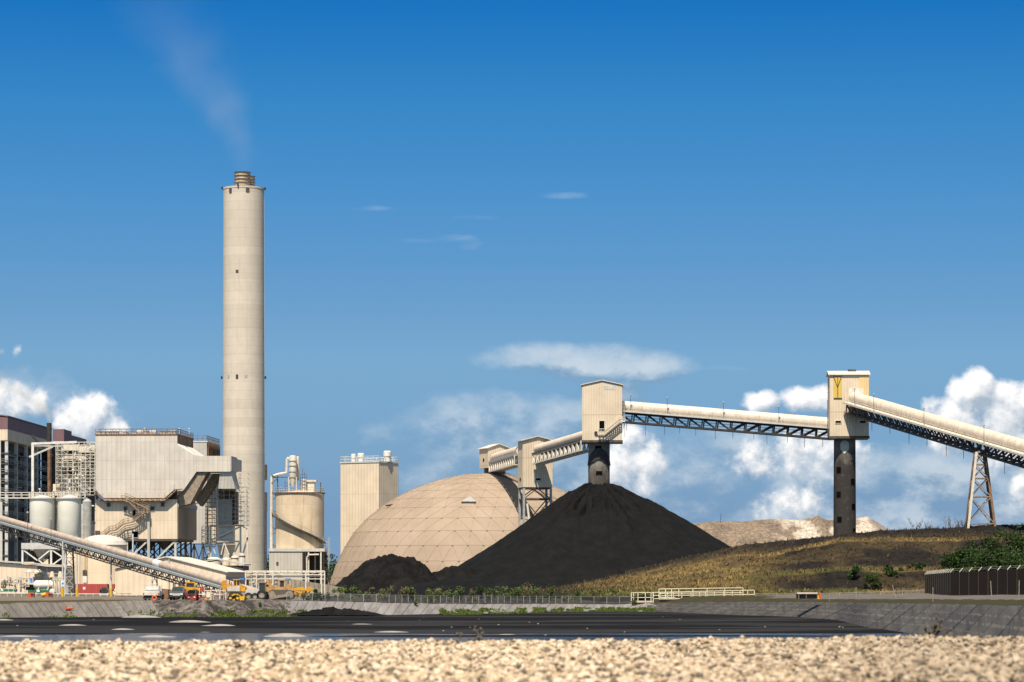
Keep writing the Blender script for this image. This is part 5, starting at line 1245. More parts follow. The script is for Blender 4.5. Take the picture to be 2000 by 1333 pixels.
Y = 562.0; q = MB(); o = thing('pump_house', 'plain cream wall of a pump house left of the domed tank', 'building', (X(145, Y), Y, 0)); q.box(X(131, Y)-X(145, Y), X(160, Y)-X(145, Y), 0, 5, 0, Zp(1075, Y)); q.build('wall', M['cream_low'], o)
q = MB(); q.box(X(130, Y)-X(145, Y), X(161, Y)-X(145, Y), -.15, 5.1, Zp(1075, Y)+.004, Zp(1075, Y)+.2); q.build('roof', M['lgrey'], o)

# ---- gable shed
f = Fr(225, 500, 2.5); GS = f.thing('gable_shed', 'wide cream sheet metal shed with a low gable behind the machines', 'shed')
x1 = f.x(441); xa = f.x(325); D = f.y(481, x1)
D = min(max(D, 10), 30); zl_, za, zr = f.z(1112, 0), f.z(1089.5, xa), f.z(1118.5, x1)
q = MB(); q.prism([(0, -.2), (x1, -.2), (x1, zr), (xa, za), (0, zl_)], 0, D); q.build('wall', M['cream_low'], GS)
q = MB(); q.prism([(-.3, zl_+.02), (xa, za+.05), (x1+.35, zr-.05), (x1+.35, zr+.12), (xa, za+.24), (-.3, zl_+.18)], -.3, D+.3); q.build('roof', M['offwhite'], GS)
q = MB(); x = f.x(330.5); q.box(x-.1, x+.1, -.2, -.05, 0, f.z(1091, x)); q.build('downpipe', M['grey'], GS)
q = MB(); q.box(x1+.01, x1+.1, 1, D-1, .0, zr-.8); q.build('side_door', M['grey'], GS)
f = Fr(352, 535, 2.5); G2 = f.thing('low_shed', 'low shed with a dull tan roof tucked behind the gable shed', 'shed'); x1 = f.x(475)
q = MB(); q.box(0, x1, 0, 8, 0, f.z(1105, 0)); q.build('wall', M['dkgrey'], G2)
q = MB(); q.prism([(-.4, f.z(1105, 0)+.02), (7, f.z(1094, 0)), (x1+.3, f.z(1104, 0)), (x1+.3, f.z(1104, 0)+.2), (7, f.z(1094, 0)+.2), (-.4, f.z(1105, 0)+.2)], -.4, 8.3); q.build('roof', M['duct'], G2)

M['sidewall'] = clad('stained_brown_wall', (.40,.31,.22), rib=.8, seam=40, streak=(.16,.11,.07), amt=.6, ga=.4, grime=(.2,.16,.12))
M['rustrail'] = mat('brown_rail', (.26,.19,.13), .7, .2)
# ---- main filter house (baghouse)
f = Fr(186.5, 640, 3); FH = f.thing('filter_house', 'big weathered grey filter house over a cream base on braced steel legs', 'filter house', 'grey flue gas filter houses')
x1 = f.x(346); D = 22.0; z = lambda py, x=0: f.z(py, x)
q = MB(); q.hexa([(2.0, .0, z(974)), (x1-2.3, .0, z(974, x1)), (x1-2.3, D, z(974)), (2.0, D, z(974))], [(.02, .0, z(956)), (x1, .0, z(956, x1)), (x1, D, z(956)), (.02, D, z(956))]); q.build('lower_casing', M['grey_clad'], FH)
q = MB(); q.box(.02, x1, 0, D, z(956)+.002, z(850, x1)); q.build('casing', M['grey_clad'], FH)
q = MB(); q.box(-.12, x1+.12, -.12, D+.1, z(850, x1)+.003, z(850, x1)+.3); q.build('roof_edge', M['rust'], FH)
zr_ = z(850, x1)+.3; q = MB(); rail(q, [(0, .1, zr_), (x1, .1, zr_), (x1, D, zr_)], h=1.1, w=.08, sp=1.1); rail(q, [(0, 4, zr_), (x1, 4, zr_)], h=1.2, w=.08, sp=1.5); q.build('roof_railing', M['rust'], FH)
random.seed(3)
for px in (192, 200, 207, 218, 224, 243, 262, 284, 316, 327, 337): q = MB(); x = f.x(px); q.box(x-.5, x+.6, .5, 1.8, zr_, zr_+random.uniform(.4, .8)); q.build('damper_box', M['duct'], FH)
for px in (272, 297): q = MB(); x = f.x(px); q.box(x-.7, x+.75, .6, 2.4, zr_, z(840, x)); q.build('roof_fan', M['white'], FH)
for px in (204, 220, 281, 349, 368): q = MB(); x = f.x(px); q.bar((x, 1, zr_), (x, 1, z(838, x)), .07); q.lathe([(.05, 0), (.2, .05), (.2, .25)], (x, 1, z(838, x)), 7, True, True); q.build('lamp', M['white'], FH)
# base
q = MB(); q.box(0, x1, .05, 26, z(1053), z(976)-.0); q.build('base_wall', M['cream'], FH)
q = MB(); q.box(-.1, x1+.1, -.05, D+.1, z(1053)-.5, z(1053)-.004); q.build('base_beam', M['dkgrey'], FH)
for px, py, w, h in ((212, 986, .8, .95), (245, 994, .8, .95), (265.5, 984.5, .8, .9), (298, 994, .85, 1.0), (318, 985.5, .8, .95)): windowp(FH, f.x(px), z(py, f.x(px)), w, h, .0, 'window', 'dkgrey', 'duct')
windowp(FH, f.x(262), z(1003, f.x(262)), .55, 1.45, 0, 'doorway', 'black'); windowp(FH, f.x(264), z(1044.5, f.x(264)), 1.35, 1.35, 0, 'vent_opening', 'black', 'duct')
q = MB(); x = f.x(191); q.box(x-.5, x+.5, -.5, .05, z(1045), z(1037)); q.build('switch_box', M['dkgrey'], FH)
# legs and bracing
for i, px in enumerate((200, 227, 249, 291.5, 344)):
    for j, y in enumerate((.4, 7.5, 14.5, 21.5)):
        q = MB(); x = f.x(px)-.2; q.bar((x, y, 0), (x, y, z(1053)-.5), .34 if j else .5); q.build('leg', M['dkgrey'] if j else M['lgrey'], FH)
for y, m_ in ((7.5, 0), (14.5, 0), (21.5, 0)):
    q = MB()
    for a, b in ((200, 227), (227, 249), (249, 291), (291, 344)):
        za_, zb_ = z(1098), z(1056); q.bar((f.x(a), y, za_), (f.x(b), y, zb_), .22); q.bar((f.x(b), y, za_), (f.x(a), y, zb_), .22)
    q.build('rear_bracing', M['dark'], FH)
q = MB(); q.bar((f.x(256), .3, z(1087)), (f.x(289), .3, z(1056)), .36); q.bar((f.x(303), .3, z(1095)), (f.x(343), .3, z(1056)), .36); q.build('front_brace', M['lgrey'], FH)
q = MB(); x = f.x(291); q.bar((x, -.4, 0), (x, -.4, z(1003)), .55); q.build('stair_column', M['duct'], FH)
# hoppers below the floor
for i in range(3):
    for y in (3, 11): x = f.x(235+40*i); q = MB(); q.lathe([(.3, z(1074)), (1.6, z(1054)-.5)], (x, y, 0), 4); q.build('hopper', M['dkgrey'], FH)
# catwalk following the hipped casing foot
yq = -.9; path = [(185.5, 961), (203, 974), (324, 974), (343, 957), (357, 956)]
pts = [Vector((f.x(a), yq, z(b, f.x(a)))) for a, b in path]
q = MB()
for a_, b_ in zip(pts, pts[1:]):
    q.bar(a_, b_, 1.3, .16); q.bar(a_-Vector((0,0,.6)), b_-Vector((0,0,.6)), .2)
    n = max(1, int((b_-a_).length/1.2))
    for i in range(n): p = a_.lerp(b_, i/n); r_ = a_.lerp(b_, (i+1)/n); q.bar(p, r_-Vector((0,0,.55)), .08); q.bar(p, p-Vector((0,0,.55)), .08)
cwk = q.build('catwalk', M['rust'], FH); q = MB(); rail(q, [p+Vector((0,-.5,0)) for p in pts], h=1.1, w=.08, sp=1.3); q.build('railing', M['duct'], cwk)
def fp(px, py, dy=-1.2): x = f.x(px); return Vector((x, dy, z(py, x)))
for a, b in (((247, 973), (293, 995)), ((240, 977), (255, 981)), ((255, 981), (276, 1001)), ((276, 1001), (293, 1000)), ((293, 996), (262, 1020)), ((262, 1020), (243, 1024)), ((243, 1024), (228, 1036)), ((228, 1036), (216, 1038)), ((216, 1038), (200, 1051))):
    stair(FH, fp(*a, -1.3), fp(*b, -1.3), 1.0, 1.05, 'rustrail', 'rust', name='stair_flight')
# right flank: recessed ribbed wall, sloping roof sheets and outlet ducting
q = MB(); xq = f.x(383.5); zt_ = z(868.5, x1)
q.prism([(x1+.01, zt_), (xq, z(891.5, xq)), (xq, z(922, xq)), (x1+1.6, z(956, x1)), (x1+.01, z(968, x1))], .0, D*.42); q.build('outlet_transition', M['grey_clad'], FH)
q = MB()
for y0_ in (0.0, D*.5): q.prism([(x1+.01, zt_+.02), (xq-.5, z(891, xq)+.02), (xq-.5, z(891, xq)+.3), (x1+.01, zt_+.3)], y0_+.3, y0_+D*.36)
q.build('sloping_cover', M['white'], FH)
q = MB()
for i in range(12): q.box(x1+.02, x1+.2, 1+i*1.75, 1.25+i*1.75, zt_, z(850, x1))
q.build('rib', M['rust'], FH)
xd = f.x(449.5); q = MB(); q.box(xq+.01, xd, .1, 9.0, z(921.5, xd), z(891, xq)); q.build('outlet_duct', M['grey_clad'], FH)
q = MB(); q.box(xd+.01, xd+.25, .1, 9.0, z(921.5, xd)+.1, z(891, xd)); q.box(xd-5, xd+.1, 9.01, 17, z(921.5, xd)+.6, z(891, xd)-.3); q.build('end_plate', M['duct'], FH)
q = MB(); q.prism([(f.x(386), z(922, xq)-.004), (f.x(404), z(922, xq)-.004), (f.x(371), z(984)), (f.x(347.5), z(990)), (f.x(347.5), z(964)), (f.x(356), z(956))], .6, 5.5)
q.prism([(f.x(408), z(924, xq)), (f.x(426), z(924, xq)), (f.x(383), z(988)), (f.x(372), z(975))], 6, 10); q.build('down_duct', M['shadow_duct'] if 'shadow_duct' in M else mat('shadow_tan_duct', (.27,.22,.165), .75, .2, dirt=(.12,.09,.07), dirt_amt=.6), FH)  # duct legs carry their shadow in the brown base colour, with dirt streaks over it
q = MB(); q.box(x1+.02, x1+.14, .3, 26, z(1053), z(991)); q.build('side_wall', M['sidewall'], FH)
q = MB(); q.box(x1+.02, x1+.3, .25, 26.1, z(990)-.1, z(983)); q.build('side_band', M['blue_grey'], FH)
q = MB(); q.hexa([(f.x(425), 1, z(955)), (f.x(458), 1, z(955)), (f.x(458), 8, z(955)), (f.x(425), 8, z(955))], [(f.x(429), .6, z(921.5, xd)-.004), (f.x(450), .6, z(921.5, xd)-.004), (f.x(450), 8.5, z(921.5, xd)-.004), (f.x(429), 8.5, z(921.5, xd)-.004)]); q.build('drop_duct', M['duct'], FH)

# ---- second filter house behind
f2 = Fr(350, 705, 3); F2 = f2.thing('filter_house', 'second filter house with a rusty ribbed flank showing between the first one and the stack', 'filter house', 'grey flue gas filter houses')
x1 = f2.x(404); D = 20; zt_ = f2.z(864, x1)
q = MB(); q.box(0, x1, 0, D, f2.z(1062, 0), zt_); q.build('casing', M['duct'], F2)
q = MB(); q.box(-.1, x1+.15, -.1, D+.1, zt_+.003, zt_+.3); q.build('roof_edge', M['offwhite'], F2)
q = MB()
for i in range(10): q.box(x1+.01, x1+.35, .6+i*2, 1.1+i*2, f2.z(895, x1), zt_-.2)
q.build('rib', M['rust'], F2)
q = MB(); rail(q, [(0, .1, zt_+.3), (x1, .1, zt_+.3), (x1, D, zt_+.3)], h=1.3, w=.09, sp=1.1); q.build('roof_railing', M['rust'], F2)
q = MB(); q.prism([(x1+.4, f2.z(893, x1)), (x1+3.4, f2.z(899, x1)), (x1+3.4, f2.z(925, x1)), (x1+.4, f2.z(925, x1))], 1, 6); q.build('outlet_transition', M['duct'], F2)
q = MB(); q.box(x1+.36, x1+2.2, .3, 12, f2.z(1062, 0), f2.z(993, 0)); q.build('cream_bin', M['cream'], F2)
for px in (360, 378, 396, 410): q = MB(); x = f2.x(px); q.bar((x, 1, 0), (x, 1, f2.z(1062, 0)-.01), .4); q.build('leg', M['dkgrey'], F2)
q = MB(); 
for a, b in ((360, 378), (378, 396), (396, 410)): q.bar((f2.x(a), 1, 4), (f2.x(b), 1, f2.z(1063, 0)), .22); q.bar((f2.x(b), 1, 4), (f2.x(a), 1, f2.z(1063, 0)), .22)
q.build('bracing', M['dark'], F2)

# ---- scaffolded precipitator tower before the stack
Y = 648.0; ST = thing('scaffolded_tower', 'grey duct tower caged in rusty scaffolding in front of the stack', 'duct tower', (X(440, Y), Y, 0)); s_p = lambda px, py, dy=0: Vector((X(px, Y)-ST.location.x, dy, Zp(py, Y)))
def b3(q, a, b, t, bo, y0, y1): p, r_ = s_p(a, bo), s_p(b, t); q.box(p.x, r_.x, y0, y1, p.z, r_.z); return q
b3(MB(), 425, 456, 955, 975, 0, 6).build('throat_duct', M['dkgrey'], ST)
b3(MB(), 426.5, 453, 975.2, 1024, .1, 6).build('duct_casing', M['lgrey'], ST)
b3(MB(), 454, 461, 960, 1024, 1, 6).build('side_casing', M['dkgrey'], ST)
b3(MB(), 428, 455, 1024.2, 1062, .1, 5).build('lower_casing', M['lgrey'], ST)
for a, b in ((424, 436), (441, 457)):
    p0_, p1_ = s_p(a, 1064), s_p(b, 1064); mx = (p0_.x+p1_.x)/2; q = MB(); zb_ = Zp(1090, Y); q.hexa([(mx-.3, 2, zb_), (mx+.3, 2, zb_), (mx+.3, 3, zb_), (mx-.3, 3, zb_)], [(p0_.x, .2, p0_.z), (p1_.x, .2, p0_.z), (p1_.x, 4.5, p0_.z), (p0_.x, 4.5, p0_.z)]); q.build('hopper', M['offwhite'], ST)
for px in (411.5, 470): q = MB(); q.bar((s_p(px, 0).x, -.3, 0), s_p(px, 1027, -.3), .4); q.build('post', M['offwhite'], ST)
q = MB()
for a, b in (((410, 1027), (472, 1027)), ((414, 1058), (470, 1058)), ((413, 1055), (468, 1030)), ((413, 1060), (421, 1082)), ((432, 1084), (438, 1060)), ((438, 1060), (448, 1084)), ((456, 1084), (468, 1060)), ((474, 1085), (484, 1050)), ((472, 1027), (481, 1032)), ((483, 1032), (484, 1088))): q.bar(s_p(*a, -.3), s_p(*b, -.3), .36 if b[0] > 467 or a[0] == 410 else .22)
q.build('frame_brace', M['offwhite'], ST)
random.seed(9)
q = MB(); p, r_ = s_p(416, 1026), s_p(482, 938); lattice(q, p.x, r_.x, -1.0, -.3, p.z, r_.z-1.5, 6, 1, 9, .09, .3, .08); q.build('scaffold', M['duct'], ST)
q = MB(); p, r_ = s_p(467, 1026), s_p(483, 925); lattice(q, p.x, r_.x, -.2, 4, p.z, r_.z, 2, 1, 11, .09, .3, .3); q.build('scaffold', M['offwhite'], ST)
q = MB(); p, r_ = s_p(401, 1068), s_p(419, 958); lattice(q, p.x, r_.x, 0, 3, p.z, r_.z, 2, 1, 14, .1, .5, .5); q.build('scaffold', M['duct'], ST)
q = MB(); p, r_ = s_p(395, 1080), s_p(409, 1030)
for i in range(8):
    z0_ = p.z+i*(r_.z-p.z)/8; z1_ = p.z+(i+1)*(r_.z-p.z)/8; a_, b_ = (p.x, r_.x) if i % 2 else (r_.x, p.x); q.bar((a_, -1, z0_), (b_, -1, z1_), .5, .1); q.bar((a_, -1.4, z0_+1), (b_, -1.4, z1_+1), .07); q.bar((p.x, -1, z1_), (r_.x, -1, z1_), .1)
for x in (p.x, r_.x): q.bar((x, -1, 0), (x, -1, r_.z), .16)
q.build('stair', M['offwhite'], ST)
for px, py in ((424, 958),): q = MB(); q.bar(s_p(385, 985, -1), s_p(400, 968, -1), .8, .15); q.bar(s_p(400, 968, -1), s_p(425, 967, -1), .8, .15); q.bar(s_p(385, 978, -1.4), s_p(400, 961, -1.4), .08); q.bar(s_p(400, 961, -1.4), s_p(425, 960, -1.4), .08); q.build('walkway', M['duct'], ST)
# row of small drums below
Y = 600.0
for i, (a, b, t, lab) in enumerate(((404, 431, 1089, 'wide low cream drum with a domed lid behind the low shed'), (434, 449, 1090, 'narrow cream drum with dark pipe mouths before the scaffolded tower'), (451, 466, 1086, 'narrow cream drum right of its twin, beneath the tower frame'), (467, 479, 1082, 'tan drum close to the foot of the stack'))):
    r_ = (b-a)/2*Y/F; q = MB(); zt_ = Zp(t, Y); t_ = thing('process_drum', lab, 'drum', (X((a+b)/2, Y), Y, 0), 0, 'small cream drums at the foot of the duct tower'); q.lathe([(r_, 0), (r_, zt_-.35), (r_*.6, zt_), (.01, zt_+.05)], n=24); q.build('shell', M['cream_tank'] if i < 3 else M['duct'], t_, smooth=True)
    q = MB(); q.lathe([(r_+.02, zt_-.6), (r_+.08, zt_-.6), (r_+.08, zt_-.4), (r_+.02, zt_-.4)], n=24); q.build('rim', M['rust'], t_)

# ---- pipe rack and streaked retaining wall
Y = 475.0; PR = thing('pipe_rack', 'long pale pipe rack trestle running in front of the rusty tank', 'pipe rack', (X(560, Y), Y, 0)); pr_ = lambda px, py, dy=0: Vector((X(px, Y)-PR.location.x, dy, Zp(py, Y)))
q = MB(); 
for py in (1115.5, 1123, 1131): q.bar(pr_(478, py), pr_(634, py), .16)
for py in (1118, 1126): q.tube(pr_(480, py, .5), pr_(632, py, .5), .11, 6)
for i in range(11): 
    a, b = 480+i*14, 494+i*14; q.bar(pr_(a, 1123), pr_(b, 1116), .08)
q.build('pipe_run', M['offwhite'], PR)
for px in (480, 501, 518, 533, 597, 628, 634): q = MB(); a_ = pr_(px, 1115.5); q.bar((a_.x, 0, 0), a_, .2); q.build('post', M['offwhite'], PR)
random.seed(21); q = MB()
for i in range(26): px = random.uniform(482, 545); a_ = pr_(px, random.uniform(1125, 1150), .6); q.tube(a_, a_+Vector((random.choice((0, random.uniform(.5, 2))), 0, random.uniform(.5, 2))), random.uniform(.06, .16), 6)
for i in range(5): a_ = pr_(random.uniform(484, 540), random.uniform(1140, 1155), .8); q.box(a_.x, a_.x+random.uniform(.5, 1.2), .7, 1.4, 0.2, a_.z)
q.build('valve_cluster', M['offwhite'], PR)
q = MB(); a_, b_ = pr_(498, 1127), pr_(511, 1116); q.box(pr_(478, 0).x, pr_(492, 0).x, .3, 2, pr_(0, 1131).z, pr_(0, 1117).z); q.build('junction_box', M['cream_tank'], PR)
Y = 480.0; RW = thing('retaining_wall', 'streaked stained concrete retaining wall behind the bulldozers', 'wall', (X(600, Y), Y, 0)); q = MB(); p_ = lambda px, py: (X(px, Y)-RW.location.x, Zp(py, Y))
q.prism([(p_(505, 0)[0], -.2), (p_(672, 0)[0], -.2), p_(672, 1149), p_(545, 1127), p_(505, 1127)], 1.5, 2.1); q.build('wall', M['wallconc'], RW)
q = MB(); 
for px in range(512, 670, 9): zt_ = Zp(1127+max(0, (px-545))*.173, Y); x = X(px, Y)-RW.location.x; q.box(x-.12, x+.12, 1.3, 1.49, -.1, zt_-.05)
q.build('pilaster', M['wallconc'], RW)
# ================================================================ YARD: MACHINES, POLES, FENCES, PLANTS
class At:
    """picture-sized local coordinates of a thing standing at depth Y on the ground"""
    def __init__(s, name, label, cat, px, Y, group=None, z=None):
        s.Y = Y; s.px = px; s.z0 = gz(px, Y) if z is None else z; s.t = thing(name, label, cat, (X(px, Y), Y, s.z0), 0, group); s.k = Y/F
    def x(s, px): return (px-s.px)*s.k
    def z(s, py): return CZ+(HZ-py)*s.k-s.z0
    def p(s, px, py, y=0): return Vector((s.x(px), y, s.z(py)))
    def xz(s, px, py): v = s.p(px, py); return (v.x, max(0.02, v.z))
    def b(s, q, a, c, t, bo, y0, y1): q.box(s.x(a), s.x(c), y0, y1, max(0, s.z(bo)), s.z(t)); return q
    def B(s, name, m, *bx, par=None):
        q = MB()
        for v in bx: s.b(q, *v)
        return q.build(name, M[m], par or s.t)
def wheel(par, c, r, w, ax='y', rimm='mudmetal'):
    prof = [(r*.55, -w/2), (r*.92, -w/2), (r, -w*.32), (r, w*.32), (r*.92, w/2), (r*.55, w/2)]
    R_ = Matrix.Rotation(rad(90), 3, 'X') if ax == 'y' else Matrix.Rotation(rad(90), 3, 'Y')
    q = MB(); q.lathe(prof, n=22); q.v = [tuple(R_ @ Vector(v)+Vector(c)) for v in q.v]; o = q.build('wheel', M['rubber'], par, smooth=True)
    q = MB(); q.lathe([(.01, -w*.3), (r*.5, -w*.36), (r*.56, -w*.42), (r*.56, w*.42), (r*.5, w*.36), (.01, w*.3)], n=18); q.v = [tuple(R_ @ Vector(v)+Vector(c)) for v in q.v]; q.build('rim', M[rimm], o)
    return o
def trackm(par, x0, x1, zc, r, y0, y1, mn='track'):
    q = MB(); n = 10; pr = [(x0+r*math.cos(a), zc+r*math.sin(a)) for a in [math.pi/2+math.pi*i/n for i in range(n+1)]]+[(x1+r*math.cos(a), zc+r*math.sin(a)) for a in [-math.pi/2+math.pi*i/n for i in range(n+1)]]
    q.prism(pr, y0, y1)
    L = x1-x0
    for i in range(int(L/.25)): x = x0+i*.25; q.box(x, x+.1, y0-.02, y1+.02, zc+r, zc+r+.05)
    o = q.build('track', M[mn], par); q = MB()
    for i, x in enumerate((x0, x1)): 
        qq = MB(); qq.lathe([(.01, -.1), (r*.7, -.08), (r*.78, 0), (.01, .02)], n=18); q.add([tuple(Matrix.Rotation(rad(90), 3, 'X') @ Vector(v)+Vector((x, y0-.04, zc))) for v in qq.v], qq.f)
    for i in range(4): qq = MB(); qq.lathe([(.01, -.06), (r*.3, -.06), (.01, 0)], n=10); x = x0+(x1-x0)*(i+.5)/4; q.add([tuple(Matrix.Rotation(rad(90), 3, 'X') @ Vector(v)+Vector((x, y0-.03, zc-r*.55))) for v in qq.v], qq.f)
    q.build('sprocket', M['mudmetal'], o); return o

# white service truck seen from behind
a = At('service_truck', 'white service truck with a boxy bed parked with its tail to the pond', 'truck', 295, 379)
a.B('bed', 'white', (281, 311, 1155.5, 1164, 0, 2.6)); a.B('toolbox', 'white', (284, 309, 1145.5, 1155.4, .5, 2.4)); a.B('tailgate', 'offwhite', (279, 311.5, 1157, 1163, -.12, -.01))
a.B('chassis', 'dark', (280, 311, 1164.1, 1169, .1, 5.5)); a.B('cab', 'white', (284, 309, 1150, 1162, 3.0, 5.0), (285, 308, 1158, 1164, 5.01, 6.0)); a.B('bumper', 'dkgrey', (278.5, 312, 1168, 1170.5, -.25, .05))
for px in (282.5, 308.5):
    for y in (.9, 5.0): wheel(a.t, (a.x(px), y, .40), .40, .3, 'x')
q = MB()
for y in (.1, 2.5): q.bar(a.p(280, 1143.5, y), a.p(312, 1143.5, y), .08); 
for px in (281, 311):
    for y in (.1, 2.5): q.bar(a.p(px, 1143.5, y), a.p(px, 1156, y), .07)
q.build('rack', M['lgrey'], a.t)
for px in (280.5, 310): q = MB(); a.b(q, px-1, px+1, 1158.5, 1161.5, -.16, -.125); q.build('tail_lamp', M['red'], a.t)

# grey pickup seen from the front
a = At('pickup_truck', 'dark grey pickup truck facing the pond beside the red loader', 'pickup', 344.5, 373); k_ = a.k
W2 = .93
q = MB(); sec = [(-.05, .45, 1.0, .86, .95), (.12, .42, 1.12, .92, .90), (1.1, .42, 1.2, .93, .86), (1.2, .42, 1.2, .93, .86), (5.2, .42, 1.18, .93, .88)]
for (s0, s1) in zip(sec, sec[1:]):
    def rg(s_): y, zb_, zt_, w, wt = s_; return [(-w, y, zb_), (w, y, zb_), (w*1.0, y, zt_-.15), (wt, y, zt_), (-wt, y, zt_), (-w, y, zt_-.15)]
    r0, r1 = rg(s0), rg(s1); q.add(r0+r1, [(i, (i+1) % 6, (i+1) % 6+6, i+6) for i in range(6)])
q.add(rg(sec[0]), [(0,1,2,3,4,5)]); q.add(rg(sec[-1]), [(5,4,3,2,1,0)]); body = q.build('body', mat('dark_grey_car_paint', (.085,.085,.088), .25, .05, spec=.6), a.t, angle=rad(35))
q = MB(); q.hexa([(-.84, 1.15, 1.19), (.84, 1.15, 1.19), (.84, 3.5, 1.19), (-.84, 3.5, 1.19)], [(-.66, 1.75, 1.80), (.66, 1.75, 1.80), (.66, 3.2, 1.80), (-.66, 3.2, 1.80)]); q.build('cab', bpy.data.materials['dark_grey_car_paint'], a.t)
q = MB(); q.hexa([(-.74, 1.17, 1.26), (.74, 1.17, 1.26), (.74, 1.3, 1.26), (-.74, 1.3, 1.26)], [(-.62, 1.60, 1.74), (.62, 1.60, 1.74), (.62, 1.75, 1.74), (-.62, 1.75, 1.74)]); q.build('windscreen', M['glass'], a.t)
q = MB(); q.box(-.48, .48, -.09, -.05, .62, .92); q.build('grille', M['lgrey'], a.t)
q = MB(); q.box(-.9, .9, -.16, -.04, .42, .58); q.build('bumper', M['dark'], a.t)
for s in (-1, 1):
    q = MB(); q.box(min(s*.52, s*.84), max(s*.52, s*.84), -.10, -.05, .74, .92); q.build('headlight', M['lamp'], a.t)
    q = MB(); q.box(min(s*.9, s*1.12), max(s*.9, s*1.12), 1.3, 1.4, 1.2, 1.42); q.build('wing_mirror', M['dark'], a.t)
    for y in (.85, 4.2): wheel(a.t, (s*.80, y, .38), .38, .26, 'x')

# red compact loader, front on
a = At('compact_loader', 'small red compact loader with dark cab next to the pickup', 'loader', 374, 375)
a.B('cab', 'glass', (368, 380.5, 1154, 1165, .3, 1.7)); a.B('roof', 'dark', (367, 381.5, 1152.5, 1153.9, .1, 1.9))
a.B('body', 'red', (366, 368.5, 1160, 1172, .0, 2.4), (380, 382.5, 1160, 1172, .0, 2.4), (368.5, 380, 1166, 1172.5, .05, 2.4)); a.B('bucket', 'dark', (365, 384, 1172, 1175.4, -.7, .0)); a.B('lift_arm', 'red', (365.2, 367, 1155, 1171, -.3, 1.9), (381.7, 383.5, 1155, 1171, -.3, 1.9))
for px in (368.5, 380): q = MB(); a.b(q, px-1.2, px+1.2, 1166, 1168, -.06, -.0); q.build('headlight', M['lamp'], a.t)
for px in (367, 382):
    for y in (.5, 1.7): wheel(a.t, (a.x(px), y, .38), .38, .3, 'x')

# yellow wheel loader
a = At('wheel_loader', 'yellow wheel loader with a rusty bucket held low on its left', 'wheel loader', 352, 390)
q = MB(); q.prism([a.xz(338, 1156), a.xz(366, 1160), a.xz(390, 1158), a.xz(389, 1150), a.xz(381, 1147.5), a.xz(364, 1147), a.xz(352, 1145), a.xz(339, 1148)], .3, 2.1); q.build('body', M['yellow'], a.t)
a.B('cab', 'glass', (363, 379, 1139.5, 1149, .4, 1.9)); a.B('cab_roof', 'yellow', (362, 381, 1137, 1139.4, .3, 2.0)); a.B('cab_post', 'yellow', (362, 363.6, 1139, 1150, .28, .45), (378.5, 380, 1139, 1150, .28, .45))
q = MB(); q.prism([a.xz(310, 1166), a.xz(325, 1171), a.xz(330, 1168), a.xz(329, 1152), a.xz(318, 1150.5), a.xz(311, 1154)], -.4, 2.7); q.build('bucket', M['rust'], a.t)
q = MB(); q.bar(a.p(329, 1158, .8), a.p(345, 1150, .8), .3); q.bar(a.p(329, 1158, 1.7), a.p(345, 1150, 1.7), .3); q.build('lift_arm', M['yellow'], a.t)
q = MB(); 
for px in (337, 340, 348, 350): q.bar(a.p(px, 1147, .8), a.p(px+1, 1138, .8), .14)
q.build('exhaust', M['dark'], a.t)
for px in (341, 381):
    for y in (.1, 2.2): wheel(a.t, (a.x(px), y, .72), .72, .5, 'y', 'yellow')

# barricade with sign, yellow frame, trestle table
a = At('barricade', 'red and white striped barricade with a dark red sign board above it', 'barricade', 394, 373)
a.B('sign_board', 'redbox', (391.5, 399, 1146.5, 1156, 0, .05)); a.B('post', 'white', (389.3, 390.2, 1148, 1176, 0, .07), (399.4, 400.3, 1150, 1176, 0, .07))
a.B('rail', 'red', (388, 401, 1166, 1168.5, -.08, -.01), (388, 401, 1171, 1173.5, -.08, -.01)); a.B('rail', 'white', (388, 401, 1160, 1162, -.08, -.01))
a = At('safety_frame', 'bright yellow upright frame around a pale panel beside the barricade', 'frame', 406, 379)
a.B('frame_bar', 'ybright', (401, 413, 1153, 1155, 0, .2), (410.5, 413, 1155, 1169, 0, .2), (400, 404, 1168, 1172, 0, .3)); a.B('panel', 'white', (403, 410, 1156, 1167, .05, .12)); a.B('foot', 'ybright', (409, 414, 1169, 1172.5, -.3, .5))
a = At('trestle_table', 'low trestle table with an orange and white top in front of the bulldozer', 'table', 426, 377)
a.B('top', 'orange', (416, 437, 1162.4, 1164, 0, .7)); a.B('cloth', 'white', (416, 437, 1161.3, 1162.3, 0, .7))
for px in (417, 436):
    for y in (.05, .6): q = MB(); q.bar((a.x(px), y, 0), (a.x(px), y, a.z(1164)), .06); q.build('leg', M['lgrey'], a.t)
a = At('tent_frame', 'thin white tube frame standing around the trestle table', 'frame', 424, 375)
q = MB()
for px in (412, 429, 441): q.bar(a.p(px, 1174, 0), a.p(px, 1154, 0), .07)
q.bar(a.p(398, 1154), a.p(442, 1154), .07); q.bar(a.p(398, 1159), a.p(442, 1159), .05); q.build('tube', M['white'], a.t)

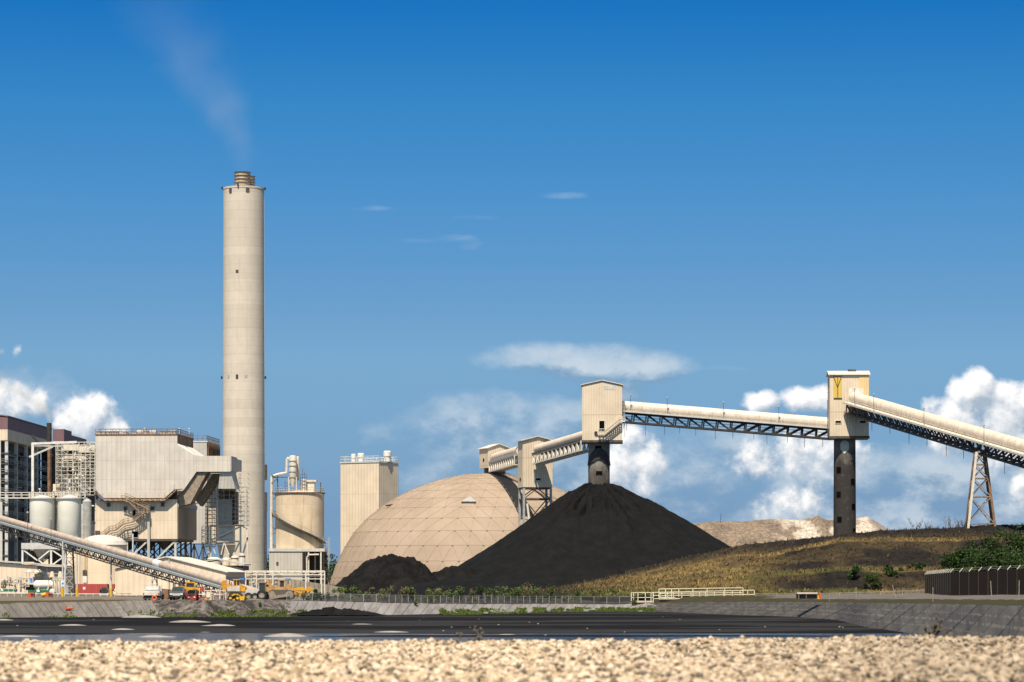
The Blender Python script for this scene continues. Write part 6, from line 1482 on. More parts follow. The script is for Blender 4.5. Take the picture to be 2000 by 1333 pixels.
# bulldozer with blue canopy
def dozer(label, px, Y, bodym, cabx, blue, left, trk, scale=1):
    a = At('bulldozer', label, 'bulldozer', px, Y, 'tracked bulldozers with blue seat canopies'); return a
a = dozer('bright yellow bulldozer with grey side panels and a blue canopy', 456, 392, 'yellow', None, None, None, None)
q = MB(); q.prism([a.xz(440, 1158), a.xz(478, 1158), a.xz(479, 1147), a.xz(470, 1143.5), a.xz(441, 1144)], .5, 2.2); q.build('body', M['yellow'], a.t)
a.B('side_panel', 'lgrey', (443, 452, 1146.5, 1158, .42, .49), (453, 468, 1145.5, 1158, .38, .49))
a.B('cab', 'glass', (456, 467.5, 1134.5, 1144, .7, 2.0)); a.B('cab_frame', 'yellow', (454.5, 456.5, 1133, 1145, .6, .8), (460.5, 462, 1133, 1145, .6, .69), (467, 469, 1133, 1145, .6, .8), (454, 469.5, 1131.5, 1133.4, .55, 2.1))
a.B('canopy', 'blue', (467, 476.5, 1129.8, 1132.8, .3, 2.3)); a.B('canopy_post', 'blue', (470, 471.2, 1133, 1144, .6, .7))
q = MB()
for (c, d, w) in (((433, 1136), (437, 1156), .32), ((438.5, 1134.5), (435, 1150), .28), ((432, 1136), (441, 1135), .2), ((436, 1146), (448, 1144), .3), ((434, 1154), (446, 1156), .4)): 
    for y in (.7, 2.0): q.bar(a.p(*c, y), a.p(*d, y), w)
q.build('lift_arm', M['yellow'], a.t); a.B('blade', 'mudmetal', (428, 433, 1150, 1170, -.5, 3.2)); a.B('exhaust', 'dark', (446, 447.5, 1134, 1144, 1.0, 1.2), (450, 451, 1137, 1144, 1.0, 1.2))
trackm(a.t, a.x(442), a.x(476), .62, .55, .0, .55); trackm(a.t, a.x(442), a.x(476), .62, .55, 2.2, 2.7)

a = At('skid_steer', 'black and yellow skid steer loader with a tipped yellow bucket at the pond edge', 'loader', 460, 373)
q = MB(); q.prism([a.xz(443, 1176), a.xz(470, 1176), a.xz(472, 1163), a.xz(464, 1156), a.xz(449, 1156), a.xz(446, 1166)], .1, 1.8); q.build('body', M['dark'], a.t)
q = MB()
for c, d in (((448, 1166), (460, 1160.5)), ((448, 1172.5), (459, 1172)), ((462, 1161), (470, 1166))): q.bar(a.p(*c, .02), a.p(*d, .02), .2)
q.build('stripe', M['ybright'], a.t); q = MB(); q.prism([a.xz(468, 1166), a.xz(479, 1164), a.xz(477, 1174), a.xz(472, 1178), a.xz(469, 1174)], -.4, 1.9); q.build('bucket', M['ybright'], a.t)
a.B('cab', 'glass', (450, 461, 1155.3, 1160, .3, 1.5)); 
for px in (450, 464): wheel(a.t, (a.x(px), .0, .36), .36, .28, 'y', 'ybright'); wheel(a.t, (a.x(px), 1.8, .36), .36, .28, 'y', 'ybright')

a = At('tractor', 'grey bonneted tractor with a dark green glazed cab between the bulldozers', 'tractor', 497, 383)
q = MB(); q.prism([a.xz(479, 1160.5), a.xz(506, 1160.5), a.xz(506, 1150.5), a.xz(481, 1151.5), a.xz(479, 1154)], .3, 1.9); q.build('bonnet', M['lgrey'], a.t)
a.B('chassis', 'dark', (480, 517, 1160.6, 1169, .5, 1.7)); a.B('cab', 'glass', (506, 518, 1139.5, 1158, .3, 1.9)); a.B('cab_frame', 'rust', (505, 519, 1138, 1139.4, .2, 2.0), (505.5, 506.5, 1139.5, 1160, .22, .29), (517.3, 518.4, 1139.5, 1160, .22, .29))
for px, r in ((485, .52), (498, .5), (511, .7)): wheel(a.t, (a.x(px), .1, r), r, .4, 'y'); wheel(a.t, (a.x(px), 2.0, r), r, .4, 'y')

a = At('bulldozer', 'muddy brown bulldozer with a yellow rear ripper at the right end of the machines', 'bulldozer', 548, 386, 'tracked bulldozers with blue seat canopies')
q = MB(); q.prism([a.xz(524, 1156), a.xz(572, 1154), a.xz(573, 1147), a.xz(562, 1145.5), a.xz(547, 1147), a.xz(524, 1144)], .5, 2.2); q.build('body', mat('faded_machine_yellow', (.42,.25,.10), .6, .25, scale=3, dirt=(.2,.15,.1), dirt_amt=.6), a.t); fy = bpy.data.materials['faded_machine_yellow']; M['fyellow'] = fy
a.B('cab', 'glass', (546, 554.5, 1134.5, 1147, .7, 2.0)); a.B('cab_frame', 'fyellow', (544.8, 546.3, 1133.5, 1148, .6, .8), (554, 556, 1133.5, 1148, .6, .8), (544, 556.5, 1132.3, 1134.4, .55, 2.1)); a.B('canopy', 'blue', (556.5, 565, 1130.3, 1133.2, .3, 2.3)); a.B('canopy_post', 'yellow', (561, 563, 1133.3, 1146, .6, .7))
q = MB()
for (c, d, w) in (((519, 1156), (523.5, 1133.5), .3), ((523, 1156), (527, 1134), .26), ((516, 1144), (546, 1146), .3), ((519, 1134), (528, 1138), .25)):
    for y in (.7, 2.0): q.bar(a.p(*c, y), a.p(*d, y), w)
q.build('lift_arm', M['fyellow'], a.t)
q = MB(); q.prism([a.xz(513, 1176), a.xz(519, 1176), a.xz(520, 1157), a.xz(516, 1153)], -.6, 3.2); q.build('blade', M['mudmetal'], a.t)
q = MB()
for y in (-.15, 2.9): q.bar(a.p(518, 1170, y), a.p(566, 1162, y), .38)
q.bar(a.p(519, 1162, 0), a.p(540, 1166, 0), .3); q.build('push_arm', M['mudmetal'], a.t)
for y0_ in (.0, 2.25): trackm(a.t, a.x(531), a.x(565), .75, .66, y0_, y0_+.55)
q = MB()
for y in (.6, 2.1): q.bar(a.p(572, 1152, y), a.p(592, 1149, y), .35); q.bar(a.p(574, 1158, y), a.p(590, 1163, y), .4); q.bar(a.p(578, 1152, y), a.p(588, 1163, y), .3); q.bar(a.p(592, 1162, y), a.p(607, 1148.5, y), .5)
q.tube(a.p(594, 1156, .4), a.p(594, 1156, 2.3), .42, 14); q.build('ripper', M['yellow'], a.t)

# scrap and mud lumps round the machines, an orange ring on the bank
a = At('life_ring', 'orange ring lying on the bank top left of the pickup', 'ring', 301.5, 372); q = MB(); q.lathe([(.26+.11*math.cos(t_), .11*math.sin(t_)) for t_ in np.linspace(0, 2*math.pi, 9)], n=20); q.v = [tuple(Matrix.Rotation(rad(80), 3, 'X') @ Vector(v)+Vector((0, 0, .34))) for v in q.v]; q.build('ring', M['orange'], a.t, smooth=True)
a = At('traffic_cone', 'fallen orange cone lying on the slope of the left bank', 'cone', 136, _topY(136)-3.2); q = MB(); q.tube((-.45, 0, .2), (.45, .1, .3), .3, 12, .08); q.box(-.5, -.42, -.35, .35, -.05, .6); q.build('cone', M['orange'], a.t)

# poles with yellow feet
for px, pt, sign, lab in ((122.5, 1058, 1, 'slim grey pole with a yellow foot and a small white sign'), (150.5, 1083, 0, 'slim grey pole with a yellow foot right of the conveyor bent'), (217, 1086, 0, 'slim grey pole with a yellow foot in front of the red container'), (259.5, 1043, 0, 'tall thin lamp pole in front of the filter house legs')):
    a = At('pole', lab, 'pole', px, 470 if px < 250 else 515, 'slim poles in the plant yard'); q = MB(); q.tube((0, 0, 0), (0, 0, a.z(pt)), .13, 8); q.build('shaft', M['lgrey'], a.t)
    if px < 250: q = MB(); q.tube((0, 0, 0), (0, 0, a.z(1149)), .24, 12); q.build('foot', M['ybright'], a.t)
    if sign: a.B('sign', 'white', (120, 126, 1134, 1146, -.3, -.22)); q = MB(); a.b(q, 121, 125, 1138, 1142, -.31, -.3); q.build('sign_print', M['blue'], a.t)
# bents of the low conveyor
def gal_pt(px):   # point on the low gallery axis under a picture column
    t0, t1 = 0.0, 1.0
    for _ in range(40):
        t_ = (t0+t1)/2; p = g4a.lerp(g4b, t_)
        if p.x/p.y*F+1000 < px: t0 = t_
        else: t1 = t_
    return p
for px, w, lab in ((135.5, .9, 'tall steel bent holding up the low conveyor at the left'), (302, .5, 'short dark bent under the low conveyor behind the white truck'), (356, .4, 'short pale bent under the low conveyor behind the wheel loader'), (405, .4, 'stubby bent under the foot of the low conveyor')):
    p = gal_pt(px); zg = gz(px, p.y); t_ = thing('conveyor_bent', lab, 'support', (p.x, p.y, zg), 0, 'supports of the low conveyor'); zt_ = p.z-1.75-zg if px < 200 else p.z-1.6-zg
    for s in (-1, 1): q = MB(); q.bar((s*(w+.0), 0, 0), (s*w*.65, 0, zt_), .26 if px < 200 else .16); q.build('leg', M['lgrey'] if s < 0 else M['dark'], t_)  # sun and shade put into the steel: left leg pale as lit, right dark
    q = MB(); n = 5 if px < 200 else 2
    for i in range(n): z0_, z1_ = zt_*i/n, zt_*(i+1)/n; q.bar((-w, 0, z0_), (w*.8, 0, z1_), .1); q.bar((w, 0, z0_), (-w*.8, 0, z1_), .1); q.bar((-w*.9, 0, z1_), (w*.9, 0, z1_), .12)
    q.build('brace', M['grey'], t_)

# red container, generator, dark crates, red bins
a = At('shipping_container', 'long faded red container against the foot of the domed tank', 'container', 178, 512)
a.B('body', 'redbox', (143, 209, 1141, 1160, 0, 2.4)); a.B('placard', 'white', (162, 167, 1147, 1152, -.04, -.005)); a.B('door', 'redbox', (209.1, 210, 1142, 1160, .05, 2.3)); a.B('corner_post', 'rust', (142.5, 144, 1140.6, 1161, -.05, .2), (208, 209.5, 1140.6, 1161, -.05, .2))
a = At('cabinet', 'small dark red cabinet beside the long container', 'cabinet', 221, 508); a.B('case', 'redbox', (218.5, 223.5, 1141, 1152, 0, .8)); a.B('stand', 'dkgrey', (219, 223, 1152, 1161, .1, .7))
a = At('generator', 'round grey generator set standing before the red container', 'generator', 203, 498); q = MB(); q.tube((0, 0, .75), (0, 1.6, .75), .75, 20); q.build('drum', M['dkgrey'], a.t, smooth=False); q = MB(); q.tube((0, -.1, .75), (0, -.01, .75), .5, 18); q.build('fan_grille', M['dark'], a.t); a.B('skid', 'lgrey', (194, 212, 1159.5, 1163, -.1, 1.6)); a.B('bracket', 'mudmetal', (195, 197, 1152, 1160, 0, .3), (210, 212, 1150, 1160, 0, .3))
a = At('crate', 'low dark crate at the right foot of the domed tank', 'crate', 253, 500); a.B('box', 'dkgrey', (248, 259, 1151.5, 1160, 0, 1)); a.B('lid', 'lgrey', (245, 258, 1146, 1147, 0, .9)); a.B('slat', 'rust', (248, 259, 1155, 1156, -.05, -.005))
a = At('pump_set', 'clutter of pale pipes and pumps between the generator and the crate', 'pump', 236, 503); random.seed(4); q = MB()
for i in range(16): x = random.uniform(-1.3, 1.0); z_ = random.uniform(.1, 1.2); q.tube((x, 0, z_), (x+random.uniform(-.5, .5), .3, z_+random.uniform(.1, .6)), random.uniform(.07, .2), 8)
q.build('pipework', M['offwhite'], a.t); a.B('motor', 'lgrey', (240, 246, 1155, 1160, .2, .9))
for px, lab in ((60.5, 'orange red slatted bin, the left one of the pair on the gravel strip'), (95, 'orange red slatted bin with a dark side, next to the yellow drum')):
    a = At('bin', lab, 'bin', px, 446, 'orange red bins by the pond bank'); z1 = 1.05
    a.B('shell', 'orange', (px-6, px-.5, 1158, 1170, 0, .9), (px+5.5, px+6, 1158, 1170, 0, .9), (px-.5, px+5.5, 1166, 1170, 0, .9), (px-.5, px+5.5, 1158, 1160, 0, .9)); a.B('inside', 'dkgrey', (px-.4, px+5.4, 1160.1, 1165.9, .1, .8))
a = At('yellow_drum', 'yellow tipped drum lying beside the right hand bin', 'drum', 85, 446); q = MB(); q.tube((a.x(81), .2, .35), (a.x(89), .3, .5), .3, 14); q.build('drum', M['ybright'], a.t, smooth=False); a.B('cradle', 'mudmetal', (82, 87, 1166, 1168.5, .1, .6))

# process yard at far left: skids, tank, piping, umbrellas
a = At('horizontal_tank', 'white horizontal tank with rounded ends on a dark green skid', 'tank', 90, 500); zc = a.z(1142.5); r_ = 8.5*a.k
q = MB(); q.lathe([(.01, -.55), (r_*.6, -.45), (r_*.95, -.15), (r_, 0)]+[(r_, a.x(117)-a.x(71))]+[(r_*.8, a.x(117)-a.x(71)+.35), (.01, a.x(117)-a.x(71)+.5)], n=30); q.v = [tuple(Matrix.Rotation(rad(90), 3, 'Y') @ Vector(v)+Vector((a.x(71), 0, zc))) for v in q.v]; q.build('shell', M['white'], a.t, smooth=True)
a.B('skid', 'green', (56, 100, 1153, 1158, -.8, .8)); a.B('placard', 'white', (73, 79, 1152.6, 1157, -.86, -.81)); a.B('saddle', 'lgrey', (75, 78, 1149, 1153, -.7, .7)); a.B('saddle', 'lgrey', (93, 96, 1149, 1153, -.7, .7))
q = MB(); q.box(a.x(95), a.x(96.5), -r_-.05, r_+.05, zc-r_, zc+r_+.05); q.build('band', M['cream_tank'], a.t)
for i, (px, m_) in enumerate(((107, 'cream_tank'), (114, 'cream_tank'), (120, 'white'))):
    a = At('vertical_vessel', ('broad cream upright vessel at the right end of the white tank', 'middle cream upright vessel with rusty flanks by the white tank', 'slim white upright vessel nearest the conveyor bent')[i], 'vessel', px, 492, 'small upright vessels'); q = MB(); r_ = 3.6*a.k; q.lathe([(r_*.3, 0), (r_*.5, a.z(1156)), (r_, a.z(1148)), (r_, a.z(1135)), (r_*.5, a.z(1132.5)), (.01, a.z(1132))], n=20); q.build('shell', M[m_], a.t, smooth=True)
    q = MB(); q.path([a.p(px-2.5, 1160, -.5), a.p(px-2.5, 1129.5, -.5), a.p(px+2, 1129.5, -.5), a.p(px+2, 1134, -.5)], .09, False); q.build('vent_pipe', M['offwhite'], a.t)
a = At('filter_drum', 'grey domed filter on a dark base before the horizontal tank', 'filter', 103, 485); q = MB(); q.lathe([(.62, .35), (.62, .8), (.45, 1.15), (.01, 1.25)], n=20); q.build('dome', M['lgrey'], a.t, smooth=True); a.B('base', 'dark', (94, 109, 1157, 1161, -.5, .6))
for i, (px, w, m_, lab) in enumerate(((58, 11.5, 'duct', 'open brown patio umbrella over the process skids'), (77, 11.5, 'offwhite', 'pale pitched umbrella right of the brown one'))):
    a = At('umbrella', lab, 'umbrella', px, 505, 'open umbrellas over the process skids'); q = MB(); q.lathe([(.01, a.z(1112)), (w*a.k, a.z(1117.5)), (w*a.k, a.z(1118.5)), (.01, a.z(1113.2))], n=6); q.build('canopy', M[m_], a.t); q = MB(); q.tube((0, 0, 0), (0, 0, a.z(1113)), .05, 8); q.build('pole', M['lgrey'], a.t)
    q = MB(); q.bar((-.6, 0, 0), (-.6, 0, a.z(1117)), .05); q.build('stay', M['lgrey'], a.t)
a = At('process_skid', 'tangle of pale pipes and valves on a dark green skid at the left edge', 'process skid', 25, 500); random.seed(13); a.B('skid', 'green', (-4, 33, 1151, 1156, -.8, .8)); a.B('placard', 'white', (3, 8, 1150.5, 1155, -.86, -.81))
q = MB()
for i in range(46):
    px = random.uniform(0, 52); py = random.uniform(1128, 1150); y = random.uniform(-.7, 1.2); d = random.choice('hvd'); l = random.uniform(3, 14)
    q.tube(a.p(px, py, y), a.p(px+(l if d != 'v' else 0), py+(l*.8 if d == 'v' else 0), y+(.8 if d == 'd' else 0)), random.uniform(.04, .13), 6)
q.build('pipework', M['offwhite'], a.t)
q = MB()
for i in range(22): px = random.uniform(2, 52); py = random.uniform(1130, 1152); q.tube(a.p(px, py, -.6), a.p(px+random.uniform(1, 4), py, -.6), random.uniform(.15, .32), 8)
q.build('valve', M['mudmetal'], a.t)
q = MB(); rail(q, [a.p(1, 1141, -.9), a.p(17, 1138, -.9), a.p(48, 1138, -.9)], h=1.1, w=.06, sp=1.0)
for px in (18, 28, 36, 41): q.bar(a.p(px, 1158, -.9), a.p(px, 1126, -.9), .08)
q.bar(a.p(1, 1127, -.9), a.p(48, 1127, -.9), .07); q.build('guard_rail', M['offwhite'], a.t); a.B('tank', 'cream_tank', (-4, 9, 1136, 1150, .2, 1.5)); a.B('panel', 'grey', (39, 42, 1130, 1157, -.4, .1))
a = At('pump_platform', 'dark pump platform with blue motors between the skid and the white tank', 'platform', 58, 503)
a.B('deck', 'lgrey', (42, 71, 1139, 1140.3, -.6, 1.6)); a.B('motor', 'blue', (59, 62, 1130, 1139, 0, .5), (63.5, 66, 1127, 1139, .2, .6)); a.B('cabinet', 'dkgrey', (66, 80, 1121, 1138.9, .6, 1.5), (50, 69, 1142, 1153, .2, 1.2)); a.B('leg', 'lgrey', (47.5, 49, 1140.3, 1158, 0, .2), (68, 69, 1140.3, 1158, 0, .2))
a = At('railed_platform', 'cream railed platform with small hoods above the upright vessels', 'platform', 100, 508); q = MB(); rail(q, [a.p(82, 1134, 0), a.p(128, 1134, 0)], h=1.2, w=.08, sp=.9); q.bar(a.p(80, 1134, 0), a.p(130, 1134, 0), .14)
for px in (82, 89, 96, 118, 128): q.bar(a.p(px, 1160, 0), a.p(px, 1120 if px < 100 else 1128, 0), .1)
q.bar(a.p(82, 1120, 0), a.p(89, 1120, 0), .1); q.bar(a.p(90, 1119, 0), a.p(97, 1119, 0), .1); q.build('frame', M['cream_tank'], a.t)
for px in (100, 116): q = MB(); q.lathe([(.45, a.z(1127)), (.28, a.z(1117)), (.01, a.z(1116.5))], (a.x(px), 1, 0), 12); q.build('hood', M['cream_tank'], a.t)
a = At('yard_rail', 'low pale pipe rail running along the yard in front of the skids', 'rail', 130, 470); q = MB(); q.bar(a.p(-10, 1158.5), a.p(60, 1158.5), .1); q.bar(a.p(60, 1160), a.p(280, 1160), .07)
for px in range(0, 280, 14): q.bar((a.x(px), 0, 0), (a.x(px), 0, a.z(1159)), .06)
q.build('pipe', M['white'], a.t)

# ---- fences
m, t, b = newmat('chain_link'); b.inputs['Base Color'].default_value = (.24,.23,.21,1); b.inputs['Roughness'].default_value = .5; b.inputs['Alpha'].default_value = .22; M['mesh'] = m
def fence(label, pts, h0, h1, postm='lgrey', mesh=True, sp=1.2, lean=0):
    pts = [Vector(p) for p in pts]; t_ = thing('wire_fence', label, 'fence', pts[0]); L = t_.location
    q = MB(); q2 = MB()
    for a_, b_ in zip(pts, pts[1:]):
        z = Vector((0, 0, h1)); q.bar(a_+z, b_+z, .04); z0_ = Vector((0, 0, h0)); q2.add([a_+z0_, b_+z0_, b_+z, a_+z], [(0,1,2,3)])
    q.build('top_rail', M[postm], t_, True)
    if mesh: q2.build('mesh_panel', M['mesh'], t_, True)
    for a_, b_ in zip(pts, pts[1:]):
        n = max(1, int(round((b_-a_).length/sp)))
        for i in range(n): p = a_.lerp(b_, i/n); q = MB(); q.bar(p+Vector((0,0,-.3)), p+Vector((random.uniform(-lean, lean), 0, h1+.08)), .055); q.build('post', M[postm], t_, True)
    return t_
fp_ = []
for px in range(560, 1245, 25): Yq = _topY(px)+2.2; fp_.append((X(px, Yq), Yq, gz(px, Yq)))
fence('low chain link fence along the pond bank below the coal piles', fp_, .02, 1.0, 'grey', True, 2.1, .03)
fp_ = []
for px, py in ((1476, 1160), (1560, 1160.5), (1640, 1158.5), (1720, 1156), (1806, 1152.8)): Yq = np.interp(px, [1476, 1806], [424, 412]); fp_.append((X(px, Yq), Yq, Zp(py, Yq)-1.1))
fence('thin wire fence along the foot of the grassy bank', fp_, .1, 1.1, 'grey', True, 3.2, .05)

for px, Y, h, lx, lab in ((1672, 362, 1.6, .0, 'thin upright stake by the gravel road nearest the weir'), (1751, 340, 1.7, -.5, 'leaning wooden stake beside the gravel road'), (1822, 300, 1.5, .0, 'short pale stake at the near side of the black wall'), (1937, 290, 1.9, -.12, 'tall pale stake before the black wall'), (1990, 286, 1.9, .03, 'pale stake close to the right border'), (1620, 372, 1.0, .0, 'short stake right of the rusty trestle')):
    z_ = gz(px, Y); o = thing('stake', lab, 'stake', (X(px, Y), Y, z_), 0, 'stakes along the right bank'); q = MB(); q.bar((0, 0, -.1), (lx, 0, h), .07); q.build('shaft', M['mudmetal'], o)

# railed weir walkway
a = At('weir_walkway', 'cream railed walkway over the pond weir at the foot of the bank', 'walkway', 1350, 431, z=-.6)
a.B('slab', 'offwhite', (1290, 1458, 1169.5, 1173, 1, 5)); a.B('abutment', 'wallconc', (1234, 1276, 1174, 1180, 0, 3)); a.B('support_wall', 'wallconc', (1292, 1456, 1173.1, 1179, 1.5, 4.5))
M['creamrail'] = mat('cream_rail_paint', (.72,.64,.45), .5, .08)
def railing(pts, posts, y, zb):
    q = MB()
    for f_ in (1.0, .5, .04):
        for (p0_, p1_) in zip(pts, pts[1:]):
            a_ = a.p(p0_[0], p0_[1]*f_+zb*(1-f_), y); b_ = a.p(p1_[0], p1_[1]*f_+zb*(1-f_), y); q.bar(a_, b_, .1)
    for px in posts: pt = np.interp(px, [p[0] for p in pts], [p[1] for p in pts]); q.bar(a.p(px, zb+1.5, y), a.p(px, pt, y), .1)
    q.build('railing', M['creamrail'], a.t)
railing([(1233, 1158), (1276, 1157.5)], (1233, 1237.5, 1246, 1260.5, 1271.5, 1276), 0, 1177); railing([(1276, 1157.5), (1474, 1153)], (1276, 1290, 1304, 1316, 1332, 1350, 1367, 1378, 1396, 1414, 1431, 1446, 1461, 1474), .6, 1170); railing([(1290, 1151), (1456, 1148.5)], (1290, 1303, 1315, 1329, 1357, 1385, 1420, 1456), 4.6, 1168)

a = At('rusty_trestle', 'rusty open box frame with a yellow end on the grass verge', 'frame', 1578, 364)
a.B('top', 'offwhite', (1557, 1599, 1157.8, 1160, 0, 2.2)); a.B('end_plate', 'ybright', (1597, 1601, 1158, 1170, .0, .4)); a.B('bin', 'dkgrey', (1558, 1596, 1160.1, 1170, .3, 2)); a.B('edge', 'rust', (1557, 1599, 1160.1, 1161.2, -.05, .1), (1559, 1561, 1160, 1170, 0, .2), (1574, 1575.5, 1160, 1170, 0, .2))
q = MB(); q.bar(a.p(1600, 1158, 0), a.p(1603, 1171, -.2), .15); q.build('stay', M['orange'], a.t)

# tall black sheet fence with slanted outriggers
pA = Vector((X(1807, 436), 436, gz(1807, 436))); pB = Vector((X(1856, 389), 389, .68)); pC = Vector((X(2060, 377), 377, .72)); tA, tB, tC = Zp(1122.5, 436), Zp(1118.5, 389), Zp(1103, 377); pC = pB.lerp(pC, 2.5); tC = tC
BF = thing('black_fence', 'tall black sheet fence with slanted wire arms on top at the right', 'fence', (pB.x, pB.y, 0)); random.seed(2)
M['fencepost'] = mat('dull_fence_post', (.07,.055,.04), .9, .2)
M['blacksheet'] = clad('black_fence_sheet', (.009,.006,.005), rib=.9, seam=20, streak=(.02,.012,.008), amt=.5, ga=.2, grime=(.015,.012,.01), rough=.95)
for (p, q_, tp, tq, n) in ((pA, pB, tA, tB, 12), (pB, pC, tB, tB+(tC-tB)*1.6, 27)):
    for i in range(n):
        a_ = p.lerp(q_, i/n); b_ = p.lerp(q_, (i+1)/n); za_ = tp+(tq-tp)*i/n; zb_ = tp+(tq-tp)*(i+1)/n; d = (b_-a_).normalized(); nrm = Vector((d.y, -d.x, 0))*.05
        q = MB(); q.hexa([a_-nrm*0-Vector((0,0,.2)), b_-Vector((0,0,.2)), b_-nrm-Vector((0,0,.2)), a_-nrm-Vector((0,0,.2))], [Vector((a_.x, a_.y, za_)), Vector((b_.x, b_.y, zb_)), Vector((b_.x, b_.y, zb_))-nrm, Vector((a_.x, a_.y, za_))-nrm]); q.build('sheet_panel', M['blacksheet'], BF, True)
        q = MB(); q.bar(a_+nrm, Vector((a_.x, a_.y, za_))+nrm, .05); w_ = Vector((a_.x, a_.y, za_))+nrm; q.build('post', M['fencepost'], BF, True); q = MB(); q.bar(w_, w_+Vector((.45, -.1, .55)), .09); q.build('wire_arm', M['offwhite'], BF, True)
    q = MB(); 
    for k_ in (.25, .5): q.bar(Vector((p.x, p.y, tp))+Vector((k_*.8, -.1*k_, k_)), Vector((q_.x, q_.y, tq))+Vector((k_*.8, -.1*k_, k_)), .02)
    q.build('barbed_wire', M['grey'], BF, True)

# ---- plants
def bushy(name, label, cat, px, Y, h, w, col, group=None, n=1400, size=.16, trunk=True, seed=1, z=None):
    random.seed(seed); z_ = gz(px, Y) if z is None else z; t_ = thing(name, label, cat, (X(px, Y), Y, z_), 0, group)
    cs, rs, ns = [], [], []; k = max(5, int(w*2.6))
    for i in range(k):
        a_ = random.uniform(0, 6.28); rr_ = random.uniform(0, .36)*w; zc = h*random.uniform(.1, .72) if i else h*.75; cs.append((rr_*math.cos(a_), rr_*math.sin(a_), zc)); rs.append(min(w*.32, h*.3)*random.uniform(.55, 1.1)); ns.append(int(n/k*random.uniform(.5, 1.4)))
    leafcloud('crown', cs, rs, ns, size, col, t_, .85, .55)
    q = MB(); q.tube((0, 0, -.2), (random.uniform(-.1, .1)*w, 0, h*.45), .05+.022*h, 8, .03+.01*h)
    for i in range(5): c_ = random.choice(cs); q.tube((0, 0, h*random.uniform(.15, .4)), c_, .03+.008*h, 6, .015)
    q.build('trunk', M['bark'], t_); return t_
M['bark'] = mat('bark', (.13,.10,.07), .9, .25, scale=6)
DG = ((.014,.030,.008), (.045,.075,.018)); MG = ((.04,.065,.018), (.12,.15,.045)); OG = ((.07,.075,.025), (.17,.15,.06))
for i, (px, Y, yt, w, lab) in enumerate(((1985, 432, 1042, 6.5, 'tallest dark green tree above the black fence, at the right border'), (1940, 430, 1058, 5.5, 'rounded dark green tree second from the right border'), (1900, 434, 1068, 5, 'dark green bush in the middle of the row behind the black fence'), (1862, 428, 1078, 4.2, 'low dark bush at the left end of the row behind the black fence'), (2035, 428, 1036, 8, 'dense dark tree cut off by the right border'), (1960, 420, 1080, 5, 'low dark shrub filling the gap under the tallest tree'), (1915, 418, 1088, 4.5, 'low dark shrub just above the middle of the black fence'))):
    zb_ = .6; h = Zp(yt, Y)-zb_; bushy('tree', lab, 'tree', px, Y, h*1.3, w*1.2, DG, 'trees behind the black fence', 7000, .14, True, 40+i, zb_)
for i, (px, Y, yt, yb, w, lab) in enumerate(((1667, 446, 1103, 1130, 2.2, 'dark shrub on the lower bank left of its larger neighbour'), (1740, 446, 1100, 1127, 2.6, 'broad dark shrub on the lower bank below the second bench'), (1702, 440, 1118, 1152, 2.4, 'sprawling dark shrub at the foot of the bank'), (1850, 448, 1098, 1117, 2.4, 'small green shrub on the bank just left of the black fence top'), (1790, 470, 1097, 1115, 2.0, 'thin olive shrub high on the stepped bank'))):
    Y, zb_ = hill_at(px, yb); bushy('shrub', lab, 'shrub', px, Y, Zp(yt, Y)-zb_, w*1.7, DG, 'shrubs on the stepped bank', 2400, .11, True, 70+i, zb_)
random.seed(17)
for i, (px, yt) in enumerate(((668, 1150), (692, 1153), (722, 1151), (741, 1153), (752, 1148), (790, 1152), (806, 1151), (838, 1154), (852, 1150), (878, 1152), (896, 1147), (921, 1150), (945, 1149), (962, 1145), (986, 1150), (1008, 1147), (1030, 1144), (1046, 1148), (1075, 1150), (1103, 1153), (1130, 1151), (1165, 1154), (1205, 1156), (640, 1156), (610, 1150), (593, 1158), (625, 1160))):
    Y = _topY(px)+random.uniform(3.5, 10); zb_ = gz(px, Y); bushy('shrub', 'small leafy green shrub growing along the chain link fence below the coal', 'shrub', px, Y, Zp(yt-random.uniform(0, 9), Y)-zb_, random.uniform(2.0, 3.4), random.choice((MG, OG, MG, DG)), 'small shrubs along the chain link fence', 700, .10, True, 100+i, zb_)
random.seed(23)
for i, (px, py, yb, lab) in enumerate(((812, 1170, 1196, 'leafy green weed sprouting on the pale bank slope'), (507, 1181, 1188, 'low olive weed on the rough bank below the bulldozer'), (1240, 1160, 1184, 'grey green weed at the left foot of the weir walkway'))):
    Y = _topY(px)-1.5; zb_ = gz(px, Y); bushy('weed', lab, 'weed', px, Y, max(.4, Zp(py, Y)-zb_), 1.2, MG, None, 260, .09, False, 200+i, zb_)
# dry stalks on the ridge
def drystalk(label, px, yt, yb, Y, n=9, seed=0, m_='drystem', w=.6):
    random.seed(seed); zb_ = Zp(yb, Y)-.3; h = Zp(yt, Y)-zb_; t_ = thing('dry_shrub', label, 'dry shrub', (X(px, Y), Y, zb_), 0, 'dry shrubs on the ridge'); q = MB()
    for i in range(n):
        b_ = Vector((random.uniform(-.2, .2), random.uniform(-.2, .2), 0)); p = b_; d = Vector((random.uniform(-w, w), random.uniform(-.4, .4), 1)).normalized(); L = h*random.uniform(.6, 1.05)
        for k in range(4):
            e = p+d*L/4; q.tube(p, e, .035*(1-k*.2), 4, .03*(1-k*.2), cap=False); p = e; d = (d+Vector((random.uniform(-.35, .35), random.uniform(-.2, .2), .1))).normalized()
            if k: 
                for _ in range(3): f_ = p+Vector((random.uniform(-.5, .5), random.uniform(-.3, .3), random.uniform(.1, .6)))*h*.22; q.tube(p, f_, .02, 3, .012, cap=False); q.tube(f_, f_+Vector((random.uniform(-.2, .2), 0, random.uniform(.1, .3)))*h*.2, .035, 4, .02)
    q.build('stem', M[m_], t_)
M['drystem'] = mat('dry_stem', (.09,.075,.055), .9, .2)
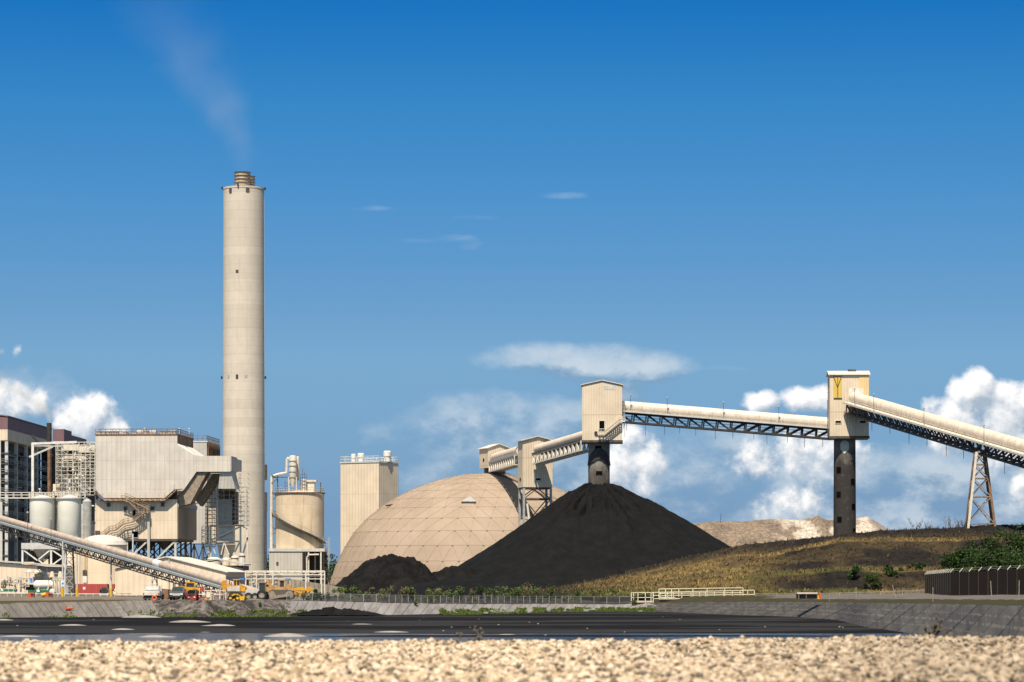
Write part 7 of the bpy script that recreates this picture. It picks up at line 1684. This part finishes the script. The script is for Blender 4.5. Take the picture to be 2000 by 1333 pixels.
for i, (px, yt, yb, lab) in enumerate(((1706, 1046, 1060, 'dry shrub against the chalky end of the spoil heap'), (1742, 1044, 1055, 'small dry shrub on the ridge left of the tallest'), (1760, 1043, 1052, 'feathery dry shrub second left of the tallest'), (1790, 1012, 1040, 'tallest bare dry shrub on the ridge'), (1812, 1021, 1037, 'short dry shrub just right of the tallest'), (1854, 1010, 1034, 'upright dry shrub left of the conveyor trestle'), (1870, 1018, 1033, 'wispy dry shrub close to the trestle'), (1882, 1016, 1032, 'thin dry shrub touching the trestle leg'), (1664, 1044, 1056, 'low dry shrub beside the sooty column'))):
    drystalk(lab, px, yt, yb, 520, 9, 300+i)
o = thing('marker_post', 'lone bent post standing on top of the spoil heap', 'post', (X(1407, 716), 716, Zp(1018, 716))); q = MB(); q.bar((0, 0, -.5), (.1, 0, 1.5), .12); q.bar((.1, 0, 1.5), (.4, 0, 1.9), .12); q.build('shaft', M['dkgrey'], o)
drystalk('blurred dry weed poking up from the near gravel at the right', 1822, 1208, 1250, 48, 5, 400, w=.5); drystalk('blurred dry weed poking up from the middle gravel', 925, 1226, 1262, 44, 3, 401, w=.5)
for o in list(COL.objects)[-4:]:
    if 'group' in o and 'blurred' in o.get('label', ''): del o['group']
# far trees seen under the plant
cs, rs, ns = [], [], []; random.seed(31)
for i in range(90):
    px = random.uniform(60, 700); Y = random.uniform(880, 960); h = random.uniform(5.5, 10.5); cs.append((X(px, Y), Y, h*.55)); rs.append(h*.5); ns.append(260)
ft = leafcloud('far_trees', cs, rs, ns, .5, DG, None, 1.0, .4); tag(ft, 'dark green far wood glimpsed beneath the plant buildings', 'wood', kind='stuff')

# ---- smoke and steam
def plume(name, label, pts, dens, col, nsc, seed, base0=.3):
    vs, fs = [], []; n = 22; L0 = Vector(pts[0][0]); P_ = []
    for (p, r), (p2, r2) in zip(pts, pts[1:]):
        for i in range(5): f_ = i/5; P_.append((Vector(p).lerp(Vector(p2), f_), r+(r2-r)*f_))
    P_.append((Vector(pts[-1][0]), pts[-1][1]))
    for (p, r) in P_: vs += [tuple(p-L0+Vector((r*math.cos(2*math.pi*j/n), r*math.sin(2*math.pi*j/n)*.8, 0))) for j in range(n)]
    for k in range(len(P_)-1): fs += [(k*n+j, k*n+(j+1) % n, (k+1)*n+(j+1) % n, (k+1)*n+j) for j in range(n)]
    fs += [tuple(range(n-1, -1, -1)), tuple(range((len(P_)-1)*n, len(P_)*n))]
    m = bpy.data.materials.new(name+'_volume'); m.use_nodes = True; t = m.node_tree; t.nodes.clear(); om = N(t, 'ShaderNodeOutputMaterial'); pv = N(t, 'ShaderNodeVolumePrincipled'); pv.inputs['Color'].default_value = (*col, 1); pv.inputs['Anisotropy'].default_value = .1
    co = N(t, 'ShaderNodeTexCoord').outputs['Object']; sp = N(t, 'ShaderNodeSeparateXYZ'); t.links.new(co, sp.inputs[0])
    # distance from the plume axis, piecewise along height
    hs = [(q_[0].z-L0.z) for q_ in P_]; H_ = max(1e-3, hs[-1])
    cx = N(t, 'ShaderNodeFloatCurve'); cr = N(t, 'ShaderNodeFloatCurve')
    def setc(nd, vals, lo, hi):
        c = nd.mapping.curves[0]; K = 9
        while len(c.points) < K: c.points.new(.5, .5)
        for i in range(K): hq = i/(K-1); c.points[i].location = (hq, (float(np.interp(hq*H_, hs, vals))-lo)/(hi-lo))
        nd.mapping.update()
    xs_ = [(q_[0].x-L0.x) for q_ in P_]; rs_ = [q_[1] for q_ in P_]; lo, hi = min(xs_)-1, max(xs_)+1
    hn = mth(t, 'DIVIDE', sp.outputs[2], H_, clamp=True)
    setc(cx, xs_, lo, hi); t.links.new(hn, cx.inputs['Value']); setc(cr, rs_, 0, max(rs_)*1.01); t.links.new(hn, cr.inputs['Value'])
    dx = mth(t, 'SUBTRACT', sp.outputs[0], mth(t, 'MULTIPLY_ADD', cx.outputs[0], hi-lo, lo)); R_ = mth(t, 'MULTIPLY', cr.outputs[0], max(rs_)*1.01)
    rr_ = mth(t, 'DIVIDE', mth(t, 'SQRT', mth(t, 'ADD', mth(t, 'MULTIPLY', dx, dx), mth(t, 'MULTIPLY', mth(t, 'MULTIPLY', sp.outputs[1], sp.outputs[1]), 1.5))), R_)
    nz = noise_tex(t, co, nsc, 5, .6); fall = mapr(t, mth(t, 'ADD', rr_, mth(t, 'MULTIPLY_ADD', nz, 1.6, -.8)), .98, .0)
    # inverted range: dense at the axis
    fade = mapr(t, hn, 1.0, .35, .25, 1.0); fade = mth(t, 'MULTIPLY', fade, mapr(t, hn, 0, .3, base0, 1.0))
    d = mth(t, 'MULTIPLY', mth(t, 'MULTIPLY', fall, fade), mth(t, 'DIVIDE', dens, R_))
    t.links.new(d, pv.inputs['Density']); t.links.new(pv.outputs[0], om.inputs['Volume'])
    me = bpy.data.meshes.new(name); me.from_pydata(vs, [], fs); me.materials.append(m); bm = bmesh.new(); bm.from_mesh(me); bmesh.ops.recalc_face_normals(bm, faces=bm.faces); bm.to_mesh(me); bm.free()
    o = bpy.data.objects.new(name, me); COL.objects.link(o); o.location = L0; m.cycles.volume_step_rate = 1.0
    return tag(o, label, 'smoke', kind='stuff')
k = SY/F
plume('smoke', 'faint grey smoke drifting up and left from the tall stack', [(P(474, 337, SY), 2.4), (P(477, 300, SY), 5.5), (P(450, 250, SY), 8), (P(415, 190, SY), 11.5), (P(380, 130, SY), 14.5), (P(340, 60, SY), 17), (P(300, -40, SY), 20)], .13, (.88,.90,.88), .075, 1)
plume('steam', 'pale steam blowing up and left from the thin exhaust pipe', [(P(96, 826, 700), .5), (P(94, 812, 700), 1.2), (P(82, 795, 700), 2.4), (P(60, 778, 700), 4.0), (P(30, 760, 700), 5.4), (P(0, 742, 700), 6.6), (P(-40, 720, 700), 8)], .9, (1, .985, .96), .22, 2, .8)
